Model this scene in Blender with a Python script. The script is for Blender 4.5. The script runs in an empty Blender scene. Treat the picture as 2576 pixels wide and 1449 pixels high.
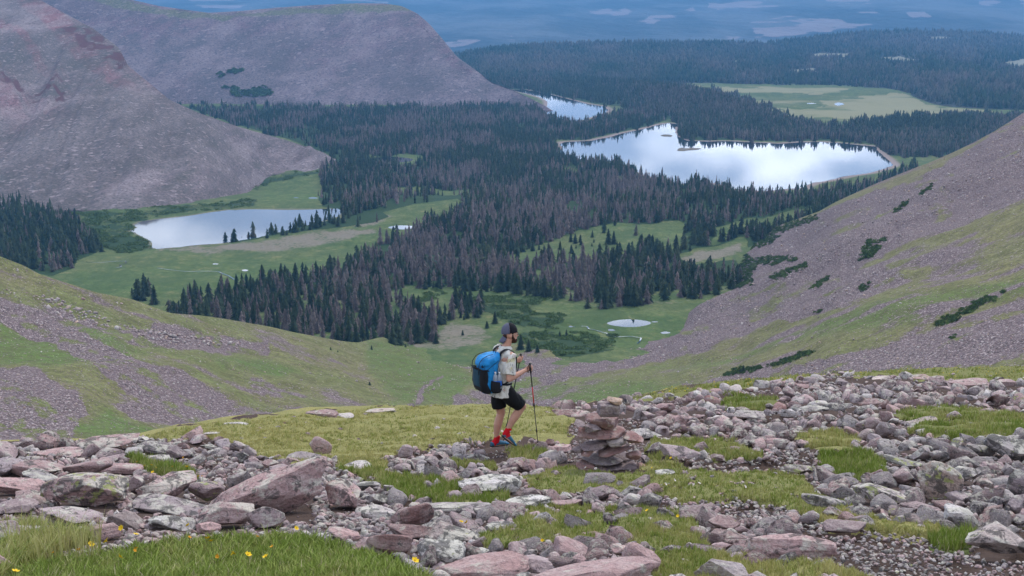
import bpy, bmesh, math, random
import numpy as np
from mathutils import Vector, Matrix
rad = math.radians
sc = bpy.context.scene
# ------------------------------------------------------------------ camera, world, sun, exposure
F = 3355.0                     # focal length in units of a 2576 px wide picture
PITCH = rad(12.18)
CS, SN = math.cos(PITCH), math.sin(PITCH)
cam_data = bpy.data.cameras.new("camera")
cam = bpy.data.objects.new("camera", cam_data)
sc.collection.objects.link(cam)
sc.camera = cam
cam.location = (0, 0, 0)
cam.rotation_euler = (rad(90) - PITCH, 0, 0)
cam_data.sensor_width = 36
cam_data.lens = 36 * F / 2576
cam_data.clip_start = 0.1
cam_data.clip_end = 90000
cam_data.dof.use_dof = True
cam_data.dof.focus_distance = 19.5
cam_data.dof.aperture_fstop = 10.0

SUN_EL, SUN_AZ = rad(50), rad(24)      # azimuth from +Y (view direction) towards +X
w = bpy.data.worlds.new("World")
sc.world = w
w.use_nodes = True
nt = w.node_tree
nt.nodes.clear()
wo = nt.nodes.new('ShaderNodeOutputWorld')
bg = nt.nodes.new('ShaderNodeBackground')
sky = nt.nodes.new('ShaderNodeTexSky')
sky.sky_type = 'NISHITA'
sky.sun_disc = False
sky.sun_elevation = SUN_EL
sky.sun_rotation = SUN_AZ
tc = nt.nodes.new('ShaderNodeTexCoord')
mp = nt.nodes.new('ShaderNodeMapping')
mp.inputs['Scale'].default_value = (1.6, 1.6, 5.0)
cn = nt.nodes.new('ShaderNodeTexNoise')
cn.inputs['Scale'].default_value = 4.2
cn.inputs['Detail'].default_value = 7
cn.inputs['Roughness'].default_value = .55
cr = nt.nodes.new('ShaderNodeValToRGB')
cr.color_ramp.elements[0].position = .43
cr.color_ramp.elements[0].color = (4.2, 4.9, 6.6, 1)
cr.color_ramp.elements[1].position = .57
cr.color_ramp.elements[1].color = (15.5, 16, 17.5, 1)
mx = nt.nodes.new('ShaderNodeMix')
mx.data_type = 'RGBA'
mx.inputs[0].default_value = .88        # overcast: cloud deck over most of the blue
L = nt.links.new
L(tc.outputs['Generated'], mp.inputs['Vector'])
L(mp.outputs[0], cn.inputs['Vector'])
L(cn.outputs[0], cr.inputs[0])
L(sky.outputs[0], mx.inputs[6])
L(cr.outputs[0], mx.inputs[7])
# brighter gap under the cloud deck ahead, which the lakes mirror
vm = nt.nodes.new('ShaderNodeVectorMath'); vm.operation = 'DOT_PRODUCT'; vm.inputs[1].default_value = Vector((.13, 1, .10)).normalized()
L(tc.outputs['Generated'], vm.inputs[0])
mr = nt.nodes.new('ShaderNodeMapRange'); mr.interpolation_type = 'SMOOTHSTEP'
mr.inputs[1].default_value = .88; mr.inputs[2].default_value = 1.0; mr.inputs[3].default_value = .35; mr.inputs[4].default_value = 1.55
L(vm.outputs['Value'], mr.inputs[0])
sx_ = nt.nodes.new('ShaderNodeSeparateXYZ'); L(tc.outputs['Generated'], sx_.inputs[0])
mz = nt.nodes.new('ShaderNodeMapRange'); mz.interpolation_type = 'SMOOTHSTEP'
mz.inputs[1].default_value = .20; mz.inputs[2].default_value = .34; mz.inputs[3].default_value = 1.0; mz.inputs[4].default_value = 0.0
L(sx_.outputs[2], mz.inputs[0])
ml = nt.nodes.new('ShaderNodeMath'); ml.operation = 'MULTIPLY_ADD'; L(mr.outputs[0], ml.inputs[0]); L(mz.outputs[0], ml.inputs[1]); ml.inputs[2].default_value = .95
vs = nt.nodes.new('ShaderNodeVectorMath'); vs.operation = 'SCALE'
L(mx.outputs[2], vs.inputs[0]); L(ml.outputs[0], vs.inputs['Scale'])
L(vs.outputs[0], bg.inputs['Color'])
bg.inputs['Strength'].default_value = .066
L(bg.outputs[0], wo.inputs[0])

sd = bpy.data.lights.new("sun", 'SUN')
sd.energy = 1.5
sd.angle = rad(13)
sd.color = (1, .95, .88)
sun = bpy.data.objects.new("sun", sd)
sc.collection.objects.link(sun)
sdir = Vector((math.sin(SUN_AZ) * math.cos(SUN_EL), math.cos(SUN_AZ) * math.cos(SUN_EL), math.sin(SUN_EL)))
sun.rotation_euler = sdir.to_track_quat('Z', 'Y').to_euler()
sc.view_settings.view_transform = 'Standard'
sc.view_settings.look = 'None'
sc.view_settings.gamma = 1
sc.view_settings.exposure = 0.68
sc.cycles.max_bounces = 6
sc.cycles.diffuse_bounces = 2
sc.cycles.glossy_bounces = 3
sc.cycles.transmission_bounces = 5
sc.cycles.transparent_max_bounces = 8
sc.cycles.volume_bounces = 0

# ------------------------------------------------------------------ picture <-> place
def P(px, py, D):
    """point seen at picture position (px, py) that lies D metres ahead"""
    u = (np.asarray(px, float) - 1288) / F
    v = (np.asarray(py, float) - 724.5) / F
    k = D / (CS - v * SN)
    return np.stack(np.broadcast_arrays(u * k, D, (-SN - v * CS) * k), -1)
def tanp(py):
    v = (np.asarray(py, float) - 724.5) / F
    return (SN + v * CS) / (CS - v * SN)
def proj(x, y, z):
    d = y * CS - z * SN
    return 1288 + F * x / d, 724.5 - F * (y * SN + z * CS) / d, d
def XofPx(px, D, z):
    return (np.asarray(px, float) - 1288) / F * (D * CS - z * SN)

# ------------------------------------------------------------------ numpy noise
def _h(ix, iy, iz, seed):
    n = (ix * 374761393 + iy * 668265263 + iz * 1440662683 + seed * 2246822519) & 0xffffffff
    n = ((n ^ (n >> 13)) * 1274126177) & 0xffffffff
    n = ((n ^ (n >> 16)) * 2246822519) & 0xffffffff
    return ((n ^ (n >> 15)) & 0xffffff) / float(0xffffff)
def vn(x, y, z=0., seed=0):
    x, y, z = np.broadcast_arrays(np.asarray(x, float), np.asarray(y, float), np.asarray(z, float))
    ix, iy, iz = np.floor(x).astype(np.int64), np.floor(y).astype(np.int64), np.floor(z).astype(np.int64)
    fx, fy, fz = x - ix, y - iy, z - iz
    fx, fy, fz = [f * f * f * (f * (f * 6 - 15) + 10) for f in (fx, fy, fz)]
    r = 0
    for a in (0, 1):
        for b in (0, 1):
            for c in (0, 1):
                r = r + (fx if a else 1 - fx) * (fy if b else 1 - fy) * (fz if c else 1 - fz) * _h(ix + a, iy + b, iz + c, seed)
    return r * 2 - 1
def fbm(x, y, z=0., seed=0, oct=4, gain=.5):
    r, a, f = 0, 1., 1.
    for o in range(oct):
        r = r + a * vn(np.asarray(x) * f + 17.3 * o, np.asarray(y) * f - 9.1 * o, np.asarray(z) * f + 3.7 * o, seed + o)
        a *= gain; f *= 2.03
    return r
def sstep(a, b, x):
    t = np.clip((x - a) / (b - a), 0, 1)
    return t * t * (3 - 2 * t)
def sdist(X, Y, poly):
    """signed distance to a polygon, positive inside"""
    poly = np.asarray(poly, float)
    X = np.asarray(X, float); Y = np.asarray(Y, float)
    best = np.full(X.shape, 1e18); ins = np.zeros(X.shape, bool)
    n = len(poly)
    for i in range(n):
        x0, y0 = poly[i]; x1, y1 = poly[(i + 1) % n]
        dx, dy = x1 - x0, y1 - y0
        t = np.clip(((X - x0) * dx + (Y - y0) * dy) / (dx * dx + dy * dy + 1e-12), 0, 1)
        best = np.minimum(best, (X - x0 - t * dx) ** 2 + (Y - y0 - t * dy) ** 2)
        c = ((y0 > Y) != (y1 > Y))
        with np.errstate(divide='ignore', invalid='ignore'):
            xi = dx * (Y - y0) / (dy if dy else 1e-12) + x0
        ins ^= c & (X < xi)
    return np.where(ins, 1, -1) * np.sqrt(best)
def inpoly(X, Y, polys, wob=0, soft=0, seed=3):
    if wob:
        X = X + wob * fbm(X / (wob * 5), Y / (wob * 2.5), 0, seed, 3)
        Y = Y + .5 * wob * fbm(X / (wob * 5), Y / (wob * 2.5), 5., seed + 9, 3)
    m = np.zeros(np.shape(X))
    for p in polys:
        d = sdist(X, Y, p)
        m = np.maximum(m, sstep(-soft, soft, d) if soft else (d > 0).astype(float))
    return m

# ------------------------------------------------------------------ mesh helpers
def mesh_np(name, V, quads=None, tris=None, attrs=None, smooth=False):
    me = bpy.data.meshes.new(name)
    V = np.ascontiguousarray(V, np.float32).reshape(-1, 3)
    me.vertices.add(len(V)); me.vertices.foreach_set('co', V.ravel())
    parts, tot = [], []
    if quads is not None and len(quads):
        q = np.asarray(quads, np.int32).reshape(-1, 4); parts.append(q.ravel()); tot.append(np.full(len(q), 4, np.int32))
    if tris is not None and len(tris):
        t = np.asarray(tris, np.int32).reshape(-1, 3); parts.append(t.ravel()); tot.append(np.full(len(t), 3, np.int32))
    lv = np.concatenate(parts); lt = np.concatenate(tot)
    me.loops.add(len(lv)); me.loops.foreach_set('vertex_index', lv)
    me.polygons.add(len(lt))
    me.polygons.foreach_set('loop_start', np.concatenate([[0], np.cumsum(lt)[:-1]]).astype(np.int32))
    if smooth: me.polygons.foreach_set('use_smooth', np.ones(len(lt), bool))
    me.update(calc_edges=True)
    for k, a in (attrs or {}).items():
        at = me.attributes.new(k, 'FLOAT', 'POINT'); at.data.foreach_set('value', np.ascontiguousarray(a, np.float32).ravel())
    return me
def link(name, me, m=None, parent=None, loc=None, rot=None, scale=None):
    o = bpy.data.objects.new(name, me)
    sc.collection.objects.link(o)
    if m is not None and me is not None and not me.materials: me.materials.append(m)
    if parent is not None: o.parent = parent
    if loc is not None: o.location = loc
    if rot is not None: o.rotation_euler = rot
    if scale is not None: o.scale = scale
    return o
def tag(o, label, cat, group=None, kind=None):
    if label: o['label'] = label
    if cat: o['category'] = cat
    if group: o['group'] = group
    if kind: o['kind'] = kind
    return o
def grid_quads(nr, nc):
    i = np.arange(nr * nc).reshape(nr, nc)
    return np.stack([i[:-1, :-1], i[:-1, 1:], i[1:, 1:], i[1:, :-1]], -1).reshape(-1, 4)

# ------------------------------------------------------------------ material helpers
class NB:
    def __init__(s, name, rough=.9, spec=.25):
        s.m = bpy.data.materials.new(name); s.m.use_nodes = True
        s.t = s.m.node_tree; s.b = s.t.nodes['Principled BSDF']
        s.b.inputs['Roughness'].default_value = rough
        s.b.inputs['Specular IOR Level'].default_value = spec
        s.geo = s.t.nodes.new('ShaderNodeNewGeometry')
        s.pos = s.geo.outputs['Position']
    def n(s, t): return s.t.nodes.new(t)
    def _in(s, sock, v):
        if v is None: return
        if isinstance(v, (int, float)): sock.default_value = v
        elif isinstance(v, (tuple, list)): sock.default_value = tuple(v) + ((1,) if len(v) == 3 and len(sock.default_value) == 4 else ())
        else: s.t.links.new(v, sock)
    def obj(s): return s.n('ShaderNodeTexCoord').outputs['Object']
    def attr(s, name):
        a = s.n('ShaderNodeAttribute'); a.attribute_name = name; return a.outputs['Fac']
    def rnd(s): return s.n('ShaderNodeObjectInfo').outputs['Random']
    def mapv(s, v, scale=(1, 1, 1), rot=(0, 0, 0), loc=(0, 0, 0)):
        m = s.n('ShaderNodeMapping'); s._in(m.inputs[0], v)
        m.inputs['Scale'].default_value = scale; m.inputs['Rotation'].default_value = rot; m.inputs['Location'].default_value = loc
        return m.outputs[0]
    def noise(s, v, scale, detail=4, rough=.55, w=0, col=False, dist=0):
        x = s.n('ShaderNodeTexNoise'); s._in(x.inputs['Vector'], v)
        x.inputs['Scale'].default_value = scale; x.inputs['Detail'].default_value = detail
        x.inputs['Roughness'].default_value = rough; x.inputs['Distortion'].default_value = dist
        return x.outputs[1 if col else 0]
    def vor(s, v, scale, feat='F1', rnd=1):
        x = s.n('ShaderNodeTexVoronoi'); x.feature = feat; s._in(x.inputs['Vector'], v)
        x.inputs['Scale'].default_value = scale; x.inputs['Randomness'].default_value = rnd
        return x.outputs
    def math(s, op, a, b=None, c=None, clamp=False):
        x = s.n('ShaderNodeMath'); x.operation = op; x.use_clamp = clamp
        s._in(x.inputs[0], a); s._in(x.inputs[1], b)
        if c is not None: s._in(x.inputs[2], c)
        return x.outputs[0]
    def step(s, v, a, b, lo=0., hi=1.):
        x = s.n('ShaderNodeMapRange'); x.interpolation_type = 'SMOOTHSTEP'
        s._in(x.inputs[0], v); s._in(x.inputs[1], a); s._in(x.inputs[2], b); x.inputs[3].default_value = lo; x.inputs[4].default_value = hi
        return x.outputs[0]
    def mix(s, f, a, b, mode='MIX'):
        x = s.n('ShaderNodeMix'); x.data_type = 'RGBA'; x.blend_type = mode
        s._in(x.inputs[0], f); s._in(x.inputs[6], a); s._in(x.inputs[7], b)
        return x.outputs[2]
    def ramp(s, f, stops, interp='LINEAR'):
        x = s.n('ShaderNodeValToRGB'); s._in(x.inputs[0], f); e = x.color_ramp; e.interpolation = interp
        while len(e.elements) < len(stops): e.elements.new(.5)
        for el, (p, c) in zip(e.elements, stops): el.position = p; el.color = tuple(c) + (1,)
        return x.outputs[0]
    def bump(s, h, dist, strength=1., prev=None):
        x = s.n('ShaderNodeBump'); s._in(x.inputs['Height'], h)
        x.inputs['Distance'].default_value = dist; x.inputs['Strength'].default_value = strength
        if prev is not None: s.t.links.new(prev, x.inputs['Normal'])
        return x.outputs[0]
    def out(s, col=None, normal=None, rough=None):
        s._in(s.b.inputs['Base Color'], col)
        if normal is not None: s.t.links.new(normal, s.b.inputs['Normal'])
        if rough is not None: s._in(s.b.inputs['Roughness'], rough)
        return s.m
def plain(name, col, rough=.8, spec=.3, var=.15, scale=40, bumpd=0.):
    b = NB(name, rough, spec)
    f = b.noise(b.pos, scale, 3)
    c = b.mix(f, tuple(x * (1 - var) for x in col), tuple(min(1, x * (1 + var)) for x in col))
    return b.out(c, b.bump(f, bumpd) if bumpd else None)

def terrain_mat(name, cell, gA, gB, gLush, sA, sB, sC, grassy=1., streak=None):
    """slope of turf and scree: attr 'scree' 0..1 bare stones, 'lush' 0..1 vivid growth, 'dark' 0..1 dark ledges/shrubs"""
    b = NB(name, .95, .1)
    p = b.pos
    big = b.noise(p, .012 / cell, 5)
    med = b.noise(p, .09 / cell, 4, .6)
    fine = b.noise(p, .7 / cell, 3, .65)
    scree = b.attr('scree'); lush = b.attr('lush'); dark = b.attr('dark')
    g = b.mix(b.step(med, .3, .7), gA, gB)
    g = b.mix(b.math('MULTIPLY', b.step(big, .35, .7), .5), g, tuple(.5 * (x + y) for x, y in zip(gA, gLush)))
    g = b.mix(b.math('ADD', lush, b.math('MULTIPLY', b.math('SUBTRACT', med, .5), .8), clamp=True), g, gLush)
    tuss = b.noise(p, 1.9 / cell, 3, .7)
    g = b.mix(b.step(fine, .32, .58, .65, 0), g, tuple(x * .42 for x in gA))
    g = b.mix(b.step(b.noise(b.mapv(p, (.5, 1, 1)), .28 / cell, 5, .75), .40, .55, .55, 0), g, tuple(x * .5 for x in gA))
    g = b.mix(b.step(tuss, .35, .6, .4, 0), g, tuple(x * .55 for x in gA))
    g = b.mix(b.step(tuss, .58, .75, 0, .45), g, tuple(min(1, x * 1.45) for x in gB))
    v1 = b.vor(p, 1 / cell); v2 = b.vor(p, 2.6 / cell)
    sv = b.n('ShaderNodeSeparateColor'); b.t.links.new(v1[1], sv.inputs[0])
    sv2 = b.n('ShaderNodeSeparateColor'); b.t.links.new(v2[1], sv2.inputs[0])
    s = b.mix(sv.outputs[0], sA, sB)
    s = b.mix(b.math('MULTIPLY', b.math('GREATER_THAN', sv2.outputs[0], .82), .8), s, sC)
    s = b.mix(b.step(sv2.outputs[1], .55, .85, 0, .8), s, tuple(x * .35 for x in sA))
    s = b.mix(b.step(fine, .3, .55, .6, 0), s, tuple(x * .45 for x in sA))
    s = b.mix(b.step(big, .3, .7, .4, 0), s, tuple(x * .7 for x in sB))
    # ragged border between turf and stones, and single stones lying in the turf
    f = b.math('ADD', scree, b.math('MULTIPLY', b.math('SUBTRACT', med, .5), 1.1))
    f = b.math('ADD', f, b.math('MULTIPLY', b.math('SUBTRACT', fine, .5), .9))
    f = b.step(f, .36, .62)
    lone = b.math('MULTIPLY', b.math('GREATER_THAN', sv2.outputs[2], .86), b.step(b.math('ADD', scree, b.math('MULTIPLY', med, .9)), .2, .62))
    f = b.math('MAXIMUM', f, b.math('MULTIPLY', lone, .8))
    c = b.mix(f, g, s)
    dk = b.step(b.math('ADD', dark, b.math('MULTIPLY', b.math('SUBTRACT', fine, .5), 1.2)), .35, .65)
    c = b.mix(dk, c, tuple(x * .38 for x in sA) if grassy < .5 else tuple(x * .4 for x in gLush))
    h = b.math('MULTIPLY', b.math('ADD', b.math('MULTIPLY', v1[0], -1.), b.math('MULTIPLY', sv2.outputs[0], .9)), f)
    h = b.math('ADD', h, b.math('MULTIPLY', fine, .8))
    return b.out(c, b.bump(h, .55 * cell, .9))
# ================================================================== THE LAND
PXS = np.arange(-560, 3140, 4.5)
def cubic_cols(cols, X):
    cx = np.array([c[0] for c in cols], float); cy = np.array([c[1] for c in cols], float)
    return np.interp(X, cx, cy)
def smooth1(a, k):
    ker = np.hanning(k + 2)[1:-1]; ker /= ker.sum()
    return np.convolve(np.pad(a, (k // 2, k - 1 - k // 2), mode='edge'), ker, 'valid')

# ---- water outlines, in picture units
BIG_LAKE = [(1408,362),(1422,357),(1488,354),(1530,345),(1568,335),(1605,328),(1638,319),(1660,313),(1683,310),(1712,314),(1698,322),(1702,338),(1712,348),(1730,354),(1780,356),(1838,355),(1900,359),(1963,361),(2010,358),(2068,357),(2130,362),(2203,369),(2208,378),(2222,392),(2248,415),(2240,420),(2188,435),(2140,442),(2088,453),(2050,460),(2028,467),(2023,474),(1980,476),(1913,482),(1870,479),(1838,472),(1798,460),(1740,462),(1688,462),(1620,440),(1560,412),(1473,402),(1408,396),(1412,388),(1406,382),(1414,374)]
LEFT_LAKE = [(325,582),(345,572),(335,567),(352,558),(400,551),(440,547),(475,543),(525,535),(575,528),(625,526),(730,527),(850,525),(862,532),(850,545),(800,560),(750,573),(650,597),(600,606),(560,612),(500,617),(450,622),(400,626),(382,624),(384,612),(375,604),(350,592),(340,585)]
UPPER_LAKE = [(1350,283),(1368,274),(1378,264),(1376,254),(1362,246),(1330,236),(1300,230),(1286,226),(1320,226),(1345,229),(1370,235),(1400,241),(1440,252),(1480,262),(1520,268),(1530,276),(1524,284),(1490,294),(1458,304),(1420,302),(1388,298)]
def ellipse(cx, cy, rx, ry, n=40, wob=.06, seed=0):
    a = np.linspace(0, 2 * np.pi, n, endpoint=False)
    r = 1 + wob * np.array([vn(math.cos(t) * 1.7, math.sin(t) * 1.7, 0, seed) for t in a])
    return [(cx + rx * math.cos(t) * q, cy + ry * math.sin(t) * q) for t, q in zip(a, r)]
SMALL = [ (ellipse(1583,813,54,9.5,seed=1), 'cirque'), (ellipse(982,402,58,7,seed=2), 'woods'), (ellipse(1012,572,34,5,seed=3), 'meadow'),
          (ellipse(1538,830,10,2.4,16,.15,4),''), (ellipse(1674,837,13,3,16,.15,5),''), (ellipse(1647,860,13,2.2,16,.15,6),''), (ellipse(1647,810,9,1.6,16,.15,7),''),
          (ellipse(1436,823,6,3.5,16,.2,8),''), (ellipse(745,499,18,2.2,20,.1,9),''), (ellipse(788,498,12,1.6,16,.1,10),''), (ellipse(616,680,8,2.2,16,.1,11),''),
          (ellipse(542,664,9,1.3,16,.1,12),''), (ellipse(1165,527,9,1.8,16,.1,13),''), (ellipse(1182,530,5,3.5,12,.1,14),''), (ellipse(2110,262,12,3.4,16,.25,15),''),
          (ellipse(2042,260,13,1.2,16,.2,16),''), (ellipse(1888,478,14,2,16,.2,17),'')]
STREAMS = [[(1438,822),(1462,829),(1477,830),(1481,837),(1500,839),(1527,845),(1532,850),(1558,853),(1590,854),(1613,855),(1610,862),(1604,868)],
           [(215,660),(232,664),(262,663),(300,661),(316,660),(318,666),(300,670),(306,675),(290,677)],
           [(395,676),(430,680),(470,682),(520,680),(548,680),(575,690),(590,700)]]
TRAIL = [(1052,1026),(1058,1012),(1055,1003),(1062,992),(1078,984),(1090,972),(1104,962),(1116,956)]

FD = [0, 300, 400, 500, 600, 730, 960, 1110, 1160, 1400, 1470, 1620, 1680, 2400, 3400, 4200, 5200, 7000]
FH = [120, 125, 140, 156, 172, 189, 202, 211, 214, 214, 216, 232, 235, 235, 238, 243, 250, 262]
def floor_z(D): return -np.interp(D, FD, FH)
def solveD(py, px=None):
    D = np.full(np.shape(py), 1200.)
    lo = np.full(np.shape(py), 300.); hi = np.full(np.shape(py), 7000.)
    for _ in range(40):
        m = .5 * (lo + hi); below = -floor_z(m) / m > tanp(py)
        lo = np.where(below, m, lo); hi = np.where(below, hi, m)
    return .5 * (lo + hi)
RIDGE_PX = [-600, 900, 1230, 1350, 1500, 1570, 1700, 1800, 1900, 2000, 2080, 2200, 2300, 2500, 2800, 3200]
RIDGE_D  = [4100, 4100, 4000, 3950, 3850, 3700, 3150, 2950, 2800, 2650, 2560, 2520, 2500, 2480, 2480, 2480]
RIDGE_PY = [230, 215, 203, 200, 203, 206, 221, 241, 268, 303, 332, 312, 302, 304, 305, 310]      # ground line of its crest
RIDGE_W  = [300, 300, 300, 300, 300, 280, 230, 190, 150, 110, 90, 90, 90, 90, 90, 90]
def valley_z(px, D):
    z = floor_z(D)
    rd = np.interp(px, RIDGE_PX, RIDGE_D); rp = np.interp(px, RIDGE_PX, RIDGE_PY); rw = np.interp(px, RIDGE_PX, RIDGE_W)
    h = np.clip(-tanp(rp) * rd - floor_z(rd), 0, 120)
    z = z + h * np.exp(-((D - rd) / rw) ** 2)
    return z
def rolls(x, y):
    return 2.2 * fbm(x / 170, y / 170, 0, 21, 3) + .35 * fbm(x / 14, y / 14, 0, 22, 3)
nrow = 430
pyr = np.linspace(1010, 166, nrow)
Drow = solveD(pyr); Drow = np.concatenate([Drow, Drow[-1] * 1.03 ** np.arange(1, 6)])
PXg, Dg = np.meshgrid(PXS, Drow)
Zg = valley_z(PXg, Dg)
# lake levels: each water surface flat; ground eased to it
def lake_info(poly, z):
    p = np.array(poly, float)
    D = -z / tanp(p[:, 1]); q = P(p[:, 0], p[:, 1], D)
    return q
LAKES = [('big', BIG_LAKE, -235.), ('left', LEFT_LAKE, -214.), ('upper', UPPER_LAKE, -237.)]
for (poly, tagn) in SMALL:
    cy = np.mean([q[1] for q in poly]); D = solveD(np.array([cy]))
    if tagn == '' : LAKES.append(('s', poly, float(floor_z(D)[0]) + .0))
    else: LAKES.append((tagn, poly, float(floor_z(D)[0])))
Xg = XofPx(PXg, Dg, Zg)
Zg = Zg + rolls(Xg, Dg)
shore = np.zeros_like(Zg); rim = np.zeros_like(Zg)
WATER = []
for nm, poly, z in LAKES:
    q = lake_info(poly, z)
    q[:, 2] = z
    WATER.append((nm, q, z))
    xlo, ylo = q[:, 0].min() - 260, q[:, 1].min() - 260; xhi, yhi = q[:, 0].max() + 260, q[:, 1].max() + 260
    box = (Xg > xlo) & (Xg < xhi) & (Dg > ylo) & (Dg < yhi)
    d = sdist(Xg[box], Dg[box], q[:, :2])
    big = nm in ('big', 'left', 'upper'); reach = 60 if big else (30 if nm != 's' else 8)
    zz = Zg[box]
    k = sstep(-reach, 0, d)
    tgt = z + np.where(d > 0, -np.clip(d * .12, 0, 3), np.clip(-d * .03, 0, 3)) + np.where(d > 0, -.1, .12)
    Zg[box] = zz * (1 - k) + tgt * k
    if big:
        wv = 9 if nm != 'left' else 3
        shore[box] = np.maximum(shore[box], sstep(-wv * 1.6, -wv * .7, d))
PXv, PYv, _ = proj(Xg, Dg, Zg)

# ---- ground-cover outlines (picture units)
FOREST_MAIN = [(380,255),(440,268),(700,266),(900,268),(1250,262),(1345,270),(1352,285),(1400,300),(1470,308),(1530,290),(1600,280),(1690,296),(1640,316),(1570,330),(1480,350),(1430,353),(1402,348),(1396,362),(1404,378),(1400,398),(1480,405),(1560,413),(1620,442),(1690,466),(1740,466),(1800,466),(1850,484),(1925,492),(2000,490),(2090,478),(2150,466),(2200,455),(2300,418),(2310,440),(2190,480),(2110,515),(2060,545),(1960,590),(1890,620),(1840,640),(1870,680),(1855,722),(1770,752),(1680,768),(1600,776),(1500,778),(1400,766),(1290,748),(1200,738),(1060,724),(1000,730),(985,745),(1010,765),(1060,790),(1100,800),(1180,790),(1210,808),(1120,822),(1085,840),(1100,862),(1030,868),(1000,880),(900,884),(700,850),(420,800),(425,775),(470,752),(530,738),(600,722),(680,706),(760,696),(850,680),(900,650),(925,628),(1000,590),(1040,566),(1110,548),(1180,520),(1150,500),(1040,514),(960,535),(900,548),(860,556),(860,528),(812,520),(800,500),(815,470),(800,440),(845,410),(825,388),(725,350),(600,315),(500,280)]
OPENINGS = [[(1265,665),(1300,640),(1360,612),(1440,585),(1500,570),(1600,560),(1700,556),(1725,566),(1725,590),(1660,610),(1600,630),(1500,655),(1420,655),(1300,680)],
            [(1810,572),(1880,552),(1960,534),(2030,526),(2040,540),(1960,565),(1880,592),(1820,600),(1780,612)],
            [(1595,590),(1640,596),(1700,586),(1735,600),(1700,628),(1640,632),(1600,625)],
            [(920,392),(1060,390),(1060,400),(1045,411),(920,412)],
            [(960,575),(1060,566),(1060,582),(960,590)],
            [(1560,445),(1575,442),(1580,462),(1564,462)],
            [(1700,640),(1800,610),(1870,600),(1900,640),(1830,660),(1760,665)],
            [(1340,682),(1420,672),(1440,690),(1350,700)], [(930,480),(1040,476),(1180,478),(1190,486),(1060,492),(950,494)],
            [(1400,418),(1440,430),(1470,442),(1440,442),(1400,430)]]
FOREST_EXTRA = [
  [(-560,460),(0,500),(60,512),(120,525),(165,540),(195,565),(225,600),(255,628),(235,640),(195,655),(185,675),(130,695),(0,670),(-560,560)],
  [(570,608),(640,594),(720,578),(790,562),(860,548),(900,545),(960,532),(980,545),(940,560),(860,572),(780,580),(700,590),(640,603),(580,612)],
  [(330,735),(380,742),(400,765),(350,760)],
  [(1060,800),(1090,806),(1085,860),(1070,862)], [(1130,770),(1210,785),(1215,805),(1150,808)]]
FOREST_RIDGE = [(1180,180),(1185,205),(1240,228),(1290,226),(1330,225),(1380,235),(1440,250),(1500,262),(1560,268),(1600,285),(1690,300),(1700,312),(1712,320),(1706,336),(1716,346),(1740,352),(1838,352),(1963,356),(2068,353),(2200,362),(2216,378),(2240,392),(2290,394),(2380,390),(2440,372),(2700,340),(3140,330),(3140,296),(2560,292),(2450,290),(2360,292),(2260,300),(2180,308),(2110,322),(2060,322),(2000,300),(1930,274),(1870,248),(1800,226),(1720,212),(1600,196),(1480,190),(1230,188)]
MEADOW_FAR = [(1740,206),(1850,214),(1950,218),(2100,220),(2250,225),(2290,240),(2330,262),(2420,272),(2560,280),(2700,290),(2700,306),(2400,302),(2200,322),(2100,340),(2000,330),(1880,300),(1780,260),(1700,225)]
BARE = [[(360,632),(450,624),(560,614),(640,604),(780,584),(900,575),(960,572),(950,590),(880,606),(800,622),(700,632),(560,636),(420,638)],
        [(400,640),(600,636),(700,630),(700,622),(600,615),(480,622)],
        [(2240,392),(2215,372),(2200,366),(2222,370),(2260,400),(2262,410),(2250,412)],
        [(880,552),(960,540),(1010,545),(960,560),(900,572),(860,570)], [(1690,655),(1760,625),(1860,612),(1880,640),(1800,655),(1730,668)]]
LUSH = [[(200,690),(300,670),(500,650),(700,650),(860,640),(800,680),(640,705),(520,735),(330,750),(200,715)],[(1460,800),(1700,790),(1740,830),(1650,870),(1500,880),(1380,850),(1400,810)],
        [(660,450),(780,440),(800,500),(760,520),(640,515)]]
SHRUBBY = [[(160,528),(330,532),(500,512),(640,500),(640,520),(500,530),(400,545),(330,562),(330,590),(375,605),(378,625),(300,640),(230,610),(190,570),(150,545)],
           [(640,440),(700,436),(800,428),(820,440),(740,450),(680,458),(660,480),(640,470)],
           [(1250,745),(1380,755),(1330,800),(1240,790),(1150,775),(1200,760)],[(1290,840),(1400,835),(1480,850),(1560,845),(1545,862),(1530,880),(1440,900),(1320,885)],[(1180,770),(1290,790),(1420,800),(1380,830),(1300,820)],
           [(1100,730),(1130,745),(1060,770),(1020,765)]]
sx = np.clip(PYv / 700, .3, 1.2)
scree = .62 * inpoly(PXv, PYv, BARE, 12, 9)
scree = np.maximum(scree, .55 * inpoly(PXv, PYv, [[(1130,800),(1210,815),(1240,850),(1150,880),(1040,885),(1030,860),(1110,850)]], 16, 12))
inforest = inpoly(PXv, PYv, [FOREST_MAIN, FOREST_RIDGE] + FOREST_EXTRA, 0, 2) * (1 - inpoly(PXv, PYv, OPENINGS, 12, 3))
scree = np.maximum(scree, .35 * inforest)
lush = .45 * inpoly(PXv, PYv, LUSH, 14, 14)
dry = .5 * inpoly(PXv, PYv, [MEADOW_FAR], 0, 3) * (.55 + .6 * (fbm(Xg / 160, Dg / 260, 0, 55, 4) > 0))
dark = .75 * inpoly(PXv, PYv, SHRUBBY, 10, 8) * (.6 + .4 * (fbm(Xg / 16, Dg / 16, 0, 5, 3) > 0))
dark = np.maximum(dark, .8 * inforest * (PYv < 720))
for s_ in STREAMS[:0]: pass
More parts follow.
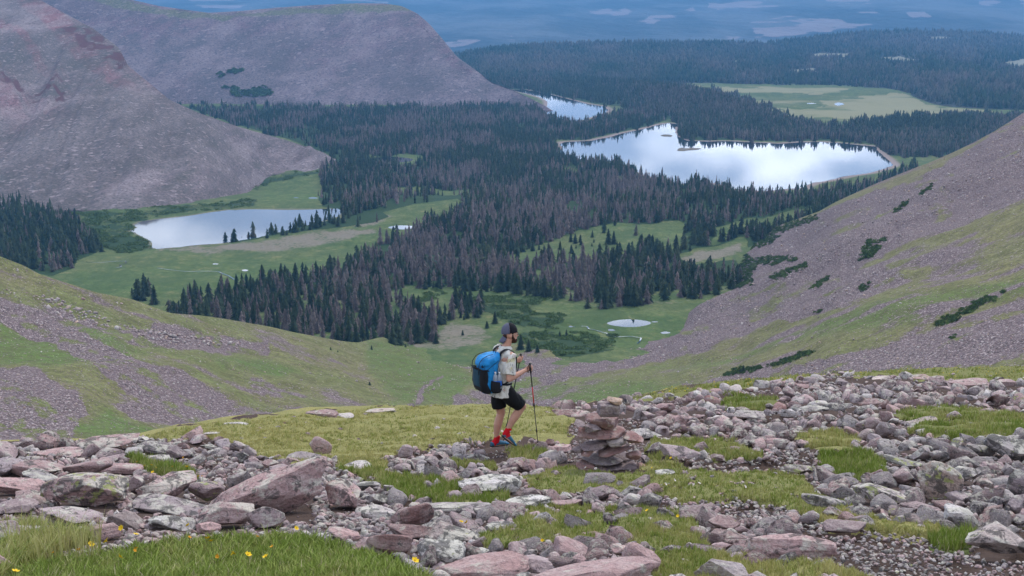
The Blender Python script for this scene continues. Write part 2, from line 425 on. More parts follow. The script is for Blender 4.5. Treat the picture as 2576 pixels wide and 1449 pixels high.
def valley_mat():
    b = NB('meadow ground', .95, .1)
    p = b.pos
    big = b.noise(p, .006, 4); med = b.noise(p, .035, 5, .6); fine = b.noise(p, .35, 4, .65)
    g = b.mix(b.step(med, .35, .65), (.085, .135, .045), (.135, .18, .065))
    g = b.mix(b.step(big, .4, .62, 0, .6), g, (.15, .165, .07))
    g = b.mix(b.attr('lush'), g, (.085, .155, .045))
    g = b.mix(b.step(fine, .3, .65, .6, 0), g, (.045, .075, .028))
    f2 = b.noise(b.mapv(p, (1, .6, 1)), .12, 5, .7); g = b.mix(b.step(f2, .35, .5, .45, 0), g, (.05, .085, .03)); g = b.mix(b.step(f2, .52, .68, 0, .6), g, (.22, .21, .10)); f3 = b.noise(b.mapv(p, (1, .4, 1)), .03, 6, .75, dist=.5); g = b.mix(b.step(f3, .42, .56, .6, 0), g, (.055, .095, .035))
    mf = b.math('ADD', b.attr('dry'), b.math('MULTIPLY', b.math('SUBTRACT', big, .5), 1.4))
    g = b.mix(b.step(mf, .3, .6, 0, .85), g, (.27, .26, .15))
    sc_ = b.math('ADD', b.attr('scree'), b.math('ADD', b.math('MULTIPLY', b.math('SUBTRACT', fine, .5), .8), b.math('MULTIPLY', b.math('SUBTRACT', med, .5), .8)))
    g = b.mix(b.step(sc_, .35, .65), g, b.mix(fine, (.15, .135, .105), (.25, .225, .18)))
    g = b.mix(b.attr('shore'), g, b.mix(fine, (.21, .17, .16), (.33, .27, .25)))
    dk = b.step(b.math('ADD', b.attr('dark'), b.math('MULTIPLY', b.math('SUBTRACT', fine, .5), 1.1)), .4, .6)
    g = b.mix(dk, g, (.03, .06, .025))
    return b.out(g, b.bump(b.math('ADD', fine, b.math('MULTIPLY', dk, .8)), 1.2, .9))
MV = valley_mat()
V = np.stack([Xg, Dg, Zg], -1)
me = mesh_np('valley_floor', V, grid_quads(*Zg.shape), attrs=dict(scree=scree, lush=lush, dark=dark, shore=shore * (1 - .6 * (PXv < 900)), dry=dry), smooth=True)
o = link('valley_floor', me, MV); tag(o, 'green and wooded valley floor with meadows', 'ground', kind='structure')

# ---- water
def water_mat():
    b = NB('lake water', .04, .5)
    b.b.inputs['IOR'].default_value = 1.33
    n1 = b.noise(b.mapv(b.pos, (1, .35, 1)), .9, 3); n2 = b.noise(b.mapv(b.pos, (.02, .008, 1)), 1, 4)
    calm = b.step(n2, .4, .62, .15, 1.)
    bn = b.n('ShaderNodeBump'); b._in(bn.inputs['Height'], n1); bn.inputs['Distance'].default_value = .012; b._in(bn.inputs['Strength'], calm)
    b.b.inputs['Specular IOR Level'].default_value = 1.0
    return b.out((.02, .035, .05), bn.outputs[0])
MW = water_mat()
WN = {'big': ('lake', 'large pale lake reflecting bright clouds in the middle of the valley'), 'left': ('lake', 'pale lake beside the foot of the left scree mountain'),
      'upper': ('lake', 'small bright lake beyond the forest under the domed mountain'), 'cirque': ('pond', 'oval tarn in the green meadow behind the hiker'),
      'woods': ('pond', 'narrow pond hidden in the forest'), 'meadow': ('pond', 'small pond in the meadow right of the left lake'), 's': ('pond', 'tiny puddle of water in the meadow')}
for nm, q, z in WATER:
    # smooth the outline a little and give it jitter
    pts = []
    n = len(q)
    for i in range(n):
        a, c = q[i, :2], q[(i + 1) % n, :2]
        m = max(1, int(np.hypot(*(c - a)) / 6)) if nm != 's' else 1
        for j in range(m): pts.append(a + (c - a) * j / m)
    pts = np.array(pts)
    if nm in ('big', 'left', 'upper'):
        pts[:, 0] += 2.2 * fbm(pts[:, 0] / 22, pts[:, 1] / 22, 0, 8, 3); pts[:, 1] += 3.5 * fbm(pts[:, 0] / 22, pts[:, 1] / 22, 4, 9, 3)
    c = pts.mean(0)
    bm = bmesh.new()
    vs = [bm.verts.new((p[0], p[1], z)) for p in pts]
    es = [bm.edges.new((vs[i], vs[(i + 1) % len(vs)])) for i in range(len(vs))]
    bmesh.ops.triangle_fill(bm, use_beauty=True, use_dissolve=False, edges=es)
    for f in bm.faces:
        if f.normal.z < 0: f.normal_flip()
    me = bpy.data.meshes.new('water'); bm.to_mesh(me); bm.free()
    o = link(WN[nm][0], me, MW); tag(o, WN[nm][1], WN[nm][0], kind='structure')
def vz(px, py):
    """point of the valley floor seen at px,py"""
    lo = np.full(np.shape(px), 450.); hi = np.full(np.shape(px), 4800.)
    for _ in range(40):
        m = .5 * (lo + hi); below = -valley_z(px, m) / m > tanp(py); lo = np.where(below, m, lo); hi = np.where(below, hi, m)
    D = .5 * (lo + hi); return D
def vground(px, D):
    """true height of the valley floor mesh"""
    px = np.asarray(px, float); D = np.asarray(D, float)
    j = np.clip(np.searchsorted(PXS, px) - 1, 0, len(PXS) - 2); i = np.clip(np.searchsorted(Drow, D) - 1, 0, len(Drow) - 2)
    a = np.clip((px - PXS[j]) / (PXS[j + 1] - PXS[j]), 0, 1); c = np.clip((D - Drow[i]) / (Drow[i + 1] - Drow[i]), 0, 1)
    return (Zg[i, j] * (1 - a) + Zg[i, j + 1] * a) * (1 - c) + (Zg[i + 1, j] * (1 - a) + Zg[i + 1, j + 1] * a) * c
def ribbon(name, pts, wd, m, label, cat, surf):
    pts = np.array(pts, float)
    d = np.r_[0, np.cumsum(np.hypot(*np.diff(pts, axis=0).T))]
    t = np.linspace(0, d[-1], int(d[-1] / 2.5) + 2)
    px = np.interp(t, d, pts[:, 0]); py = np.interp(t, d, pts[:, 1])
    C3 = surf(px, py)
    T = np.gradient(C3[:, :2], axis=0); T /= np.linalg.norm(T, axis=1)[:, None] + 1e-9
    Nn = np.stack([-T[:, 1], T[:, 0]], -1)
    ww = wd * (.6 + .4 * np.abs(fbm(t / 9, t * 0, 0, 4, 2)) + .3)
    A = C3.copy(); B = C3.copy()
    A[:, :2] += Nn * ww[:, None] / 2; B[:, :2] -= Nn * ww[:, None] / 2
    n = len(t)
    V = np.concatenate([A, B]); q = [(i, i + 1, n + i + 1, n + i) for i in range(n - 1)]
    me = mesh_np(name, V, q); o = link(name, me, m)
    return tag(o, label, cat, kind='structure')
def surf_valley(px, py):
    D = vz(px, py); z = vground(px, D) + .5
    return np.stack([XofPx(px, D, z), D, z], -1)
for s_ in STREAMS:
    ribbon('stream', s_, .65, MW, 'thin meandering stream in the meadow', 'stream', surf_valley)
# low islands in the big lake
def island(pts, label):
    p = np.array(pts, float); D = 235 / tanp(p[:, 1]); q = P(p[:, 0], p[:, 1], D); q[:, 2] = -235
    c = q.mean(0); n = len(q)
    V = [c + (0, 0, 1.6)] + [c + (a - c) * .6 + (0, 0, 1.) for a in q] + [a + np.array((0, 0, -1.)) for a in q]
    t = [(0, 1 + i, 1 + (i + 1) % n) for i in range(n)]; qd = [(1 + i, 1 + n + i, 1 + n + (i + 1) % n, 1 + (i + 1) % n) for i in range(n)]
    N_ = len(V); me = mesh_np('island', V, qd, t, dict(scree=np.ones(N_) * .2, lush=np.zeros(N_), dark=np.ones(N_) * .4, shore=np.ones(N_) * .7, dry=np.zeros(N_)), True)
    tag(link('island', me, MV), label, 'island', kind='structure')
island([(1657,341),(1665,338.5),(1680,338.5),(1696,341),(1694,344),(1670,343.5)], 'flat grey islet in the narrow neck of the large lake')
island([(1697,378),(1702,373),(1708,371),(1722,374),(1750,372),(1775,373),(1768,376),(1735,378),(1715,381),(1700,381)], 'low brown grassy islet near the middle of the large lake')

# ---- lofted hills: rows from foot to crest, columns by bearing
def loft(name, pxs, foot, top, Dfoot, Dtop, rows, mat, mask, amp, nscale, prof=None, back=((1.03, -.05), (1.15, -.35)), label=None, seed=0, xsm=9, ridged=0., slope=0, skew=0., zamp=15.):
    fy = smooth1(np.interp(pxs, *zip(*foot)), xsm); ty = smooth1(np.interp(pxs, *zip(*top)), xsm)
    Df = Dfoot(fy) if callable(Dfoot) else smooth1(np.interp(pxs, *zip(*Dfoot)), xsm)
    Dt = smooth1(np.interp(pxs, *zip(*Dtop)), 15)
    t = np.linspace(0, 1, rows)
    T, PX = np.meshgrid(t, pxs, indexing='ij')
    PY = fy[None] + (np.minimum(ty, fy - .5) - fy)[None] * T
    s = T if prof is None else prof(T)
    if slope:
        Dsm = smooth1(Df, 25); fs = smooth1(fy, 25)
        D = (slope + tanp(fs))[None] / (slope + tanp(PY)) * Dsm[None]
    else: D = 1 / ((1 - s) / Df[None] + s / np.maximum(Dt, Df + 1)[None])
    env = np.sin(np.pi * np.clip(T, 0, 1)) ** .5 * np.clip((fy - ty)[None] / 60, 0, 1)
    base = P(PX, PY, D)
    nz = fbm((base[..., 0] + skew * base[..., 2]) / nscale, base[..., 2] / (nscale * 2.2), base[..., 1] / (nscale * 3), seed, 5)
    if ridged: nz = nz + ridged * (1 - 2 * np.abs(fbm((base[..., 0] + skew * base[..., 2]) / nscale * 1.7, base[..., 2] / nscale * .3, 0, seed + 5, 4)))
    D2 = D + amp * nz * env
    pos = P(PX, PY, D2)
    if slope: pos[..., 2] += zamp * nz * env * np.clip((1 - T) * 4, 0, 1)
    # foot skirt (under the floor) and back of the hill
    sk = P(pxs, fy + 10, Df * .985)[None]; sk2 = sk.copy(); sk2[..., 2] -= 20
    rowsL = [sk2, sk, pos]
    H0 = (pos[-1][:, 2] - sk[0][:, 2])
    for (kd, kz) in back:
        b_ = pos[-1].copy(); b_[:, 1] *= kd; b_[:, 0] *= kd; b_[:, 2] -= (-kz) * np.maximum(H0, 40) + 1.7 * np.maximum(tanp(ty), 0) * (kd - 1) * pos[-1][:, 1]; rowsL.append(b_[None])
    pos = np.concatenate(rowsL)
    PX = np.broadcast_to(pxs, pos.shape[:2]); PY = np.concatenate([PY[:1], PY[:1], PY] + [PY[-1:]] * len(back))
    at = mask(PX, PY, pos)
    me = mesh_np(name, pos, grid_quads(*pos.shape[:2]), attrs=at, smooth=True)
    o = link(name, me, mat); tag(o, label, 'hill', kind='structure')
    return PX, PY, pos
# left scree mountain
M2 = terrain_mat('left mountain scree', 4.2, (.13, .12, .11), (.17, .145, .145), (.10, .11, .09), (.20, .165, .18), (.26, .20, .215), (.48, .43, .45), 0)
def m2mask(PX, PY, pos):
    sl = PY - PX * .9
    red = np.clip(sstep(-.35, .35, fbm(sl / 60, PX / 300, 0, 31, 4)) * sstep(420, 160, PY + .25 * PX), 0, 1)
    led = inpoly(PX, PY, [[(180,60),(235,75),(300,122),(318,165),(290,180),(240,135),(190,110),(120,70)], [(60,225),(120,195),(190,200),(200,240),(150,245),(100,235)], [(0,190),(60,210),(40,230),(0,225)]], 12, 14)
    led = led * (.5 + .8 * (fbm(PX / 25, PY / 9, 0, 33, 3)))
    return dict(scree=np.clip(.72 + .45 * fbm(sl / 28, PX / 160, 0, 35, 4), .25, 1), lush=np.clip(red, 0, 1), dark=np.clip(led, 0, 1) * .9)
def mountain_mat(name, cell, base, red, pale, dim, green=None):
    b = NB(name, .95, .1); p = b.mapv(b.pos, (1, 1, 1), (0, rad(28), 0)); p = b.mapv(p, (.55, 1, 1.3))
    sl = b.mapv(p, (1, .25, 1.4), (0, rad(35), 0))
    streak = b.noise(b.mapv(p, (.02, .006, .02), (0, rad(-38), 0)), 1, 5, .6)
    big = b.noise(p, .004, 4); med = b.noise(p, .03, 4, .6); fine = b.noise(p, .22, 4, .7)
    v = b.vor(p, 1 / cell); s_ = b.n('ShaderNodeSeparateColor'); b.t.links.new(v[1], s_.inputs[0])
    v2 = b.vor(p, .42 / cell); s2 = b.n('ShaderNodeSeparateColor'); b.t.links.new(v2[1], s2.inputs[0])
    c = b.mix(b.step(med, .3, .7), base, tuple(x * 1.25 for x in base))
    c = b.mix(b.math('MULTIPLY', b.attr('lush'), .9), c, red)
    c = b.mix(b.step(streak, .48, .62, 0, .6), c, pale)
    c = b.mix(b.step(streak, .5, .36, 0, .75), c, dim)
    c = b.mix(b.step(big, .46, .58, 0, .45), c, tuple(x * .8 for x in dim))
    if green: c = b.mix(b.step(b.math('ADD', b.attr('green'), b.math('MULTIPLY', b.math('SUBTRACT', med, .5), .8)), .4, .7, 0, .8), c, green)
    c = b.mix(b.step(s_.outputs[0], .8, .95, 0, .4), c, pale)
    c = b.mix(b.step(s2.outputs[1], .9, .98, 0, .5), c, tuple(min(.6, x * 1.35) for x in pale))
    c = b.mix(b.step(s_.outputs[1], .7, .9, 0, .6), c, tuple(x * .45 for x in dim))
    c = b.mix(b.step(fine, .35, .6, .35, 0), c, tuple(x * .6 for x in dim))
    dk = b.step(b.math('ADD', b.attr('dark'), b.math('MULTIPLY', b.math('SUBTRACT', fine, .5), 1.1)), .3, .7, 0, .85)
    c = b.mix(dk, c, tuple(x * .4 for x in red))
    h = b.math('ADD', b.math('MULTIPLY', s_.outputs[0], .5), b.math('ADD', fine, b.math('MULTIPLY', dk, -1.)))
    return b.out(c, b.bump(h, cell * .8, 1.))
MM2 = mountain_mat('left mountain', 1.7, (.17, .138, .146), (.27, .12, .135), (.34, .285, .30), (.11, .105, .097))
L2PX = np.arange(-560, 846, 4.)
L2 = loft('left_mountain', L2PX,
     [(-560,560),(0,520),(200,523),(330,526),(430,516),(500,503),(600,488),(638,474),(656,455),(668,441),(700,437),(790,430),(825,416),(838,402)],
     [(-560,-480),(-100,-140),(0,-62),(90,-6),(175,40),(235,72),(300,120),(322,165),(375,208),(425,250),(500,284),(600,319),(725,354),(800,379),(830,394),(838,400)],
     solveD, [(-560,1750),(0,1830),(300,1880),(500,1960),(725,2060),(838,2140)], 230, MM2, m2mask, 24, 95, None, label='grey and reddish scree mountain on the left', seed=41, xsm=5, ridged=.8, slope=.19, skew=.9)
# domed mountain
MM3 = mountain_mat('domed mountain', 2.6, (.19, .155, .175), (.21, .14, .17), (.30, .25, .275), (.13, .118, .128), (.16, .18, .09))
def m3mask(PX, PY, pos):
    g = inpoly(PX, PY, [[(200,-40),(330,5),(420,22),(530,34),(620,36),(560,50),(440,42),(330,28),(200,0)], [(560,34),(700,24),(860,10),(1000,10),(1040,28),(900,30),(760,34),(640,40)]], 8, 8)
    g2 = inpoly(PX, PY, [[(600,110),(680,90),(760,130),(720,170),(620,160)]], 20, 20)
    rim = inpoly(PX, PY, [[(1060,52),(1105,95),(1140,140),(1190,180),(1180,186),(1125,150),(1090,105),(1050,60)]], 2, 5)
    return dict(scree=np.ones_like(PX), lush=np.clip(.5 + .9 * fbm(PX / 200, PY / 60, 0, 51, 4) - PY / 500 + rim * 2, 0, 1), dark=.5 * rim * (fbm(PX / 6, PY / 6, 0, 2, 2) > .1), green=np.clip(g * .9 + g2 * .35, 0, 1))
L3 = loft('domed_mountain', np.arange(-560, 1394, 4.),
     [(-560,262),(900,261),(1100,265),(1250,262),(1330,270),(1375,277),(1390,280)],
     [(-560,-200),(-100,-90),(200,-35),(325,-2),(400,15),(470,25),(525,32),(600,28),(700,19),(800,12),(900,8),(970,9),(1010,15),(1050,34),(1080,60),(1115,100),(1150,143),(1200,179),(1240,209),(1290,227),(1340,250),(1375,268),(1390,279)],
     solveD, [(-560,3900),(900,3750),(1050,3650),(1200,3450),(1390,3200)], 150, MM3, m3mask, 28, 230, lambda t: t, label='broad round-topped scree mountain behind the forest', seed=61, xsm=3, ridged=.7, slope=.42, skew=.2)
# far forested hills
def hills_mat():
    b = NB('far forest hills', .95, .1); p = b.pos
    med = b.noise(p, .01, 5, .6); fine = b.noise(b.mapv(p, (1, .5, .35)), .09, 3, .7); cl = b.noise(b.mapv(p, (1, .45, 1)), .004, 6, .6)
    c = b.mix(b.step(fine, .3, .7), (.022, .034, .026), (.06, .07, .06))
    c = b.mix(b.step(med, .4, .65, 0, .6), c, (.06, .058, .062))
    c = b.mix(b.step(b.math('ADD', b.attr('green'), b.math('MULTIPLY', b.math('SUBTRACT', cl, .5), 1.2)), .45, .55), c, b.mix(fine, (.17, .19, .12), (.33, .32, .28)))
    return b.out(c, b.bump(fine, 14, 1.))
MHILL = hills_mat()
def hmask(PX, PY, pos):
    g = inpoly(PX, PY, [[(2020,140),(2060,132),(2140,134),(2130,142),(2060,146)], [(2210,146),(2260,142),(2310,150),(2290,156),(2230,154)], [(2330,93),(2370,90),(2400,95),(2350,98)],[(1842,152),(1880,150),(1876,156),(1845,157)],[(1985,176),(2050,172),(2060,182),(2000,184)]], 3, 3)
    m = inpoly(PX, PY, [[(2525,158),(2580,148),(2700,150),(2700,174),(2540,170)]], 2, 2)
    return dict(green=np.clip(.9 * g + 1.3 * m, 0, 1))
def Dfh(py): return solveD(py)
L4 = loft('forested_hills', np.arange(1060, 3140, 6.),
     [(1060,200),(1700,206),(1900,212),(2100,216),(2240,222),(2290,236),(2340,258),(2420,268),(2560,276),(3140,280)],
     [(1060,150),(1150,136),(1220,124),(1280,116),(1400,110),(1600,106),(1800,106),(1940,108),(2000,98),(2080,88),(2160,80),(2250,76),(2400,77),(2500,82),(2576,90),(3140,105)],
     Dfh, [(1060,5600),(1900,6000),(2300,6600),(3140,6600)], 110, MHILL, hmask, 130, 700, lambda t: t * .55 + .45 * sstep(.2, .9, t), label='dark forested hills beyond the far meadow', seed=71)
# distant mountains, up past the top of the picture
def dist_mat():
    b = NB('distant mountains', .95, .1); p = b.pos
    med = b.noise(p, .0022, 6, .62); fine = b.noise(p, .018, 4, .7)
    c = b.mix(b.step(fine, .3, .7), (.02, .03, .026), (.05, .06, .06)); c = b.mix(b.step(b.noise(b.mapv(p, (1, .4, 1)), .0009, 5, .6), .42, .6, 0, .75), c, (.13, .14, .15))
    g = b.math('ADD', b.attr('green'), b.math('MULTIPLY', b.math('SUBTRACT', med, .5), 1.1))
    g = b.math('ADD', g, b.math('MULTIPLY', b.math('SUBTRACT', b.noise(b.mapv(p, (1, .3, 1)), .012, 5, .75), .5), .9))
    c = b.mix(b.step(g, .42, .72, 0, .7), c, b.mix(fine, (.22, .175, .18), (.38, .31, .32)))
    return b.out(c, b.bump(med, 160, .8))
def dmask(PX, PY, pos):
    polys = [[(1880,52),(1990,40),(2200,52),(2208,60),(2100,72),(2000,90),(1900,98),(1760,100),(1790,94),(1900,84)], [(1562,52),(1640,34),(1740,24),(1745,38),(1690,46),(1620,56)], [(1490,28),(1580,14),(1600,24),(1550,34),(1490,36)],
             [(1770,8),(1900,-4),(2010,12),(1900,24),(1850,32),(1775,24)], [(2080,-10),(2180,-4),(2220,30),(2160,26),(2100,14)], [(1750,-8),(2100,-30),(2000,-4),(1770,2)], [(2460,-5),(2520,4),(2500,26),(2470,22)], [(2560,-10),(2620,-10),(2620,15),(2570,10)],
             [(1105,88),(1170,92),(1230,96),(1290,88),(1285,104),(1210,106),(1160,120),(1120,124)], [(450,-6),(620,-10),(700,10),(600,22),(520,24),(470,14)], [(2280,28),(2330,20),(2340,34),(2300,40)], [(620,14),(760,6),(960,0),(960,8),(780,14),(640,24)], [(2410,40),(2440,44),(2430,50),(2405,48)]]
    g = inpoly(PX, PY, polys, 16, 7)
    return dict(green=np.clip(g * np.clip(.62 + .75 * fbm(PX / 110, PY / 8, 0, 87, 4), 0, 1.05), 0, 1))
L5 = loft('distant_mountains', np.arange(-560, 3140, 7.),
     [(-560,175),(3140,170)], [(-560,-60),(600,-60),(1500,-55),(2400,-65),(3140,-70)],
     [(-560,7600),(3140,7600)], [(-560,19000),(3140,19000)], 120, dist_mat(), dmask, 600, 2400, lambda t: t * .9 + .1 * t * t, label='hazy blue distant mountains with pale open patches', seed=81, xsm=21, ridged=.6)

# ================================================================== near slopes (bowl below the crest)
NPY = [1260, 1200, 1100, 1000, 900, 800, 700, 600, 500, 400, 300, 200, 50]
NT = {-560: [200,215,262,305,345,390,430,462,495,530,570,620,700],
      0:    [200,225,285,332,380,425,468,515,565,620,690,770,900],
      250:  [210,235,300,350,402,455,520,600,700,800,900,1000,1100],
      450:  [220,250,322,378,436,505,600,720,850,1000,1100,1200,1300],
      700:  [235,270,350,415,492,610,800,1100,1400,1500,1600,1700,1800],
      900:  [245,280,375,460,580,790,1200,1500,1700,1800,1900,2000,2100],
      1100: [250,290,395,508,690,1000,1500,1700,1800,1900,2000,2100,2200],
      1340: [250,290,395,500,655,1000,1500,1700,1800,1900,2000,2100,2200],
      1600: [240,280,375,478,658,1050,1500,1700,1800,1900,2000,2100,2200],
      1700: [235,272,362,458,600,900,1400,1700,1800,1900,2000,2100,2200],
      1760: [232,268,350,440,562,760,1150,1600,1800,1900,2000,2100,2200],
      1850: [228,260,330,415,520,672,1000,1500,1800,1900,2000,2100,2200],
      1950: [222,252,315,380,470,590,755,1130,1800,2000,2100,2200,2300],
      2050: [216,245,300,350,425,520,650,865,1290,1900,2100,2200,2300],
      2100: [212,240,292,338,402,482,592,760,1070,1600,1900,2100,2200],
      2300: [200,228,272,312,358,414,488,594,762,1060,1500,1800,2100],
      2576: [185,210,246,275,307,349,400,468,567,715,960,1300,1700],
      3140: [170,190,215,232,250,272,300,338,386,450,535,640,760]}
ntx = np.array(sorted(NT)); nty = np.array(NPY, float)
NTM = np.array([[1 / v for v in NT[k]] for k in sorted(NT)])      # cols x rows
def near_D(px, py):
    px = np.asarray(px, float); py = np.asarray(py, float)
    j = np.clip(np.searchsorted(ntx, px) - 1, 0, len(ntx) - 2); a = np.clip((px - ntx[j]) / (ntx[j + 1] - ntx[j]), 0, 1)
    r = np.interp(-py, -nty, np.arange(len(nty))); i = np.clip(r.astype(int), 0, len(nty) - 2); c = r - i
    v = (NTM[j, i] * (1 - a) + NTM[j + 1, i] * a) * (1 - c) + (NTM[j, i + 1] * (1 - a) + NTM[j + 1, i + 1] * a) * c
    return 1 / v
NTOP = [(-560,420),(-200,560),(0,645),(60,668),(100,690),(170,712),(240,735),(330,752),(380,770),(430,788),(500,793),(560,801),(680,822),(740,836),(800,847),(860,858),(900,862),(950,850),(1050,835),(1200,835),(1340,850),(1500,850),(1620,830),(1680,790),(1720,745),(1760,715),(1850,660),(1900,600),(1950,570),(2000,553),(2060,532),(2100,509),(2150,486),(2200,463),(2250,443),(2300,423),(2350,404),(2400,382),(2450,358),(2500,331),(2540,306),(2576,283),(2800,150),(3140,60)]
NPX = np.arange(-560, 3140, 4.)
nt_ = smooth1(np.interp(NPX, *zip(*NTOP)), 7)
NR = 300
T_, PXn = np.meshgrid(np.linspace(0, 1, NR) , NPX, indexing='ij')
PYn = 1260 + (nt_[None] - 1260) * T_
Dn = near_D(PXn, PYn)
# blur the depth table so no creases show
for _ in range(14):
    Dn[1:-1, 1:-1] = (Dn[1:-1, 1:-1] * 2 + Dn[:-2, 1:-1] + Dn[2:, 1:-1] + Dn[1:-1, :-2] + Dn[1:-1, 2:]) / 6
for _ in range(30):
    Dn[:, 1:-1] = (Dn[:, 1:-1] * 2 + Dn[:, :-2] + Dn[:, 2:]) / 4
pn = P(PXn, PYn, Dn)
env = sstep(0, .03, 1 - T_)
pn[..., 2] += (3.4 * fbm(pn[..., 0] / 42, pn[..., 1] / 90, 0, 91, 4) + .5 * fbm(pn[..., 0] / 9, pn[..., 1] / 12, 0, 92, 3)) * np.clip(pn[..., 1] / 500, .3, 1.2) * env
bk1 = pn[-1].copy(); bk1[:, 1] *= 1.05; bk1[:, 0] *= 1.05; bk1[:, 2] -= 14
bk2 = bk1.copy(); bk2[:, 1] *= 1.06; bk2[:, 0] *= 1.06; bk2[:, 2] -= 60
posn = np.concatenate([pn, bk1[None], bk2[None]])
PXa = np.concatenate([PXn, PXn[-1:], PXn[-1:]]); PYa = np.concatenate([PYn, PYn[-1:], PYn[-1:]])
def zq(pts, ox, oy): return [(ox + x / 2, oy + y / 2) for x, y in pts]
BL = (0, 724.5); BR = (1288, 724.5); TR = (1288, 0)
SCREE_N = [zq([(-900,-300),(0,0),(100,40),(230,40),(350,100),(460,120),(560,170),(660,200),(560,215),(480,190),(400,190),(540,255),(500,270),(700,350),(900,410),(1050,490),(1200,560),(1540,620),(1480,665),(1250,680),(1000,660),(850,610),(600,520),(400,380),(200,230),(0,120),(-900,0)], *BL),
           zq([(650,190),(900,180),(1000,205),(1130,235),(1350,285),(1360,315),(1270,325),(1100,300),(950,300),(800,285),(640,250)], *BL),
           zq([(-900,300),(0,415),(200,420),(260,500),(420,590),(450,630),(380,720),(400,790),(200,800),(-900,800)], *BL),
           zq([(600,590),(900,610),(1150,670),(1050,690),(700,650)], *BL), zq([(1200,420),(1500,500),(1560,560),(1300,500)], *BL),
           zq([(0,355),(500,330),(640,300),(900,235),(800,190),(850,150),(1000,60),(1200,-20),(1500,-160),(2000,-60),(1700,100),(1500,130),(1300,180),(1100,255),(900,325),(700,385),(400,430),(200,465),(0,470)], *BR),
           zq([(-120,540),(0,500),(-60,600),(400,600),(600,570),(0,560)], *BR), zq([(830,480),(1300,420),(1700,330),(2000,230),(2300,170),(2600,130),(2800,250),(2600,330),(2200,400),(1500,450),(900,520)], *BR),
           zq([(800,1310),(950,1270),(1150,1200),(1300,1170),(1500,1090),(1800,980),(2100,870),(2400,700),(2600,560),(3400,200),(3400,700),(2576,900),(2200,1130),(1900,1250),(1600,1380),(1300,1449),(1000,1449),(1090,1400),(1250,1330),(1300,1260),(1100,1300),(900,1340)], *TR),
           zq([(2580,800),(2300,950),(2000,1120),(2100,1160),(2580,1020),(3400,900),(3400,500)], *TR), zq([(2310,350),(2420,280),(2560,250),(2600,330),(2400,380)], *BR),
           zq([(2150,330),(2250,310),(2420,340),(2560,420),(2500,440),(2300,400)], 0, 724.5), zq([(2050,600),(2090,540),(2120,500),(2230,470),(2120,560),(2080,610)], *BL), zq([(2270,540),(2500,520),(2500,620),(2300,590)], *BL)]
LUSH_N = [zq([(380,175),(560,200),(760,300),(640,330),(520,260)], *BL), zq([(960,295),(1200,340),(1500,400),(1400,430),(1100,370)], *BL), zq([(1850,250),(2250,330),(2380,480),(2250,600),(2000,590),(1850,450)], *BL),
          zq([(380,700),(560,600),(700,690),(900,720),(700,760),(430,760)], *BL), zq([(0,160),(250,240),(420,380),(300,420),(0,400)], *BL), zq([(700,420),(1100,310),(1500,195),(2000,50),(2576,-60),(2576,0),(2100,150),(1500,270),(1100,360)], *BR), zq([(0,490),(500,480),(900,470),(600,570),(0,580)], *BR)]
scr = inpoly(PXa, PYa, SCREE_N, 9, 7, 17)
st = fbm((PYa - .42 * PXa) / 17, PXa / 170, 0, 23, 4); st2 = fbm((PYa + .38 * (PXa - 1288)) / 15, PXa / 150, 0, 24, 4)
left = sstep(1350, 1050, PXa)
stk = st * left + st2 * (1 - left)
scr = np.clip(scr * .62 + .42 * stk + .14 + .25 * fbm(PXa / 26, PYa / 12, 0, 29, 4) * (scr > .02), 0, 1)
scr *= 1 - .75 * inpoly(PXa, PYa, LUSH_N[:5], 6, 6)
trk = [(x_ - 5 * k_, y_) for k_, (x_, y_) in zip(np.linspace(1.6, .4, len(TRAIL)), TRAIL)] + [(x_ + 5 * k_, y_ + 2) for k_, (x_, y_) in list(zip(np.linspace(1.6, .4, len(TRAIL)), TRAIL))[::-1]]
scr = np.maximum(scr, .95 * inpoly(PXa, PYa, [trk], 2, 3))
upper_right = sstep(1900, 2300, PXa) * sstep(760, 500, PYa)
scr = np.clip(scr + (.16 + .12 * stk) * sstep(1450, 1900, PXa), 0, 1)
scr = np.clip(np.maximum(scr, upper_right * (.38 + .32 * stk)), 0, 1)
lsh = np.clip(.75 * inpoly(PXa, PYa, LUSH_N, 12, 14) + .2 - .25 * stk - .35 * upper_right - .22 * sstep(1450, 2000, PXa), 0, 1)
ledg = .55 * inpoly(PXa, PYa, [zq([(900,175),(1010,195),(1000,215),(920,205)], *BL), zq([(1260,565),(1400,590),(1530,635),(1400,610)], *BL)], 4, 5) * (.3 + .6 * (fbm(PXa / 5, PYa / 3, 0, 7, 2) > 0))
MN = terrain_mat('near slopes', 1.05, (.18, .175, .075), (.30, .275, .13), (.115, .19, .045), (.16, .122, .125), (.27, .205, .21), (.60, .52, .51), 1)
me = mesh_np('bowl_slopes', posn, grid_quads(*posn.shape[:2]), attrs=dict(scree=scr, lush=lsh, dark=ledg * .9), smooth=True)
o = link('hillside', me, MN); tag(o, 'grass and scree slopes of the bowl below the hiker', 'hillside', kind='structure')
def surf_near(px, py):
    """point of the bowl slopes seen at px,py"""
    px = np.atleast_1d(np.asarray(px, float)); py = np.atleast_1d(np.asarray(py, float))
    out = np.zeros((len(px), 3))
    for k in range(len(px)):
        j = int(np.clip(round((px[k] + 560) / 4.), 0, len(NPX) - 1))
        col = pn[:, j]; qx, qy, _ = proj(col[:, 0], col[:, 1], col[:, 2])
        i = int(np.argmin(np.abs(qy - py[k])))
        out[k] = col[i]
        out[k][0] = XofPx(px[k], col[i][1], col[i][2])
    return out
def soil_mat(name='trail earth', a=(.10, .07, .065), c=(.20, .15, .14)):
    b = NB(name, .97, .1); f = b.noise(b.pos, .5, 4)
    return b.out(b.mix(f, a, c))
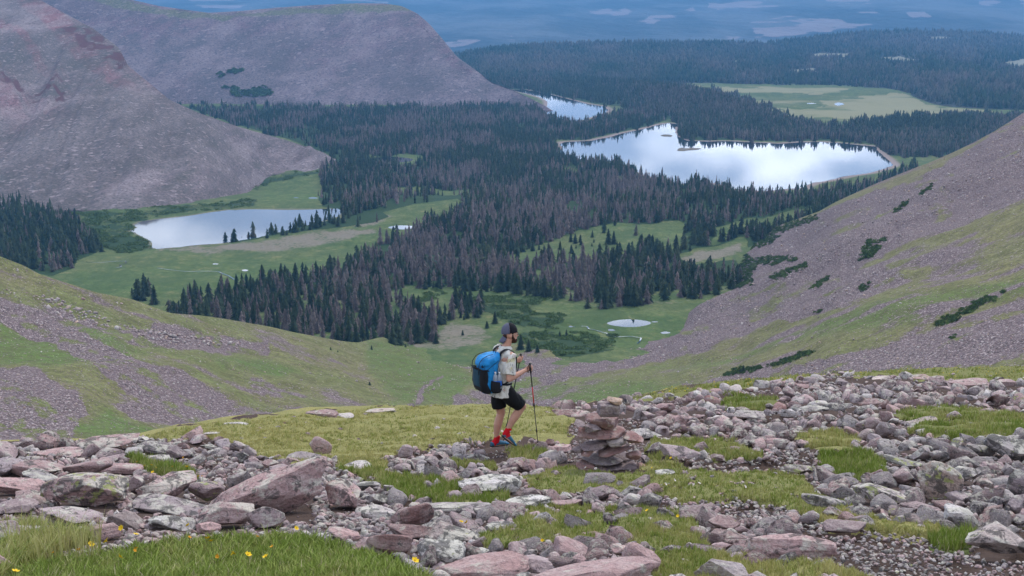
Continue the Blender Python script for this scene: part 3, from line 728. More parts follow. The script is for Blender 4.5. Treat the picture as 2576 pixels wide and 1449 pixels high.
# ================================================================== FOREST
def conifer(layers, seg, seed, r0=.17, taper=.9, ragged=.35, base=.06, droop=.35):
    """unit-height spruce: crown of stacked jagged skirts"""
    rg = np.random.RandomState(seed)
    V, T = [], []
    for k in range(layers):
        t = k / layers
        z0 = base + (1 - base) * t
        r = r0 * (1 - t) ** taper * (1 + .18 * rg.randn()) + .006
        zt = min(1.0, z0 + (1 - base) / layers * 2.0)
        a0 = rg.rand() * 6.28; n = max(4, int(round(seg * (1 - .45 * t))))
        cx, cy = rg.randn(2) * .006
        ap = len(V); V.append((cx, cy, zt))
        for i in range(n):
            a = a0 + 2 * math.pi * i / n + rg.randn() * .12
            q = r * (1 + (ragged if i % 2 else -ragged) * (.5 + rg.rand()))
            V.append((cx + q * math.cos(a), cy + q * math.sin(a), z0 - droop * q * (1 if i % 2 else .2) + rg.randn() * .006))
        for i in range(n): T.append((ap, ap + 1 + i, ap + 1 + (i + 1) % n))
    return np.array(V), np.array(T)
def trunk_np(seg=6, r=.018, top=.9):
    V = []; T = []
    for i in range(seg):
        a = 2 * math.pi * i / seg; V += [(r * math.cos(a), r * math.sin(a), -.04)]
    V.append((0, 0, top))
    for i in range(seg): T.append((i, (i + 1) % seg, seg))
    return np.array(V), np.array(T)
def snag(seed, n=46):
    """bare dead spruce: fine twigs instead of skirts"""
    rg = np.random.RandomState(seed); V, T = [], []
    for i in range(n):
        z = .1 + .88 * rg.rand() ** .8; a = rg.rand() * 6.28; L_ = .13 * (1.05 - z) * (.6 + .6 * rg.rand()) + .01
        d = np.array((math.cos(a), math.sin(a))); s = np.array((-d[1], d[0])) * .012
        k = len(V); V += [(s[0], s[1], z + .03), (-s[0], -s[1], z + .02), (d[0] * L_, d[1] * L_, z - .25 * L_)]
        T.append((k, k + 1, k + 2))
    v2, t2 = conifer(9, 7, seed + 3, .085, .8, .5, .12)
    return np.concatenate([np.array(V), v2]), np.concatenate([np.array(T), t2 + len(V)])
def tree_mat(name, living, dead):
    b = NB(name, .95, .08)
    t = b.attr('tint'); r = b.attr('rnd'); hgt = b.attr('hgt')
    f = b.noise(b.pos, .9, 2)
    lv = b.mix(r, living[0], living[1]); dv = b.mix(r, dead[0], dead[1])
    c = b.mix(t, lv, dv)
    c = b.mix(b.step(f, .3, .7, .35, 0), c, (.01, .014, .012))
    return b.out(c)
MT = tree_mat('spruce crowns', ((.018, .040, .026), (.050, .080, .038)), ((.115, .095, .095), (.24, .195, .19)))
MTR = plain('spruce bark', (.13, .11, .105), .9, .1, .3, 3)
def batch(protos, pos, h, wid, yaw, which, extra):
    Vs, Ts, at = [], [], {k: [] for k in extra}
    off = 0
    for k, (pv, pt) in enumerate(protos):
        idx = np.where(which == k)[0]
        if not len(idx): continue
        c, s = np.cos(yaw[idx])[:, None], np.sin(yaw[idx])[:, None]
        x = (pv[None, :, 0] * c - pv[None, :, 1] * s) * (h * wid)[idx][:, None]; y = (pv[None, :, 0] * s + pv[None, :, 1] * c) * (h * wid)[idx][:, None]
        z = pv[None, :, 2] * h[idx][:, None]
        P3 = np.stack([x, y, z], -1) + pos[idx][:, None]
        Vs.append(P3.reshape(-1, 3)); n = len(pv)
        Ts.append((pt[None] + (np.arange(len(idx)) * n)[:, None, None] + off).reshape(-1, 3)); off += n * len(idx)
        for e in extra: at[e].append(np.repeat(extra[e][idx], n))
    return np.concatenate(Vs), np.concatenate(Ts), {k: np.concatenate(v) for k, v in at.items()}
rg = np.random.RandomState(5)
def sample(poly_list, n, cut=None, box=(-500, 3100, 160, 900)):
    px = rg.uniform(box[0], box[1], n); py = rg.uniform(box[2], box[3], n)
    d = np.full(n, -1e9)
    for p in poly_list: d = np.maximum(d, sdist(px, py, p))
    k = d + 8 * fbm(px / 16, py / 9, 0, 77, 3) > 5 * (rg.rand(n) ** 2 - .12)
    if cut: k &= (inpoly(px, py, cut, 12, 0) < .5) | (rg.rand(n) < .006)
    return px[k], py[k]
AREA = 3600 * 740.
# main forest (candidates at one per 5 px2, thinned by distance)
px, py = sample([FOREST_MAIN] + FOREST_EXTRA, int(AREA / 4.5), OPENINGS, (-500, 3100, 160, 900))
D = vz(px, py)
H_ = -floor_z(D)
cell = (F * H_ / D ** 2 * 5.0) * (5.0 * F / D)      # screen area per tree at 5 m spacing
keep = rg.rand(len(px)) < np.clip(4.5 / cell, 0, 1) * .95
dens = fbm(px / 60, py / 25, 0, 101, 4)
keep &= rg.rand(len(px)) < sstep(-.9, .1, dens + 1.2 * ((px < 1110) & (py > 690))) + .18
# thin belt beside the left lake
belt = inpoly(px, py, [FOREST_EXTRA[1]]) > 0
keep &= (~belt) | (rg.rand(len(px)) < .5)
thin = inpoly(px, py, [[(860,575),(880,548),(1000,505),(1180,484),(1215,500),(1110,548),(1040,575),(1000,588),(930,592)],[(1690,660),(1800,615),(1900,600),(1900,640),(1880,700),(1800,690)]], 0, 0) > 0
keep &= (~thin) | (rg.rand(len(px)) < .13)
px, py, D = px[keep], py[keep], D[keep]
hid = (py < 0)
z = vground(px, D)
pos = np.stack([XofPx(px, D, z), D, z], -1)
# hidden behind the near slopes: drop
nt_at = np.interp(px, NPX, nt_)
vis = ~(((px < 920) | (px > 2040)) & (py - 14 * F / D * 1.05 > nt_at + 2) & (near_D(px, np.minimum(py, 1200)) < D))
pos, px, py, D = pos[vis], px[vis], py[vis], D[vis]
n = len(px)
h = np.clip(11.0 + 3.0 * rg.randn(n) + 1.5 * fbm(px / 25, py / 10, 0, 44, 2), 3.5, 21) * (1 - .25 * (rg.rand(n) < .18) * rg.rand(n))
edge = sdist(px, py, FOREST_MAIN)
h = np.where(rg.rand(n) < .12, h * .6, h)
bar = sdist(px, py, FOREST_EXTRA[1]); h = np.where(bar > 0, h * .8, h)
dn = fbm(pos[:, 0] / 70, pos[:, 1] / 110, 0, 111, 3)
dead_p = np.clip(.48 + .7 * dn, .03, .95)
dead_p = np.where((py > 765) & (px < 1110), dead_p * .75 - .05, dead_p)
dead_p = np.where((px > 1500) & (py > 540) | (px > 2000), dead_p * .45, dead_p); dead_p = np.where(bar > -6, .12, dead_p)
dead_p = np.where(edge < 7, dead_p * .5, dead_p)
dead = rg.rand(n) < dead_p
tint = np.where(dead, .75 + .25 * rg.rand(n), .12 * rg.rand(n)); tint = np.where(rg.rand(n) < .05, .4, tint)
wid = np.where(dead, .85, 1.05) * (1 + .15 * rg.randn(n)); wid = np.clip(wid, .6, 1.5)
yaw = rg.rand(n) * 6.28
# near individuals
order = np.argsort(-(h / D) - (edge < 10) * .002)
front = (D < 1050)
scr_h = h / D * F
vis2 = (proj(pos[:, 0], pos[:, 1], pos[:, 2])[1] - scr_h * .5 < np.interp(px, NPX, nt_) + 2) | ((px > 905) & (px < 1740))
cand = np.where(front & vis2)[0]
cand = cand[np.argsort(-scr_h[cand])]
NEAR_N = 262
ind = cand[:NEAR_N]
rest = np.setdiff1d(np.arange(n), ind)
LIV = [conifer(17, 17, 200 + i, .175 + .02 * (i % 3), .85, .55, .02) for i in range(7)]
DED = [conifer(16, 15, 300 + i, .145 + .015 * (i % 3), .72, .65, .05, .5) for i in range(5)] + [snag(400 + i) for i in range(3)]
def mid(seed, dead): return conifer(10, 9, seed, (.15 if dead else .18) + .02 * (seed % 3), .78, .6, .0)
MID = [mid(500 + i, 0) for i in range(5)] + [mid(520 + i, 1) for i in range(5)]
LOW = [conifer(4, 6, 540 + i, .17, .8, .3, .0) for i in range(6)]
def forest_obj(name, sel, protos, which, label):
    V, T, at = batch(protos, pos[sel], h[sel], wid[sel], yaw[sel], which, dict(tint=tint[sel], rnd=rg.rand(len(sel))))
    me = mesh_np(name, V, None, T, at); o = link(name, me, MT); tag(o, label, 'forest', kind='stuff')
selN = rest[D[rest] < 1300]; selM = rest[D[rest] >= 1300]
PR = LIV + DED
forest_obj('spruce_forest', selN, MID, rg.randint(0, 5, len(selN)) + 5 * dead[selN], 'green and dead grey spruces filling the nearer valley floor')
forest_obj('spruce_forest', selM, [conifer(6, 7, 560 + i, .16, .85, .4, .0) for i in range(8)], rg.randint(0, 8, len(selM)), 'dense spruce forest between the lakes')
print('forest', n, len(selN), len(selM))
main_forest = (pos, h, dead)
# single trees with trunk and crown
TREE_ME = {}
def tree_meshes(kind, i):
    k = (kind, i)
    if k not in TREE_ME:
        v, t = (LIV if kind == 'l' else DED)[i]
        rr = np.random.RandomState(i + 7); base = .05 if kind == 'l' else .85
        at = dict(tint=np.full(len(v), base), rnd=np.clip(np.repeat(rr.rand(len(v) // 6 + 1), 6)[:len(v)], 0, 1))
        TREE_ME[k] = (mesh_np('spruce_crown', v, None, t, at), mesh_np('spruce_trunk', *((trunk_np()[0], None, trunk_np()[1]))))
    return TREE_ME[k]
ROOTS = {}
def put_tree(kind, i, p, hh, ww, yw, label, group):
    k = (kind, i)
    if k not in ROOTS:
        cm, tm = tree_meshes(kind, i)
        e = link('spruce_tree' if kind == 'l' else 'dead_spruce_tree', None); e.empty_display_size = .1
        link('crown', cm, MT, e); link('trunk', tm, MTR, e)
        ROOTS[k] = e; o = e
    else:
        src = ROOTS[k]; o = src.copy(); sc.collection.objects.link(o)
        for c in src.children:
            d = c.copy(); sc.collection.objects.link(d); d.parent = o
    o.location = p; o.rotation_euler = (0, 0, yw); o.scale = (hh * ww, hh * ww, hh)
    tag(o, label, 'spruce', group)
    return o
def zone(x, y, dd, hh=12, ww=1):
    q = ('very tall ' if hh > 15.5 else 'tall ' if hh > 13.6 else 'short ' if hh < 10.8 else '') + ('bushy ' if ww > 1.17 else 'slim ' if ww < .86 else '') + ('dead grey-purple spruce' if dd else 'dark green spruce')
    if x < 760: return q + ' at the left end of the lower stand', 'spruces at the left end of the lower stand'
    if x < 1130: return q + ' in the lower stand left of the cirque meadow', 'spruces of the lower stand'
    if x < 1480: return q + ' in the forest front behind the meadow', 'spruces behind the meadow'
    if x < 1760: return q + ' in the forest front directly behind the oval tarn', 'spruces behind the tarn'
    return q + ' at the forest corner beside the pink scree slope', 'spruces beside the pink scree'
for k in ind:
    lab, grp = zone(px[k], py[k], dead[k], h[k], wid[k])
    if edge[k] < 7: lab = lab.replace(' in the lower stand left', ' on the edge of the lower stand left')
    if len(lab.split()) > 16: lab = lab.replace('very ', '', 1)
    if len(lab.split()) > 16: lab = lab.replace('directly ', '')
    if len(lab.split()) > 16: lab = lab.replace('dark ', '').replace('grey-purple ', '')
    put_tree('d' if dead[k] else 'l', rg.randint(0, 8 if dead[k] else 7), pos[k], h[k], wid[k], yaw[k], lab, grp + (' (dead)' if dead[k] else ' (green)'))
# lone trees in the meadows: base px, base py, height px, label
LONE = [(1380,637,29,'largest lone green spruce in the sunny clearing'),(1409,628,22,'lone spruce left of centre in the clearing'),(1340,630,26,'dark spruce at the left end of the clearing'),(1356,627,16,'short spruce beside the left end of the clearing'),
        (1436,607,23,'tall slim spruce at the middle of the clearing'),(1447,612,26,'tall slim spruce right next to another in the clearing'),(1459,609,19,'lone spruce in the middle right of the clearing'),(1418,639,18,'small spruce near the lower edge of the clearing'),
        (1437,638,23,'spruce on the lower edge of the clearing'),(1449,624,10,'tiny spruce in the middle of the clearing'),(1490,597,18,'lone spruce toward the right of the clearing'),(1489,620,9,'tiny spruce below its twin in the clearing'),(1494,610,10,'tiny spruce above its twin in the clearing'),
        (1530,616,40,'big dark spruce at the right edge of the clearing'),(1544,615,34,'dark spruce behind the right edge of the clearing')]
def sample_h(hp, D): return hp * D / F
for i, (x, y, hp, lab) in enumerate(LONE):
    Dq = float(vz(np.array([x]), np.array([y]))[0]); zq_ = float(vground(x, Dq))
    put_tree('l', i % 7, (XofPx(x, Dq, zq_), Dq, zq_), hp * Dq / F * 1.05, 1.15, i * 1.3, lab, 'lone spruces in the clearing')
LONE2 = [(1142,765,20,'small spruce on the left of the pair in the upper meadow'),(1155,765,12,'smaller spruce of the pair in the upper meadow'),(1170,763,13,'lone small spruce right of the pair in the upper meadow'),
         (1130,812,28,'dark spruce left in the little clump above the bare patch'),(1175,808,30,'bushy spruce in the little clump above the bare patch'),(1200,806,32,'tall bushy spruce at the right of the little clump'),
         (1060,830,34,'tall spruce left of the bare patch'),(1097,868,30,'round bushy spruce below the bare patch'),(1080,858,26,'spruce at the right edge of the lower stand'),(1225,832,20,'lone bushy spruce left of the hiker cap'),
         (1245,820,32,'tall dark spruce beside the hiker cap'),(1020,876,12,'small lone spruce on the slope below the stand'),(935,880,12,'tiny lone spruce below the lower stand'),(1164,848,14,'small spruce in the bare patch'),
         (1310,880,40,'dark bushy spruce right of the hiker face'),(1330,884,32,'bushy spruce in the willow thicket right of the hiker'),(1352,886,22,'small spruce at the edge of the willow thicket'),(1408,856,18,'small spruce in the willow thicket'),(1425,854,20,'dark spruce in the middle of the willow thicket')]
for i, (x, y, hp, lab) in enumerate(LONE2):
    Dq = float(vz(np.array([x]), np.array([y]))[0]); zq_ = float(vground(x, Dq))
    sp = surf_near(x, y)[0]
    p = (XofPx(x, Dq, zq_), Dq, zq_)
    if sp[1] < Dq: p = tuple(sp)
    put_tree('l', (i + 3) % 7, p, hp * p[1] / F * 1.05, 1.3, i * 1.7, lab, 'small spruces around the cirque meadow')
for i, (x, y, hp, lab) in enumerate([(832,880,9,'tiny spruce seedling high on the grassy left slope'),(930,968,10,'single small dark spruce alone on the grassy bowl'),(850,886,5,'low dark bush on the left slope'),(1870,934,18,'small spruce at the left end of the dark shrub strip'),(1862,938,12,'second small spruce at the shrub strip')]):
    p = surf_near(x, y)[0]; put_tree('l', i % 7, tuple(p), hp * p[1] / F, 1.7, i, lab, 'tiny spruces on the slopes')
# ridge forest behind the lakes
def far_forest(polys, cut, per, hm, name, label, Df, box, deadp, sd):
    global rg
    rg = np.random.RandomState(sd)
    A = (box[1] - box[0]) * (box[3] - box[2])
    x, y = sample(polys, int(A / per), cut, box)
    D_ = Df(x, y); ok = D_ > 0; x, y, D_ = x[ok], y[ok], D_[ok]
    return x, y, D_
def ridge_D(x, y):
    """front face of the ridge, nearest hit"""
    Ds = np.linspace(1850, 4400, 220)
    best = np.full(len(x), -1.)
    tg = tanp(y)
    zp = None
    for d in Ds:
        val = -valley_z(x, np.full(len(x), d)) / d
        hit = (best < 0) & (val <= tg); best[hit] = d
    return best
x, y, D_ = far_forest([FOREST_RIDGE], None, 5.5, 12, 'r', '', ridge_D, (1190, 3100, 180, 400), .4, 9)
z_ = vground(x, D_)
pos = np.stack([XofPx(x, D_, z_), D_, z_], -1); n = len(x)
h = 12.5 + 2.5 * rg.randn(n); h = np.clip(h, 6, 19); wid = 1.1 + .15 * rg.randn(n); yaw = rg.rand(n) * 6
dead = rg.rand(n) < np.clip(.38 + .5 * fbm(x / 120, y / 40, 0, 8, 3), 0, .9); tint = np.where(dead, .6 * rg.rand(n) + .2, .1)
px, py = x, y
forest_obj('ridge_forest', np.arange(n), LOW, rg.randint(0, 6, n), 'dark spruce forest on the ridge behind the large lake')
print('ridge', n)
# forest on far hills: on the mesh grid of the hills
PXh, PYh, ph = L4
rows_ = slice(2, -2)
pm = ph[rows_]; nr, nc = pm.shape[:2]
rg = np.random.RandomState(12)
N_ = 30000
ii = rg.rand(N_) * (nr - 1.01); jj = rg.rand(N_) * (nc - 1.01)
i0, j0 = ii.astype(int), jj.astype(int); a, b_ = (ii - i0)[:, None], (jj - j0)[:, None]
pp = (pm[i0, j0] * (1 - a) + pm[i0 + 1, j0] * a) * (1 - b_) + (pm[i0, j0 + 1] * (1 - a) + pm[i0 + 1, j0 + 1] * a) * b_
x, y, _ = proj(pp[:, 0], pp[:, 1], pp[:, 2])
k = (hmask(x, y, pp)['green'] < .4) & (x < 2700)
pos = pp[k]; x, y = x[k], y[k]; n = len(x)
h = np.clip(15 + 3 * rg.randn(n), 8, 24); wid = 1.5 + .3 * rg.randn(n); yaw = rg.rand(n) * 6
tint = np.clip(.25 + .35 * fbm(x / 90, y / 25, 0, 8, 3) + .15 * rg.randn(n), 0, .8)
forest_obj('hill_forest', np.arange(n), [conifer(3, 5, 600 + i, .18, .8, .3, 0) for i in range(5)], rg.randint(0, 5, n), 'distant forest covering the far hills')
# scattered small trees on the far meadow edge
# ---- low shrub patches (krummholz), each a thing
def leafclump(seed, n=70):
    r = np.random.RandomState(seed); V, T = [], []
    for i in range(n):
        d = r.randn(3); d /= np.linalg.norm(d); d[2] = abs(d[2]); c = d * (.55 + .45 * r.rand()) * np.array((1, 1, .75))
        u = r.randn(3) * .16; w_ = r.randn(3) * .16
        k = len(V); V += [c + u, c - u * .6 + w_, c - w_ + (0, 0, .06)]; T.append((k, k + 1, k + 2))
    return np.array(V), np.array(T)
CLUMP = [leafclump(700 + i) for i in range(5)]
def shrub_mat():
    b = NB('shrub leaves', .9, .1)
    c = b.mix(b.attr('rnd'), (.045, .078, .03), (.13, .20, .065)); c = b.mix(b.step(b.noise(b.pos, .5, 3), .35, .65, 0, .5), c, (.06, .10, .04))
    return b.out(c)
MSH = shrub_mat()
def shrub_patch(poly, label, size, surf, dens=1., cat='shrub', name='shrub', kind=None, group=None):
    poly = np.array(poly, float); r = np.random.RandomState(int(poly[0, 0]) % 9999)
    lo, hi = poly.min(0), poly.max(0)
    c = poly.mean(0); p0 = surf(np.array([c[0]]), np.array([c[1]]))[0]; spx = size * F / p0[1]
    area = (hi[0] - lo[0]) * (hi[1] - lo[1]); m = int(np.clip(area / (spx * spx * .28) * dens, 12, 1500))
    x = r.uniform(lo[0], hi[0], m); y = r.uniform(lo[1], hi[1], m)
    ok = sdist(x, y, poly) + 2.5 * fbm(x / 8, y / 5, 0, 3, 2) > 0; x, y = x[ok], y[ok]
    if not len(x): return
    p = surf(x, y); s = size * (.55 + .6 * r.rand(len(x)))
    V, T, at = batch(CLUMP, p - p0, s, np.ones(len(x)), r.rand(len(x)) * 6, r.randint(0, 5, len(x)), dict(rnd=r.rand(len(x)), tint=np.zeros(len(x))))
    V[:, 2] *= 1.0
    me = mesh_np(name, V, None, T, at); o = link(name, me, MSH, loc=p0); tag(o, label, cat, group, kind)
SH = [(zq([(1760,1260),(1790,1200),(1840,1215),(1905,1180),(1880,1215),(1830,1225),(1790,1245)], *TR), 'upper curved dark shrub patch on the right slope', 1.5),
      (zq([(1745,1310),(1770,1260),(1840,1235),(1855,1245),(1820,1290),(1760,1312)], *TR), 'lower dark shrub patch on the right slope', 1.5),
      (zq([(1920,1065),(1960,1030),(2010,995),(1985,1040),(1930,1068)], *TR), 'small shrub streak high on the right slope', 1.4),
      (zq([(2035,985),(2080,955),(2120,925),(2110,950),(2060,985)], *TR), 'uppermost shrub streak near the right skyline', 1.4),
      (zq([(1495,1455),(1560,1410),(1605,1380),(1590,1415),(1540,1450)], *TR), 'slanting shrub streak above the grassy strip', 1.3),
      (zq([(1740,1445),(1800,1425),(1810,1440),(1760,1465)], *TR), 'small round shrub on the right slope', 1.2),
      (zq([(2120,190),(2170,150),(2255,132),(2250,165),(2180,190)], *BR), 'left dark shrub mat near the right edge', .9),
      (zq([(2238,135),(2260,105),(2335,85),(2340,115),(2290,135)], *BR), 'middle dark shrub mat near the right edge', .9),
      (zq([(2310,80),(2360,50),(2440,38),(2445,60),(2350,90)], *BR), 'upper dark shrub mat near the right edge', .9),
      (zq([(1065,440),(1130,405),(1250,390),(1260,400),(1180,425),(1090,445)], *BR), 'low shrub strip beside the small spruce', .9),
      (zq([(1280,392),(1400,350),(1500,312),(1525,325),(1420,368),(1320,395)], *BR), 'long slanting shrub strip on the right slope', .9),
      (zq([(2450,25),(2475,12),(2480,28)], *BR), 'tiny bush near the right edge', .8), (zq([(2205,250),(2235,238),(2240,250),(2215,258)], *BR), 'small lone bush on the right slope', .7),
      (zq([(1515,120),(1555,110),(1560,120),(1520,126)], *BR), 'little flat bush in the pink scree', .8)]
for poly, lab, s_ in SH: shrub_patch(poly, lab, s_, surf_near, 1.3, group='shrub mats on the right slope')
for poly, lab, s_ in [(zq([(1120,1260),(1200,1225),(1300,1180),(1350,1190),(1300,1225),(1180,1265)], *TR), 'green shrub thicket under the forest corner', 1.6),
      (zq([(1185,1180),(1280,1150),(1400,1120),(1530,1085),(1545,1100),(1480,1125),(1380,1160),(1250,1195)], *TR), 'long dark shrub band beside the upper forest edge', 1.6),
      (zq([(1200,1310),(1280,1290),(1430,1290),(1440,1310),(1300,1340),(1250,1330)], *TR), 'spreading shrubs above the scree corner', 1.6),
      (zq([(1290,1400),(1350,1370),(1490,1320),(1480,1345),(1400,1380),(1330,1410)], *TR), 'shrubs in the scree right of the forest corner', 1.5),
      (zq([(1040,1310),(1180,1280),(1240,1330),(1200,1400),(1240,1440),(1120,1449),(1080,1380)], *TR), 'dense shrubs at the forest corner', 1.8)]:
    shrub_patch(poly, lab, s_, surf_near, 1.1, group='thickets at the forest corner')
def surf_grid(G3):
    PX_, PY_, p_ = G3
    def f(x, y):
        out = []
        for a, c in zip(np.atleast_1d(x), np.atleast_1d(y)):
            j = int(np.argmin(abs(PX_[0] - a))); q = p_[2:-2, j]; qy = proj(q[:, 0], q[:, 1], q[:, 2])[1]
            i = int(np.argmin(abs(qy - c))); r_ = q[i].copy(); r_[0] = XofPx(a, r_[1], r_[2]); out.append(r_)
        return np.array(out)
    return f
g3 = surf_grid(L3)
for poly, lab in [(zq([(1093,388),(1100,368),(1125,362),(1128,385),(1105,392)], 0, 0), 'left upper juniper patch on the domed mountain'), (zq([(1145,365),(1150,350),(1190,342),(1225,350),(1220,366),(1180,372)], 0, 0), 'right upper juniper patch on the domed mountain'),
     (zq([(1120,442),(1122,428),(1145,428),(1148,442)], 0, 0), 'small juniper patch at the left end of the lower mat'),
     (zq([(1155,430),(1195,430),(1200,455),(1245,452),(1300,440),(1330,428),(1372,470),(1360,482),(1280,490),(1230,480),(1190,488),(1165,470)], 0, 0), 'large lower juniper mat on the domed mountain')]:
    shrub_patch(poly, lab, 6.0, g3, .9, group='juniper mats on the domed mountain')
# willow thickets in the meadows (stuff)
wil = []
rr = np.random.RandomState(3)
x = rr.uniform(120, 1600, 260000); y = rr.uniform(420, 910, 260000)
m_ = inpoly(x, y, SHRUBBY, 8, 0) > 0
m_ &= fbm(x / 22, y / 7, 0, 303, 3) > .02
m_ &= rr.rand(len(x)) < np.where(y < 700, .55, .8)
x, y = x[m_], y[m_]; D_ = vz(x, y); z_ = vground(x, D_)
sn = near_D(x, y); ok = ~((sn < D_) & (x < 900) & (y > np.interp(x, NPX, nt_)))
x, D_, z_ = x[ok], D_[ok], z_[ok]
p = np.stack([XofPx(x, D_, z_), D_, z_], -1); s = np.where(D_ > 1100, 1.6, 1.25) * (.6 + .8 * rr.rand(len(x)))
V, T, at = batch([leafclump(720 + i, 16) for i in range(5)], p, s, np.full(len(x), 1.25), rr.rand(len(x)) * 6, rr.randint(0, 5, len(x)), dict(rnd=.5 + .5 * rr.rand(len(x)), tint=np.zeros(len(x))))
o = link('willow_thicket', mesh_np('willow_thicket', V, None, T, at), MSH); tag(o, 'low green willow thickets in the valley meadows', 'thicket', kind='stuff')
print('willow', len(x))
# ================================================================== FOREGROUND GROUND
SL = .2549
CREST = [(-800,1180),(-100,1120),(0,1115),(200,1108),(360,1100),(430,1086),(500,1072),(620,1060),(770,1045),(860,1038),(960,1030),(1100,1026),(1250,1024),(1400,1024),(1500,1018),(1600,1000),(1680,985),(1750,975),(1850,962),(2000,947),(2150,938),(2300,932),(2576,925),(3300,915)]
GRASS = {
 'turf': [(350,1104),(430,1080),(500,1066),(620,1052),(770,1036),(960,1022),(1250,1015),(1400,1024),(1440,1060),(1440,1100),(1400,1108),(1300,1104),(1200,1110),(1100,1122),(1010,1138),(960,1158),(975,1190),(900,1190),(850,1178),(835,1158),(760,1172),(700,1160),(660,1150),(600,1128),(560,1108),(500,1100),(420,1108)],
 'mound': [(850,1180),(930,1180),(1000,1195),(1090,1205),(1180,1222),(1290,1245),(1290,1265),(1130,1276),(1040,1268),(980,1255),(960,1225),(890,1200)],
 'cairn': [(1290,1205),(1360,1190),(1440,1182),(1500,1190),(1620,1195),(1720,1178),(1800,1195),(1960,1192),(2030,1212),(2050,1250),(2150,1275),(2120,1300),(2060,1310),(1980,1290),(1940,1265),(1850,1258),(1710,1268),(1640,1245),(1560,1240),(1440,1245),(1340,1238)],
 'lower': [(1300,1290),(1440,1272),(1560,1290),(1600,1280),(1710,1290),(1760,1335),(1790,1400),(1800,1449),(1740,1500),(1660,1500),(1640,1400),(1540,1350),(1480,1372),(1350,1368),(1240,1388),(1190,1350),(1290,1335)],
 'front': [(-40,1620),(20,1480),(70,1445),(140,1430),(230,1412),(320,1398),(420,1382),(520,1372),(620,1364),(700,1362),(800,1374),(880,1392),(950,1415),(1030,1448),(1080,1475),(1120,1620)],
 'small': [(1818,1005),(1860,998),(1950,1004),(1955,1014),(1925,1032),(1870,1046),(1825,1035)],
 'right': [(2240,1042),(2290,1026),(2400,1022),(2500,1036),(2576,1042),(2700,1045),(2700,1100),(2576,1096),(2520,1108),(2480,1118),(2400,1112),(2330,1100),(2280,1090),(2310,1070),(2260,1060)],
 'strip': [(1560,1008),(1650,990),(1700,978),(1850,960),(2000,944),(2150,935),(2300,926),(2576,918),(3300,905),(3300,955),(2576,958),(2400,960),(2300,956),(2290,950),(2080,945),(1960,968),(1850,978),(1750,992),(1640,1008)],
 'tuft': [(2045,1152),(2090,1142),(2180,1142),(2225,1165),(2235,1195),(2200,1205),(2160,1216),(2110,1210),(2060,1180)],
 'cairnr': [(1640,1112),(1740,1104),(1830,1110),(1900,1140),(1912,1155),(1880,1164),(1800,1160),(1770,1148),(1640,1140)],
 'dry': [(1990,1100),(2040,1088),(2110,1088),(2160,1108),(2170,1128),(2080,1136),(2020,1128)],
 'corner': [(2340,1362),(2380,1344),(2440,1342),(2455,1370),(2420,1386),(2360,1384)],
 'tiny': [(1275,1138),(1300,1126),(1350,1126),(1378,1150),(1362,1170),(1290,1162)],
 'flowers': [(315,1150),(360,1160),(420,1163),(460,1178),(495,1200),(500,1222),(470,1222),(400,1205),(350,1185)],
 'path_tuft': [(1120,1168),(1190,1160),(1255,1172),(1240,1186),(1150,1184)], 'path_edge': [(1320,1096),(1400,1094),(1425,1104),(1330,1108)],
 'side': [(1630,1130),(1660,1110),(1680,1130),(1670,1160),(1640,1170)],
 'seam': [(1600,1180),(1660,1165),(1720,1170),(1700,1190)],
 'stalk': [(-40,1500),(-40,1360),(60,1330),(140,1350),(250,1370),(120,1410),(40,1450)],
 'right_dry': [(2020,1300),(2120,1290),(2300,1320),(2420,1340),(2300,1350),(2140,1330),(2060,1322)],
 'bottom_dry': [(1640,1440),(1800,1400),(1960,1420),(2100,1430),(2200,1470),(1640,1500)]}
LUSHNESS = {'turf': .22, 'mound': .7, 'cairn': .5, 'lower': .55, 'front': .95, 'small': .7, 'right': .62, 'strip': .55, 'tuft': .85, 'cairnr': .6, 'dry': .25, 'corner': .9, 'tiny': .65, 'flowers': .8, 'path_tuft': .6, 'path_edge': .5, 'side': .4, 'seam': .3, 'stalk': .55, 'right_dry': .12, 'bottom_dry': .2}
BLADE = {'turf': .05, 'mound': .075, 'cairn': .045, 'lower': .05, 'front': .088, 'small': .13, 'right': .10, 'strip': .12, 'tuft': .09, 'cairnr': .07, 'dry': .09, 'corner': .085, 'tiny': .09, 'flowers': .10, 'path_tuft': .06, 'path_edge': .06, 'side': .09, 'seam': .05, 'stalk': .13, 'right_dry': .04, 'bottom_dry': .05}
DIRT = [[(1000,1140),(1090,1124),(1200,1112),(1262,1104),(1430,1102),(1440,1118),(1370,1128),(1280,1136),(1180,1139),(1080,1146),(1010,1162)],
        [(1640,1172),(1760,1160),(1900,1166),(1960,1142),(2080,1134),(2200,1128),(2230,1140),(2060,1150),(2050,1170),(1980,1192),(1850,1186),(1700,1180)],
        [(1980,1320),(2100,1318),(2300,1345),(2480,1360),(2560,1390),(2700,1400),(2700,1500),(2100,1500),(2060,1420),(2010,1370)],
        [(1620,1250),(1720,1266),(1850,1256),(1950,1270),(1960,1292),(1850,1290),(1760,1282),(1640,1268)]]
def fg_scale(px): return np.interp(px, *zip(*CREST))
def Dcrest(px): return 1.7 / (tanp(fg_scale(px)) - SL)
def G(x, D, fine=True):
    px = 1288 + F * x / (D * (CS + SN * .3))
    dc = Dcrest(px)
    z = -1.7 - SL * D
    e = sstep(1.15, .85, D / dc)
    z = z + (.10 * fbm(x / 2.6, D / 2.6, 0, 131, 3) + .035 * fbm(x / .55, D / .55, 0, 137, 2)) * (.35 + .65 * e) * np.clip(D / 14, .7, 1.6)
    o = np.maximum(D - dc * .97, 0)
    z = z - np.where(o < dc * .6, o * o * .35 / dc, (dc * .6) ** 2 * .35 / dc + (o - dc * .6) * .42)
    return z
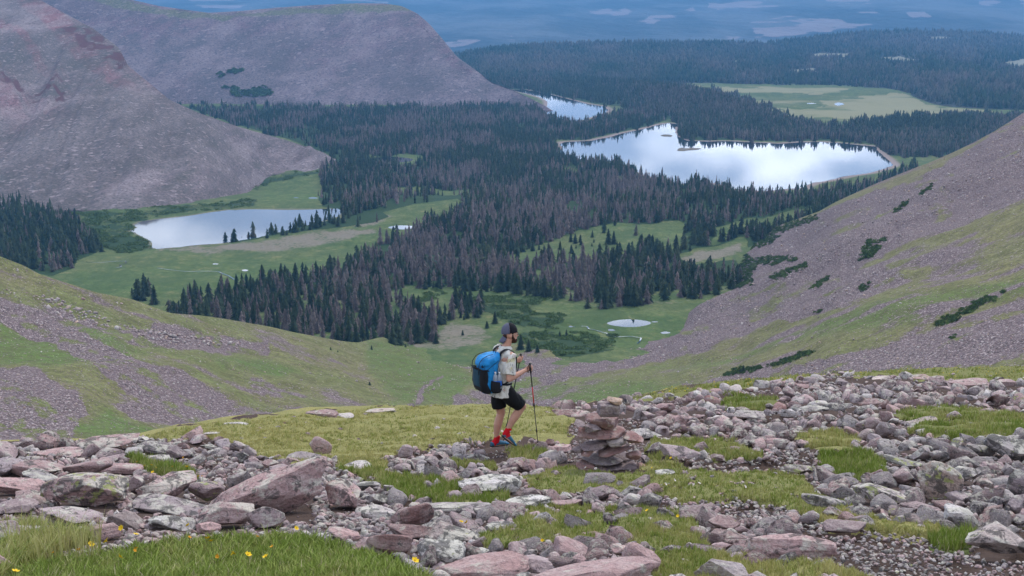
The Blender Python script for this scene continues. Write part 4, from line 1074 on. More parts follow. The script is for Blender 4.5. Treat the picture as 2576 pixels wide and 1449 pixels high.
def ground_at(px, py, it=14):
    px = np.asarray(px, float); py = np.asarray(py, float)
    D = np.clip(1.7 / np.maximum(tanp(py) - SL, .015), 3, 100)
    for _ in range(it):
        z = G(XofPx(px, D, -1.7 - SL * D), D)
        D = .5 * D + .5 * np.clip(D * (-z / D - SL) / np.maximum(tanp(py) - SL, .012), 3, 100)
    x = XofPx(px, D, -1.7 - SL * D)
    return np.stack(np.broadcast_arrays(x, D, G(x, D)), -1)
pxf = np.arange(-760, 3340, 6.)
inv = np.concatenate([np.linspace(1 / 4., 1 / 20., 380), np.linspace(1 / 20., 1 / 125., 230)[1:]])
PXF, DF = np.meshgrid(pxf, 1 / inv)
XF = XofPx(PXF, DF, -1.7 - SL * DF)
ZF = G(XF, DF)
PXq, PYq, _ = proj(XF, DF, ZF)
def gmask(px, py):
    m = np.zeros(np.shape(px)); l = np.zeros(np.shape(px)); hgt = np.zeros(np.shape(px))
    wx = px + 14 * fbm(px / 30, py / 13, 0, 141, 4); wy = py + 6.5 * fbm(px / 30, py / 13, 7, 142, 4)
    for k, p in GRASS.items():
        a = sstep(-3, 3, sdist(wx, wy, p)); up = a > m
        if k in ('cairn', 'lower', 'mound', 'right', 'cairnr', 'bottom_dry', 'right_dry'): a = a * (fbm(px / 26, py / 9, 3., 149, 3) < .68)
        up = a > m
        m = np.where(up, a, m); l = np.where(up, LUSHNESS[k], l); hgt = np.where(up, BLADE[k], hgt)
    return m, l, hgt
gm, gl, _g = gmask(PXq, PYq)
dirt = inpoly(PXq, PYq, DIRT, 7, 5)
behind = DF > Dcrest(PXF) * 1.02
gm = np.where(behind, .8, gm)
ZF = ZF + gm * .035 - dirt * .07
def fg_mat():
    b = NB('foreground ground', .97, .1); p = b.pos
    n1 = b.noise(p, 1.3, 5, .6); n2 = b.noise(p, 9, 4, .65); n3 = b.noise(p, 45, 3, .6)
    v = b.vor(p, 17); s_ = b.n('ShaderNodeSeparateColor'); b.t.links.new(v[1], s_.inputs[0])
    v2 = b.vor(p, 42); s2 = b.n('ShaderNodeSeparateColor'); b.t.links.new(v2[1], s2.inputs[0])
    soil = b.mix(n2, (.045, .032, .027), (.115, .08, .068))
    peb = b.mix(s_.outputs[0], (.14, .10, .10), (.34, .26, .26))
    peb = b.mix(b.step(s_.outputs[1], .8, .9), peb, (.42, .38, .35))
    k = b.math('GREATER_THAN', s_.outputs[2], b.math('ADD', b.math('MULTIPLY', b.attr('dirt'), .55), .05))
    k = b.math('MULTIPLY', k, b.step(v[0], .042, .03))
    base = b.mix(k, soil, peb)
    k2 = b.math('MULTIPLY', b.math('GREATER_THAN', s2.outputs[2], .5), b.step(v2[0], .018, .012))
    base = b.mix(b.math('MULTIPLY', k2, b.math('SUBTRACT', 1, k)), base, b.mix(s2.outputs[0], (.13, .095, .09), (.30, .24, .23)))
    turf = b.mix(n2, (.27, .26, .09), (.42, .38, .16))
    turf = b.mix(b.attr('lush'), turf, b.mix(n2, (.06, .09, .025), (.11, .16, .04)))
    turf = b.mix(b.step(n3, .35, .6, .5, 0), turf, (.07, .055, .035))
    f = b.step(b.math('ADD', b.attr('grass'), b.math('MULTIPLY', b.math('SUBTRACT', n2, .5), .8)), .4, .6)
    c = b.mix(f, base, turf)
    h = b.math('ADD', b.math('MULTIPLY', k, .02), b.math('ADD', b.math('MULTIPLY', n2, .03), b.math('MULTIPLY', n3, .012)))
    return b.out(c, b.bump(h, 1., .9))
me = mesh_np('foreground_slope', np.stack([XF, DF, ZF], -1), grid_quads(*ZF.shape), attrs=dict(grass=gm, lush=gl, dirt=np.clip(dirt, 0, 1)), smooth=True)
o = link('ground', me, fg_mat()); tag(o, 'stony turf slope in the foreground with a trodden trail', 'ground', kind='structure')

# ================================================================== ROCKS
def ico(sub):
    bm = bmesh.new(); bmesh.ops.create_icosphere(bm, subdivisions=sub, radius=1)
    v = np.array([q.co[:] for q in bm.verts]); t = np.array([[q.index for q in f.verts] for f in bm.faces]); bm.free()
    return v, t
ICO = {s: ico(s) for s in (1, 2, 3, 4, 5)}
def rock_shape(seed, sub=3, size=(1, 1, 1), power=2.6, cuts=9, depth=(.62, .95), rough=.05, strata=0., sharp=1.):
    """boulder half-extents `size`: rounded block trimmed by random planes"""
    r = np.random.RandomState(seed)
    v, t = ICO[sub]
    v = v / ((np.abs(v) ** power).sum(1) ** (1 / power))[:, None]
    for i in range(cuts):
        n = r.randn(3); n /= np.linalg.norm(n); d = r.uniform(*depth)
        s = v @ n - d; v = v - n * np.maximum(s, 0)[:, None] * sharp
    lim = np.abs(v).max(0); v = v / lim
    nn = fbm(v[:, 0] * 1.6 + seed, v[:, 1] * 1.6, v[:, 2] * 1.6, seed % 97, 4 if sub > 2 else 2)
    v = v * (1 + rough * nn)[:, None]
    if sub > 3:
        nf = fbm(v[:, 0] * 6 + seed, v[:, 1] * 6, v[:, 2] * 6, seed % 89, 3)
        v = v * (1 + rough * .3 * nf)[:, None]
    v = v * np.array(size)
    if strata: 
        q = v[:, 2] / size[2] * 4 + .6 * fbm(v[:, 0] / size[0], v[:, 1] / size[1], 0, seed % 31, 2)
        v[:, :2] *= (1 + strata * (np.abs((q % 1) - .5) - .25))[:, None]
    return v, t
def rock_mat():
    b = NB('lichened quartzite', .88, .22)
    oc = b.obj(); p = b.n('ShaderNodeVectorMath'); p.operation = 'ADD'; b.t.links.new(oc, p.inputs[0])
    cv = b.n('ShaderNodeCombineXYZ'); tone = b.attr('tone'); lich = b.attr('lich'); rn = b.attr('rnd')
    rr_ = b.math('FRACT', b.math('ADD', rn, b.rnd()))
    for i in range(3): b.t.links.new(b.math('MULTIPLY', rr_, 13.7 + 5 * i), cv.inputs[i])
    b.t.links.new(cv.outputs[0], p.inputs[1]); p = p.outputs[0]
    base = b.ramp(tone, [(0, (.37, .235, .225)), (.2, (.33, .235, .235)), (.35, (.27, .225, .235)), (.5, (.255, .24, .235)), (.62, (.24, .13, .12)), (.64, (.165, .09, .085)), (.68, (.155, .12, .13)), (.71, (.16, .145, .155)), (.78, (.48, .33, .23)), (.85, (.45, .40, .385)), (1, (.50, .48, .46))])
    n1 = b.noise(p, 2.2, 5, .6, dist=.4); n2 = b.noise(p, 9, 5, .65); n3 = b.noise(p, 38, 4, .7); n4 = b.noise(p, 5, 6, .7)
    hv = b.n('ShaderNodeHueSaturation'); b.t.links.new(base, hv.inputs['Color'])
    b._in(hv.inputs['Value'], b.math('ADD', 1.02, b.math('MULTIPLY', rr_, .7)))
    c = hv.outputs[0]
    c = b.mix(b.step(n1, .35, .65, .25, 0), c, (.30, .22, .21))
    c = b.mix(b.step(n2, .4, .7, 0, .45), c, (.62, .52, .49))
    c = b.mix(b.step(n3, .3, .6, .5, 0), c, (.12, .095, .095))
    up = b.n('ShaderNodeSeparateXYZ'); b.t.links.new(b.geo.outputs['Normal'], up.inputs[0])
    upf = b.step(up.outputs[2], -.1, .7, .25, 1.)
    lf = b.math('MULTIPLY', lich, upf)
    pale = b.step(b.math('ADD', n4, b.math('MULTIPLY', lf, .17)), .58, .70, 0, .75)
    c = b.mix(pale, c, b.mix(n3, (.46, .44, .37), (.70, .67, .58)))
    blk = b.step(b.math('ADD', b.noise(p, 7, 5, .75, dist=.6), b.math('MULTIPLY', lich, .13)), .60, .67, 0, .75)
    c = b.mix(blk, c, (.055, .055, .055))
    gn = b.step(b.math('ADD', b.noise(p, 12, 3, .6), b.math('MULTIPLY', b.attr('green'), .17)), .69, .76, 0, .75)
    c = b.mix(gn, c, (.33, .36, .12))
    h = b.math('ADD', b.math('MULTIPLY', n2, .6), b.math('ADD', b.math('MULTIPLY', n3, .25), b.math('MULTIPLY', pale, .12)))
    lay = b.noise(b.mapv(p, (2, 2, 22), (.35, .2, 0)), 1, 4, .6)
    h = b.math('ADD', h, b.math('MULTIPLY', lay, .5))
    return b.out(c, b.bump(h, .06, 1.))
MR = rock_mat()
TONE = {'p': .05, 'm': .25, 'v': .36, 'g': .5, 'r': .62, 'd': .72, 'w': .86, 'W': .98, 't': .1}
def rock_obj(name, seed, half, tone, lich, rot, loc, sub=4, label=None, cat='rock', group=None, green=0., **kw):
    v, t = rock_shape(seed, sub, half, **kw)
    n = len(v)
    me = mesh_np(name, v, None, t, dict(tone=np.full(n, tone), lich=np.full(n, lich), rnd=np.full(n, (seed * .377) % 1), green=np.full(n, green)), smooth=sub > 3 and kw.get('power', 0) < 10)
    o = link(name, me, MR, loc=loc, rot=rot); tag(o, label, cat, group)
    return o
# hand placed rocks: box in picture units (x0,y0,x1,y1), tone, lichen, shape, roll (degrees, + = right side down), label
def bz(a, ox, oy): return (ox + a[0] / 2, oy + a[1] / 2, ox + a[2] / 2, oy + a[3] / 2)
H = []
def hb(ox, oy, *rows):
    for r in rows: H.append((bz(r[:4], ox, oy),) + tuple(r[4:]))
hb(0, 724.5,
 (400,715,705,840,'p',.7,'b',-8,'jagged pink boulder on the left crest above the rubble'),
 (-60,770,105,870,'m',.3,'b',10,'rounded mauve boulder at the left edge below the grassy hollow'),
 (50,835,325,975,'p',.55,'b',6,'large rounded pink boulder with pale lichen near the left edge'),
 (-80,845,110,960,'v',.3,'b',4,'pale lilac boulder cut by the left edge of the picture'),
 (320,850,545,955,'p',.25,'s',-5,'flat pale pink slab behind the big lichened slab'),
 (510,868,705,948,'p',.3,'s',5,'low pink slab just left of the flowered tuft'),
 (515,835,630,880,'m',.1,'a',-10,'sharp-edged purple block behind the low pink slab'),
 (240,895,658,1135,'p',.95,'s',-9,'huge pink slab covered in yellow-green lichen on the left'),
 (-60,930,255,1065,'p',.25,'s',8,'long pink slab at the left edge with a dark underside'),
 (110,915,305,1000,'g',.9,'b',12,'mottled black and white boulder between two pink slabs'),
 (675,905,975,1100,'p',.9,'b',-4,'round boulder with grey lichen in the middle of the left rubble'),
 (630,935,730,1050,'m',.5,'b',0,'upright mauve stone right of the huge lichened slab'),
 (955,965,1115,1100,'m',.35,'a',10,'reddish brown block with a green spot of moss'),
 (1155,912,1280,1035,'g',.6,'a',-14,'upright grey wedge leaning by the large pink slab'),
 (1040,890,1660,1185,'p',.55,'S',-17,'largest tilted pink slab with a smooth right edge'),
 (985,1050,1260,1240,'p',.6,'b',6,'rounded pink boulder in front of the largest tilted slab'),
 (1250,1080,1450,1230,'m',.6,'b',5,'speckled mauve boulder under the largest tilted slab'),
 (1640,965,1825,1140,'p',.7,'b',12,'pale pink boulder right of the largest tilted slab'),
 (-50,1055,185,1155,'m',.3,'b',4,'mauve boulder with a dark front at the left edge'),
 (70,1005,245,1105,'p',.5,'b',8,'squat pink stone under the left slab'),
 (200,1085,495,1215,'v',.5,'s',14,'tilted grey-mauve slab in front of the huge lichened slab'),
 (545,1120,740,1225,'d',.2,'a',16,'dark purple angular stone among the pink boulders'),
 (720,1120,975,1235,'W',.9,'b',3,'white and black lichened boulder above the front grass'),
 (650,1055,1040,1150,'v',.7,'s',3,'long low grey-mauve ledge stone left of the rounded pink boulder'),
 (425,1170,605,1290,'p',.15,'b',0,'smooth salmon boulder at the edge of the front grass'),
 (95,1175,315,1300,'d',.9,'b',6,'dark lichen-spotted boulder behind the grass stalks'),
 (-60,1160,110,1330,'m',.4,'b',10,'red-mauve boulder at the left edge behind the grass stalks'),
 (150,1120,420,1200,'m',.5,'s',-6,'flat mauve stone under the tilted grey slab'),
 (355,1195,460,1260,'d',.5,'a',12,'small dark stone in the gap above the front grass'),
 (735,1250,885,1330,'p',.1,'a',0,'smooth pink block half sunk in the front grass'),
 (965,1170,1105,1250,'p',.1,'b',5,'small smooth pink stone in front of the rounded pink boulder'),
 (-80,1310,70,1480,'p',.1,'b',0,'pale pink boulder in the bottom left corner'),
 (1550,750,1672,860,'p',.15,'T',24,'leaning pink fin of rock standing on the turf'),
 (1450,822,1612,885,'v',.5,'s',-4,'flat grey slab beside the leaning pink fin'),
 (1418,845,1508,900,'p',.4,'b',0,'small pink stone at the foot of the flat grey slab'),
 (1362,880,1490,935,'m',.1,'a',0,'purple wedge at the edge of the turf'),
 (1308,860,1392,915,'p',.5,'b',5,'pale pink stone left of the purple wedge'),
 (1190,820,1255,885,'g',.8,'b',0,'two-toned grey stone at the turf edge'),
 (1225,870,1325,925,'d',.5,'b',5,'dark grey stone in the middle of the left rubble'),
 (940,835,1045,905,'v',.6,'b',-5,'grey lichened boulder left of the dark grey stone'),
 (1010,770,1110,830,'g',.8,'b',5,'rough grey boulder on the turf edge'),
 (885,770,965,830,'r',.4,'a',8,'dark brown stone at the back of the left rubble'),
 (610,800,710,850,'W',.5,'b',0,'small white-topped stone behind the left rubble'),
 (700,770,900,850,'d',.8,'s',12,'dark ledge of layered rock behind the left rubble'),
 (480,800,620,860,'m',.4,'s',0,'flat mauve stone below the jagged pink boulder'),
 (160,805,400,850,'p',.5,'s',0,'long thin pale slab behind the large rounded boulder'),
 (750,830,860,900,'w',.7,'b',0,'pale boulder behind the flowered tuft'),
 (2005,1085,2195,1200,'r',.05,'T',-10,'dark red-brown fin standing in the front rubble'),
 (1950,1165,2175,1280,'r',.25,'b',-5,'red-brown rounded stone under the dark red fin'),
 (1860,1210,2100,1385,'r',.1,'a',8,'large red-brown block in the bottom middle'),
 (2140,1180,2405,1295,'d',.85,'b',8,'dark grey boulder with black lichen right of the red-brown block'),
 (1660,1200,1835,1290,'p',.1,'b',4,'smooth pink stone above the end of the front grass'),
 (1775,1250,1955,1380,'p',.1,'a',10,'smooth pink wedge at the tip of the front grass'),
 (2080,1265,2330,1395,'W',.9,'s',3,'flat white-lichened slab near the bottom centre'),
 (2190,1310,2640,1500,'p',.15,'S',-4,'big smooth pink boulder at the bottom centre'),
 (2350,1290,2480,1350,'W',.8,'b',0,'white lichened stone behind the big smooth pink boulder'),
 (2320,925,2620,1065,'W',.8,'s',4,'broad pale grey slab sunk in the turf below the trail'),
 (1710,870,1865,930,'w',.7,'b',0,'low pale stone on the turf above the pink rubble'),
 (2130,1060,2450,1150,'v',.85,'s',-4,'long grey lichened slab in the middle of the front rubble'),
 (1775,958,1905,1025,'g',.9,'b',0,'small black and grey lichened boulder by the green mound'),
 (1830,1015,1965,1100,'g',.95,'b',5,'grey boulder with black lichen in the centre rubble'),
 (1800,1090,2010,1170,'w',.9,'s',0,'pale lichened slab right of the pale pink boulder'),
 (1935,985,2000,1035,'g',.7,'b',0,'little grey stone at the tip of the green mound'),
 (1995,785,2070,870,'m',.35,'a',0,'mauve upright stone at the broken edge of the trail'),
 (1548,608,1692,662,'p',.5,'s',0,'long pink and white rock on the crest of the turf'),
 (1660,628,1775,662,'w',.5,'s',0,'flat pale rock joined to the pink crest rock'),
 (1815,602,1975,640,'w',.5,'s',0,'pale flat rock on the crest near the hiker'),
 (1935,635,2045,655,'w',.6,'s',0,'thin pale slab below the crest'),
 (985,715,1100,752,'W',.6,'s',0,'small white flat rock on the left of the turf'),
 (1125,668,1240,698,'W',.6,'s',0,'white flat rock on the crest left of centre'),
 (1560,690,1640,722,'w',.6,'b',0,'small grey-white stone in the middle of the turf'),
 (2395,1165,2600,1250,'g',.95,'b',5,'grey lichened boulder at the bottom centre of the rubble'))
hb(1288, 724.5,
 (705,765,940,875,'v',.35,'b',10,'smooth grey-pink whaleback boulder right of the cairn'),
 (590,700,752,775,'W',.7,'b',6,'white lichened boulder behind the cairn'),
 (985,830,1085,880,'r',.4,'s',4,'small brown slab right of the whaleback boulder'),
 (1380,880,1535,940,'d',.8,'s',3,'flat dark stone with yellow lichen by the round tuft'),
 (1720,655,1868,755,'m',.25,'T',-28,'leaning brown slab resting on a block in the right rubble'),
 (1840,665,1925,755,'v',.15,'a',20,'triangular grey-mauve block holding up the leaning slab'),
 (1775,720,1855,795,'v',.1,'b',20,'smooth oval stone under the leaning slab'),
 (1670,700,1760,760,'p',.2,'s',28,'pale tilted slab left of the leaning slab'),
 (2305,1165,2650,1375,'w',.85,'b',2,'large pale rounded boulder at the lower right edge'),
 (2020,880,2270,1090,'d',.75,'T',26,'tall leaning boulder with yellow-green lichen on the right'),
 (1695,955,1990,1110,'w',.85,'s',18,'pale green lichened slab below the round tuft'),
 (1470,1022,1705,1135,'g',.8,'b',8,'ridged grey boulder at the end of the turf tongue'),
 (1905,900,2045,1010,'m',.4,'a',0,'square mauve block left of the tall leaning boulder'),
 (1880,835,2060,920,'g',.9,'b',12,'grey-green lichened boulder behind the square mauve block'),
 (2010,790,2110,880,'v',.6,'a',-22,'grey angular block tipped against its neighbour'),
 (1940,770,2020,840,'g',.8,'b',0,'round grey boulder in the right rubble'),
 (2090,800,2220,890,'g',.9,'b',6,'grey lichened boulder right of the tipped block'),
 (2180,740,2290,860,'d',.9,'a',10,'dark mossy crag above the tall leaning boulder'),
 (2390,725,2640,880,'g',.95,'a',14,'big black-lichened boulder at the right edge under the grass'),
 (2290,770,2430,870,'g',.8,'b',0,'greyish boulder left of the big black-lichened boulder'),
 (2340,855,2495,950,'m',.6,'a',8,'brown-mauve block at the right beside dark gaps'),
 (2480,880,2660,1080,'d',.9,'T',10,'tall dark crag cut by the right edge'),
 (2195,880,2345,1010,'w',.75,'a',-8,'pale topped block right of the tall leaning boulder'),
 (2490,1020,2640,1150,'v',.3,'b',0,'smooth mauve boulder at the right edge'),
 (1965,1060,2145,1150,'m',.55,'b',4,'spotted mauve boulder below the tall leaning boulder'),
 (2140,1080,2345,1195,'W',.6,'b',12,'blue-white rounded boulder in the lower right'),
 (2180,1010,2330,1090,'v',.7,'b',0,'grey-mauve lichened boulder above the blue-white boulder'),
 (1570,1158,1778,1250,'m',.1,'s',0,'flat mauve lozenge slab on the lower right soil'),
 (1215,1205,1610,1385,'p',.4,'S',3,'wide flat pink boulder in the lower right'),
 (1200,1225,1330,1320,'v',.3,'b',0,'grey-mauve knob at the left of the wide flat pink boulder'),
 (935,1335,1220,1520,'v',.1,'b',0,'smooth grey-mauve boulder at the bottom edge'),
 (530,1290,750,1480,'p',.1,'T',18,'smooth salmon block leaning at the bottom edge'),
 (60,1345,760,1560,'p',.1,'S',2,'broad smooth pink boulder along the bottom edge'),
 (-60,1305,220,1470,'m',.1,'b',0,'smooth brown-pink boulder left of the broad bottom boulder'),
 (210,1265,400,1380,'p',.1,'a',14,'pink wedge standing on the broad bottom boulder'),
 (500,1278,600,1350,'p',.1,'a',0,'pale pink cube-like stone behind the salmon block'),
 (990,1135,1150,1230,'p',.3,'b',10,'pink boulder in the stony bank below the turf tongue'),
 (1010,1215,1190,1290,'r',.2,'s',4,'brown layered slab below the pink boulder of the bank'),
 (1010,1265,1120,1325,'m',.15,'b',0,'small mauve stone under the brown layered slab'),
 (-20,1030,195,1130,'W',.95,'b',0,'grey and black lichened boulder on the turf left of the lower meadow patch'),
 (195,1052,360,1110,'t',.3,'s',0,'flat tan stone on the turf'),
 (145,755,215,820,'r',.1,'a',0,'small red-brown cube of rock beside the trail'),
 (200,778,295,835,'p',.3,'b',0,'pink stone between the trail and the cairn'),
 (-40,848,90,905,'m',.1,'s',0,'flat purple stone in the trail edge'),
 (205,602,355,655,'r',.6,'s',4,'dark flat rock on the crest left of the cairn'),
 (690,905,825,960,'W',.8,'b',0,'white and grey lichened stone right of the cairn base'),
 (1478,528,1545,592,'r',.2,'T',-8,'dark upright stone on the far rubble'),
 (1388,473,1485,512,'p',.2,'s',0,'pale slab on the right crest'),
 (2005,430,2110,474,'p',.5,'b',0,'pinkish boulder on the right crest by the yellow flowers'),
 (1805,436,1905,484,'w',.5,'a',0,'pale block on the right crest'),
 (1620,448,1700,500,'v',.5,'a',10,'grey block on the right crest'),
 (728,515,780,556,'v',.3,'a',0,'small pointed grey stone standing on the right crest'),
 (310,1245,435,1295,'W',.8,'s',0,'white slab behind the pink wedge'),
 (355,1212,470,1270,'p',.3,'a',0,'pink angular stone above the white slab'),
 (1350,700,1480,760,'v',.6,'b',0,'grey stone above the dry tuft'),
 (1440,575,1600,650,'g',.8,'b',-6,'large grey boulder in the middle of the far rubble'),
 (1720,535,1900,610,'p',.6,'s',-4,'wide pink ledge in the far rubble'),
 (1100,600,1260,680,'w',.6,'a',6,'pale boulder right of the small green patch'),
 (1130,590,1220,645,'d',.5,'a',0,'dark stone touching the small green patch'),
 (700,560,820,640,'p',.6,'a',0,'rough pink boulder at the left of the far rubble'),
 (2200,450,2400,510,'p',.4,'s',0,'long pink slab near the right crest'),
 (2430,455,2540,510,'p',.4,'a',0,'pink block at the far right crest'),
 (1990,650,2130,690,'w',.6,'s',-6,'pale flat rock in the right grass'),
 (2000,690,2085,715,'W',.5,'s',6,'thin white stone in the right grass'),
 (1700,1140,1790,1200,'m',.3,'b',0,'reddish stone right of the lozenge slab'),
 (2230,1250,2330,1300,'p',.3,'b',0,'small pink stone left of the large pale boulder'))
HG = 'large rocks of the foreground rubble'
occ = []
for k, (bx, tone, lich, shp, roll, lab) in enumerate(H):
    x0, y0, x1, y1 = bx; cx = (x0 + x1) / 2
    g = ground_at(cx, min(y1 - .12 * (y1 - y0), 1560))
    D0 = float(g[1]); dist = D0 * 1.04
    W_ = (x1 - x0) / F * dist; Hh = (y1 - y0) / F * dist
    dep = W_ * {'s': .62, 'S': .55, 'b': .72, 'a': .7, 'T': .45}[shp]
    hz = max(Hh - dep * .34, Hh * .45) * 1.06
    if shp == 'S' and abs(roll) > 10: hz = Hh * .70
    elif shp in 'sS' and abs(roll) > 6: hz = max(hz - W_ * abs(math.sin(rad(roll))) * .30, Hh * .45)
    Dc = D0 + dep * .42
    # centre height so that the middle of the box is met
    zc = -tanp((y0 + y1) / 2) * Dc
    kw = {'s': dict(power=4, cuts=12, depth=(.6, 1.05), rough=.045, strata=.03), 'S': dict(power=4, cuts=14, depth=(.6, 1.02), rough=.05, strata=.03),
          'b': dict(power=3., cuts=18, depth=(.48, .9), rough=.05), 'a': dict(power=3.4, cuts=14, depth=(.45, .9), rough=.035), 'T': dict(power=2.8, cuts=9, depth=(.55, .95), rough=.05, strata=.02)}[shp]
    rr_ = np.random.RandomState(900 + k)
    rot = (rad(rr_.uniform(-8, 10)), rad(roll), rad(rr_.uniform(-22, 22)))
    hw = W_ / 2 * 1.15; hz *= 1.18
    if shp == 'T': hz, hw = Hh * 1.02, W_ / 2 * .95
    grn = .8 if 'yellow' in lab or 'moss' in lab or 'green lichened' in lab else (.25 if lich > .7 else 0)
    sub = 5 if (x1 - x0) > 130 else 4
    rock_obj('boulder' if (x1 - x0) > 55 else 'rock', 1000 + k * 7, (hw, dep / 2, hz / 2), TONE[tone] + .03 * rr_.randn(), lich, rot, (XofPx(cx, Dc, zc), Dc, zc), sub, lab, 'boulder' if (x1 - x0) > 55 else 'rock', HG, grn, **kw)
    occ.append(bx)
occ = np.array(occ)

# random rocks of the rubble: the largest single, the rest one mass
rg = np.random.RandomState(77)
N_ = 124000
x = rg.uniform(-620, 3260, N_); y = rg.uniform(925, 1500, N_)
m, l, _ = gmask(x, y)
dm = inpoly(x, y, DIRT, 7, 0)
cr = fg_scale(x)
inside = y > cr + 2
far_ = np.clip((y - 930) / 400, 0, 1)
smin = 4.6 + 3.5 * far_; smax = 52 + 48 * far_
u = rg.rand(N_)
s_px = smin * (1 - u * (1 - (smin / smax) ** 1.3)) ** (-1 / 1.3)
keep = inside & (rg.rand(N_) < np.where(m > .5, .05, np.where(dm > 0, .30, 1.)))
s_px = np.where(m > .5, np.minimum(s_px, 19), s_px); s_px = np.where((x < 1000) & (y > 1150), np.minimum(s_px, 30), s_px); s_px = np.where(dm > 0, np.minimum(s_px, 15 + 6 * rg.rand(N_)), s_px)
peb_ = inpoly(x, y, [[(1640,1150),(1880,1165),(2060,1140),(2060,1180),(2060,1300),(1900,1320),(1640,1290)],[(1180,1240),(1300,1250),(1320,1290),(1190,1300)]], 8, 0) > 0
s_px = np.where(peb_, np.minimum(s_px, 16 + 10 * rg.rand(N_)), s_px)
# keep clear of the walker, the cairn and the big rocks' faces
def inbox(bx, pad=0):
    w8 = .12 * (bx[2] - bx[0]); return (x > bx[0] + w8) & (x < bx[2] - w8) & (y > bx[1] + .32 * (bx[3] - bx[1])) & (y < bx[3] + 1)
for bx in occ: keep &= ~(inbox(bx, 0) & (s_px > 8))
keep &= ~((x > 1395) & (x < 1640) & (y > 1165) & (y < 1215) & (s_px > 7)); keep &= ~((((x - 1520) / 125) ** 2 + ((y - 1120) / 75) ** 2 < 1) & (s_px > 15 + 4 * rg.rand(N_))); keep &= ~((x > 1215) & (x < 1325) & (y > 1095) & (y < 1172) & (s_px > 8))
# poisson-like thinning by a coarse occupancy grid
idx = np.where(keep)[0]; idx = idx[np.argsort(-s_px[idx])]
grid = np.zeros((640, 3920), np.int8); sel = []
for i in idx:
    a, b_ = int(x[i]) + 625, int(y[i]) - 900
    r_ = s_px[i] * .5; rx, ry = int(r_ * .50), int(max(1, r_ * .24))
    reg = grid[max(0, b_ - ry):b_ + ry + 1, max(0, a - rx):a + rx + 1]
    if reg.size and reg.mean() < .42:
        reg[:] = 1; sel.append(i)
sel = np.array(sel); print('stones', len(sel))
x, y, s_px = x[sel], y[sel], s_px[sel]; mm = m[sel]
P3 = ground_at(x, y)
size = s_px / F * P3[:, 1] * 1.04
flat = .42 + .35 * rg.rand(len(x))
zonef = fbm(x / 90, y / 40, 0, 5, 3)
tone = np.clip(np.where(rg.rand(len(x)) < .52, .02 + .3 * rg.rand(len(x)), np.where(rg.rand(len(x)) < .55, .3 + .25 * rg.rand(len(x)), np.where(rg.rand(len(x)) < .5, .62 + .1 * rg.rand(len(x)), .82 + .16 * rg.rand(len(x))))), 0, 1)
tone = np.where((x > 1950) & (y > 1080) & (rg.rand(len(x)) < .4), .45 + .1 * rg.rand(len(x)), tone)
lich = np.clip(.25 + .5 * rg.rand(len(x)) + .25 * zonef, 0, 1)
nind = 150
big = np.argsort(-size * (1 + 0 * x))[:0]
big = np.argsort(-s_px * ((x > 5) & (x < 2570) & (y < 1465)))[:nind]
PROT = [rock_shape(3000 + i, 3, (.5, .40, .33), cuts=17, depth=(.36, .8), rough=.02, power=3.) for i in range(14)]
PME = []
for i, (v, t) in enumerate(PROT):
    for tn in (.04, .22, .42, .66, .88):
        n = len(v); PME.append(mesh_np('rock', v, None, t, dict(tone=np.full(n, tn + .02 * (i % 3)), lich=np.full(n, .3 + .1 * (i % 6)), rnd=np.full(n, i * .13), green=np.full(n, .3 * (i % 4 == 0))), smooth=False))
TN = {0: 'pink', 1: 'mauve', 2: 'grey', 3: 'dark brown', 4: 'pale'}
def place_word(px_, py_):
    if mm_cur > .5: return 'lying in the turf'
    if py_ < 1090: return 'in the far rubble field on the right' if px_ > 1450 else 'near the crest of the turf'
    if px_ < 560: return 'among the boulders at the left'
    if px_ < 1000: return 'in the rubble left of the trail'
    if px_ < 1450: return 'in the rubble below the trail' 
    if px_ < 1950: return 'in the stony ground right of the cairn'
    return 'among the boulders at the right' if py_ < 1300 else 'on the bare soil at the lower right'
for k in big:
    ti = int(np.argmin([abs(tone[k] - q) for q in (.08, .25, .45, .68, .88)])); mm_cur = mm[k]
    o = link('rock', PME[(int(rg.randint(14))) * 5 + ti], MR, loc=(P3[k, 0], P3[k, 1], P3[k, 2] + size[k] * .10), rot=(rad(rg.uniform(-22, 22)), rad(rg.uniform(-24, 24)), rg.uniform(0, 6.28)))
    sc_ = size[k]; o.scale = (sc_ * rg.uniform(.9, 1.15), sc_ * rg.uniform(.85, 1.2), sc_ * rg.uniform(.7, 1.15))
    sz = 'medium ' if s_px[k] > 42 else 'small '
    hc = np.array([((b_[0][0] + b_[0][2]) / 2, (b_[0][1] + b_[0][3]) / 2) for b_ in H]); dd_ = (hc[:, 0] - x[k]) ** 2 + (2 * (hc[:, 1] - y[k])) ** 2
    q_ = H[int(np.argmin(dd_))]; dx_, dy_ = x[k] - (q_[0][0] + q_[0][2]) / 2, y[k] - (q_[0][1] + q_[0][3]) / 2
    side = ('right of' if dx_ > 0 else 'left of') if abs(dx_) > 1.6 * abs(dy_) else ('in front of' if dy_ > 0 else 'behind')
    lab_ = (sz + TN[ti] + ' stone ' + side + ' the ' + q_[5]).split()
    tag(o, ' '.join(lab_) if len(lab_) <= 16 else ' '.join((TN[ti] + ' stone ' + side + ' the ' + q_[5]).split()[:16]), 'rock', 'single stones of the rubble')
small = np.setdiff1d(np.arange(len(x)), big)
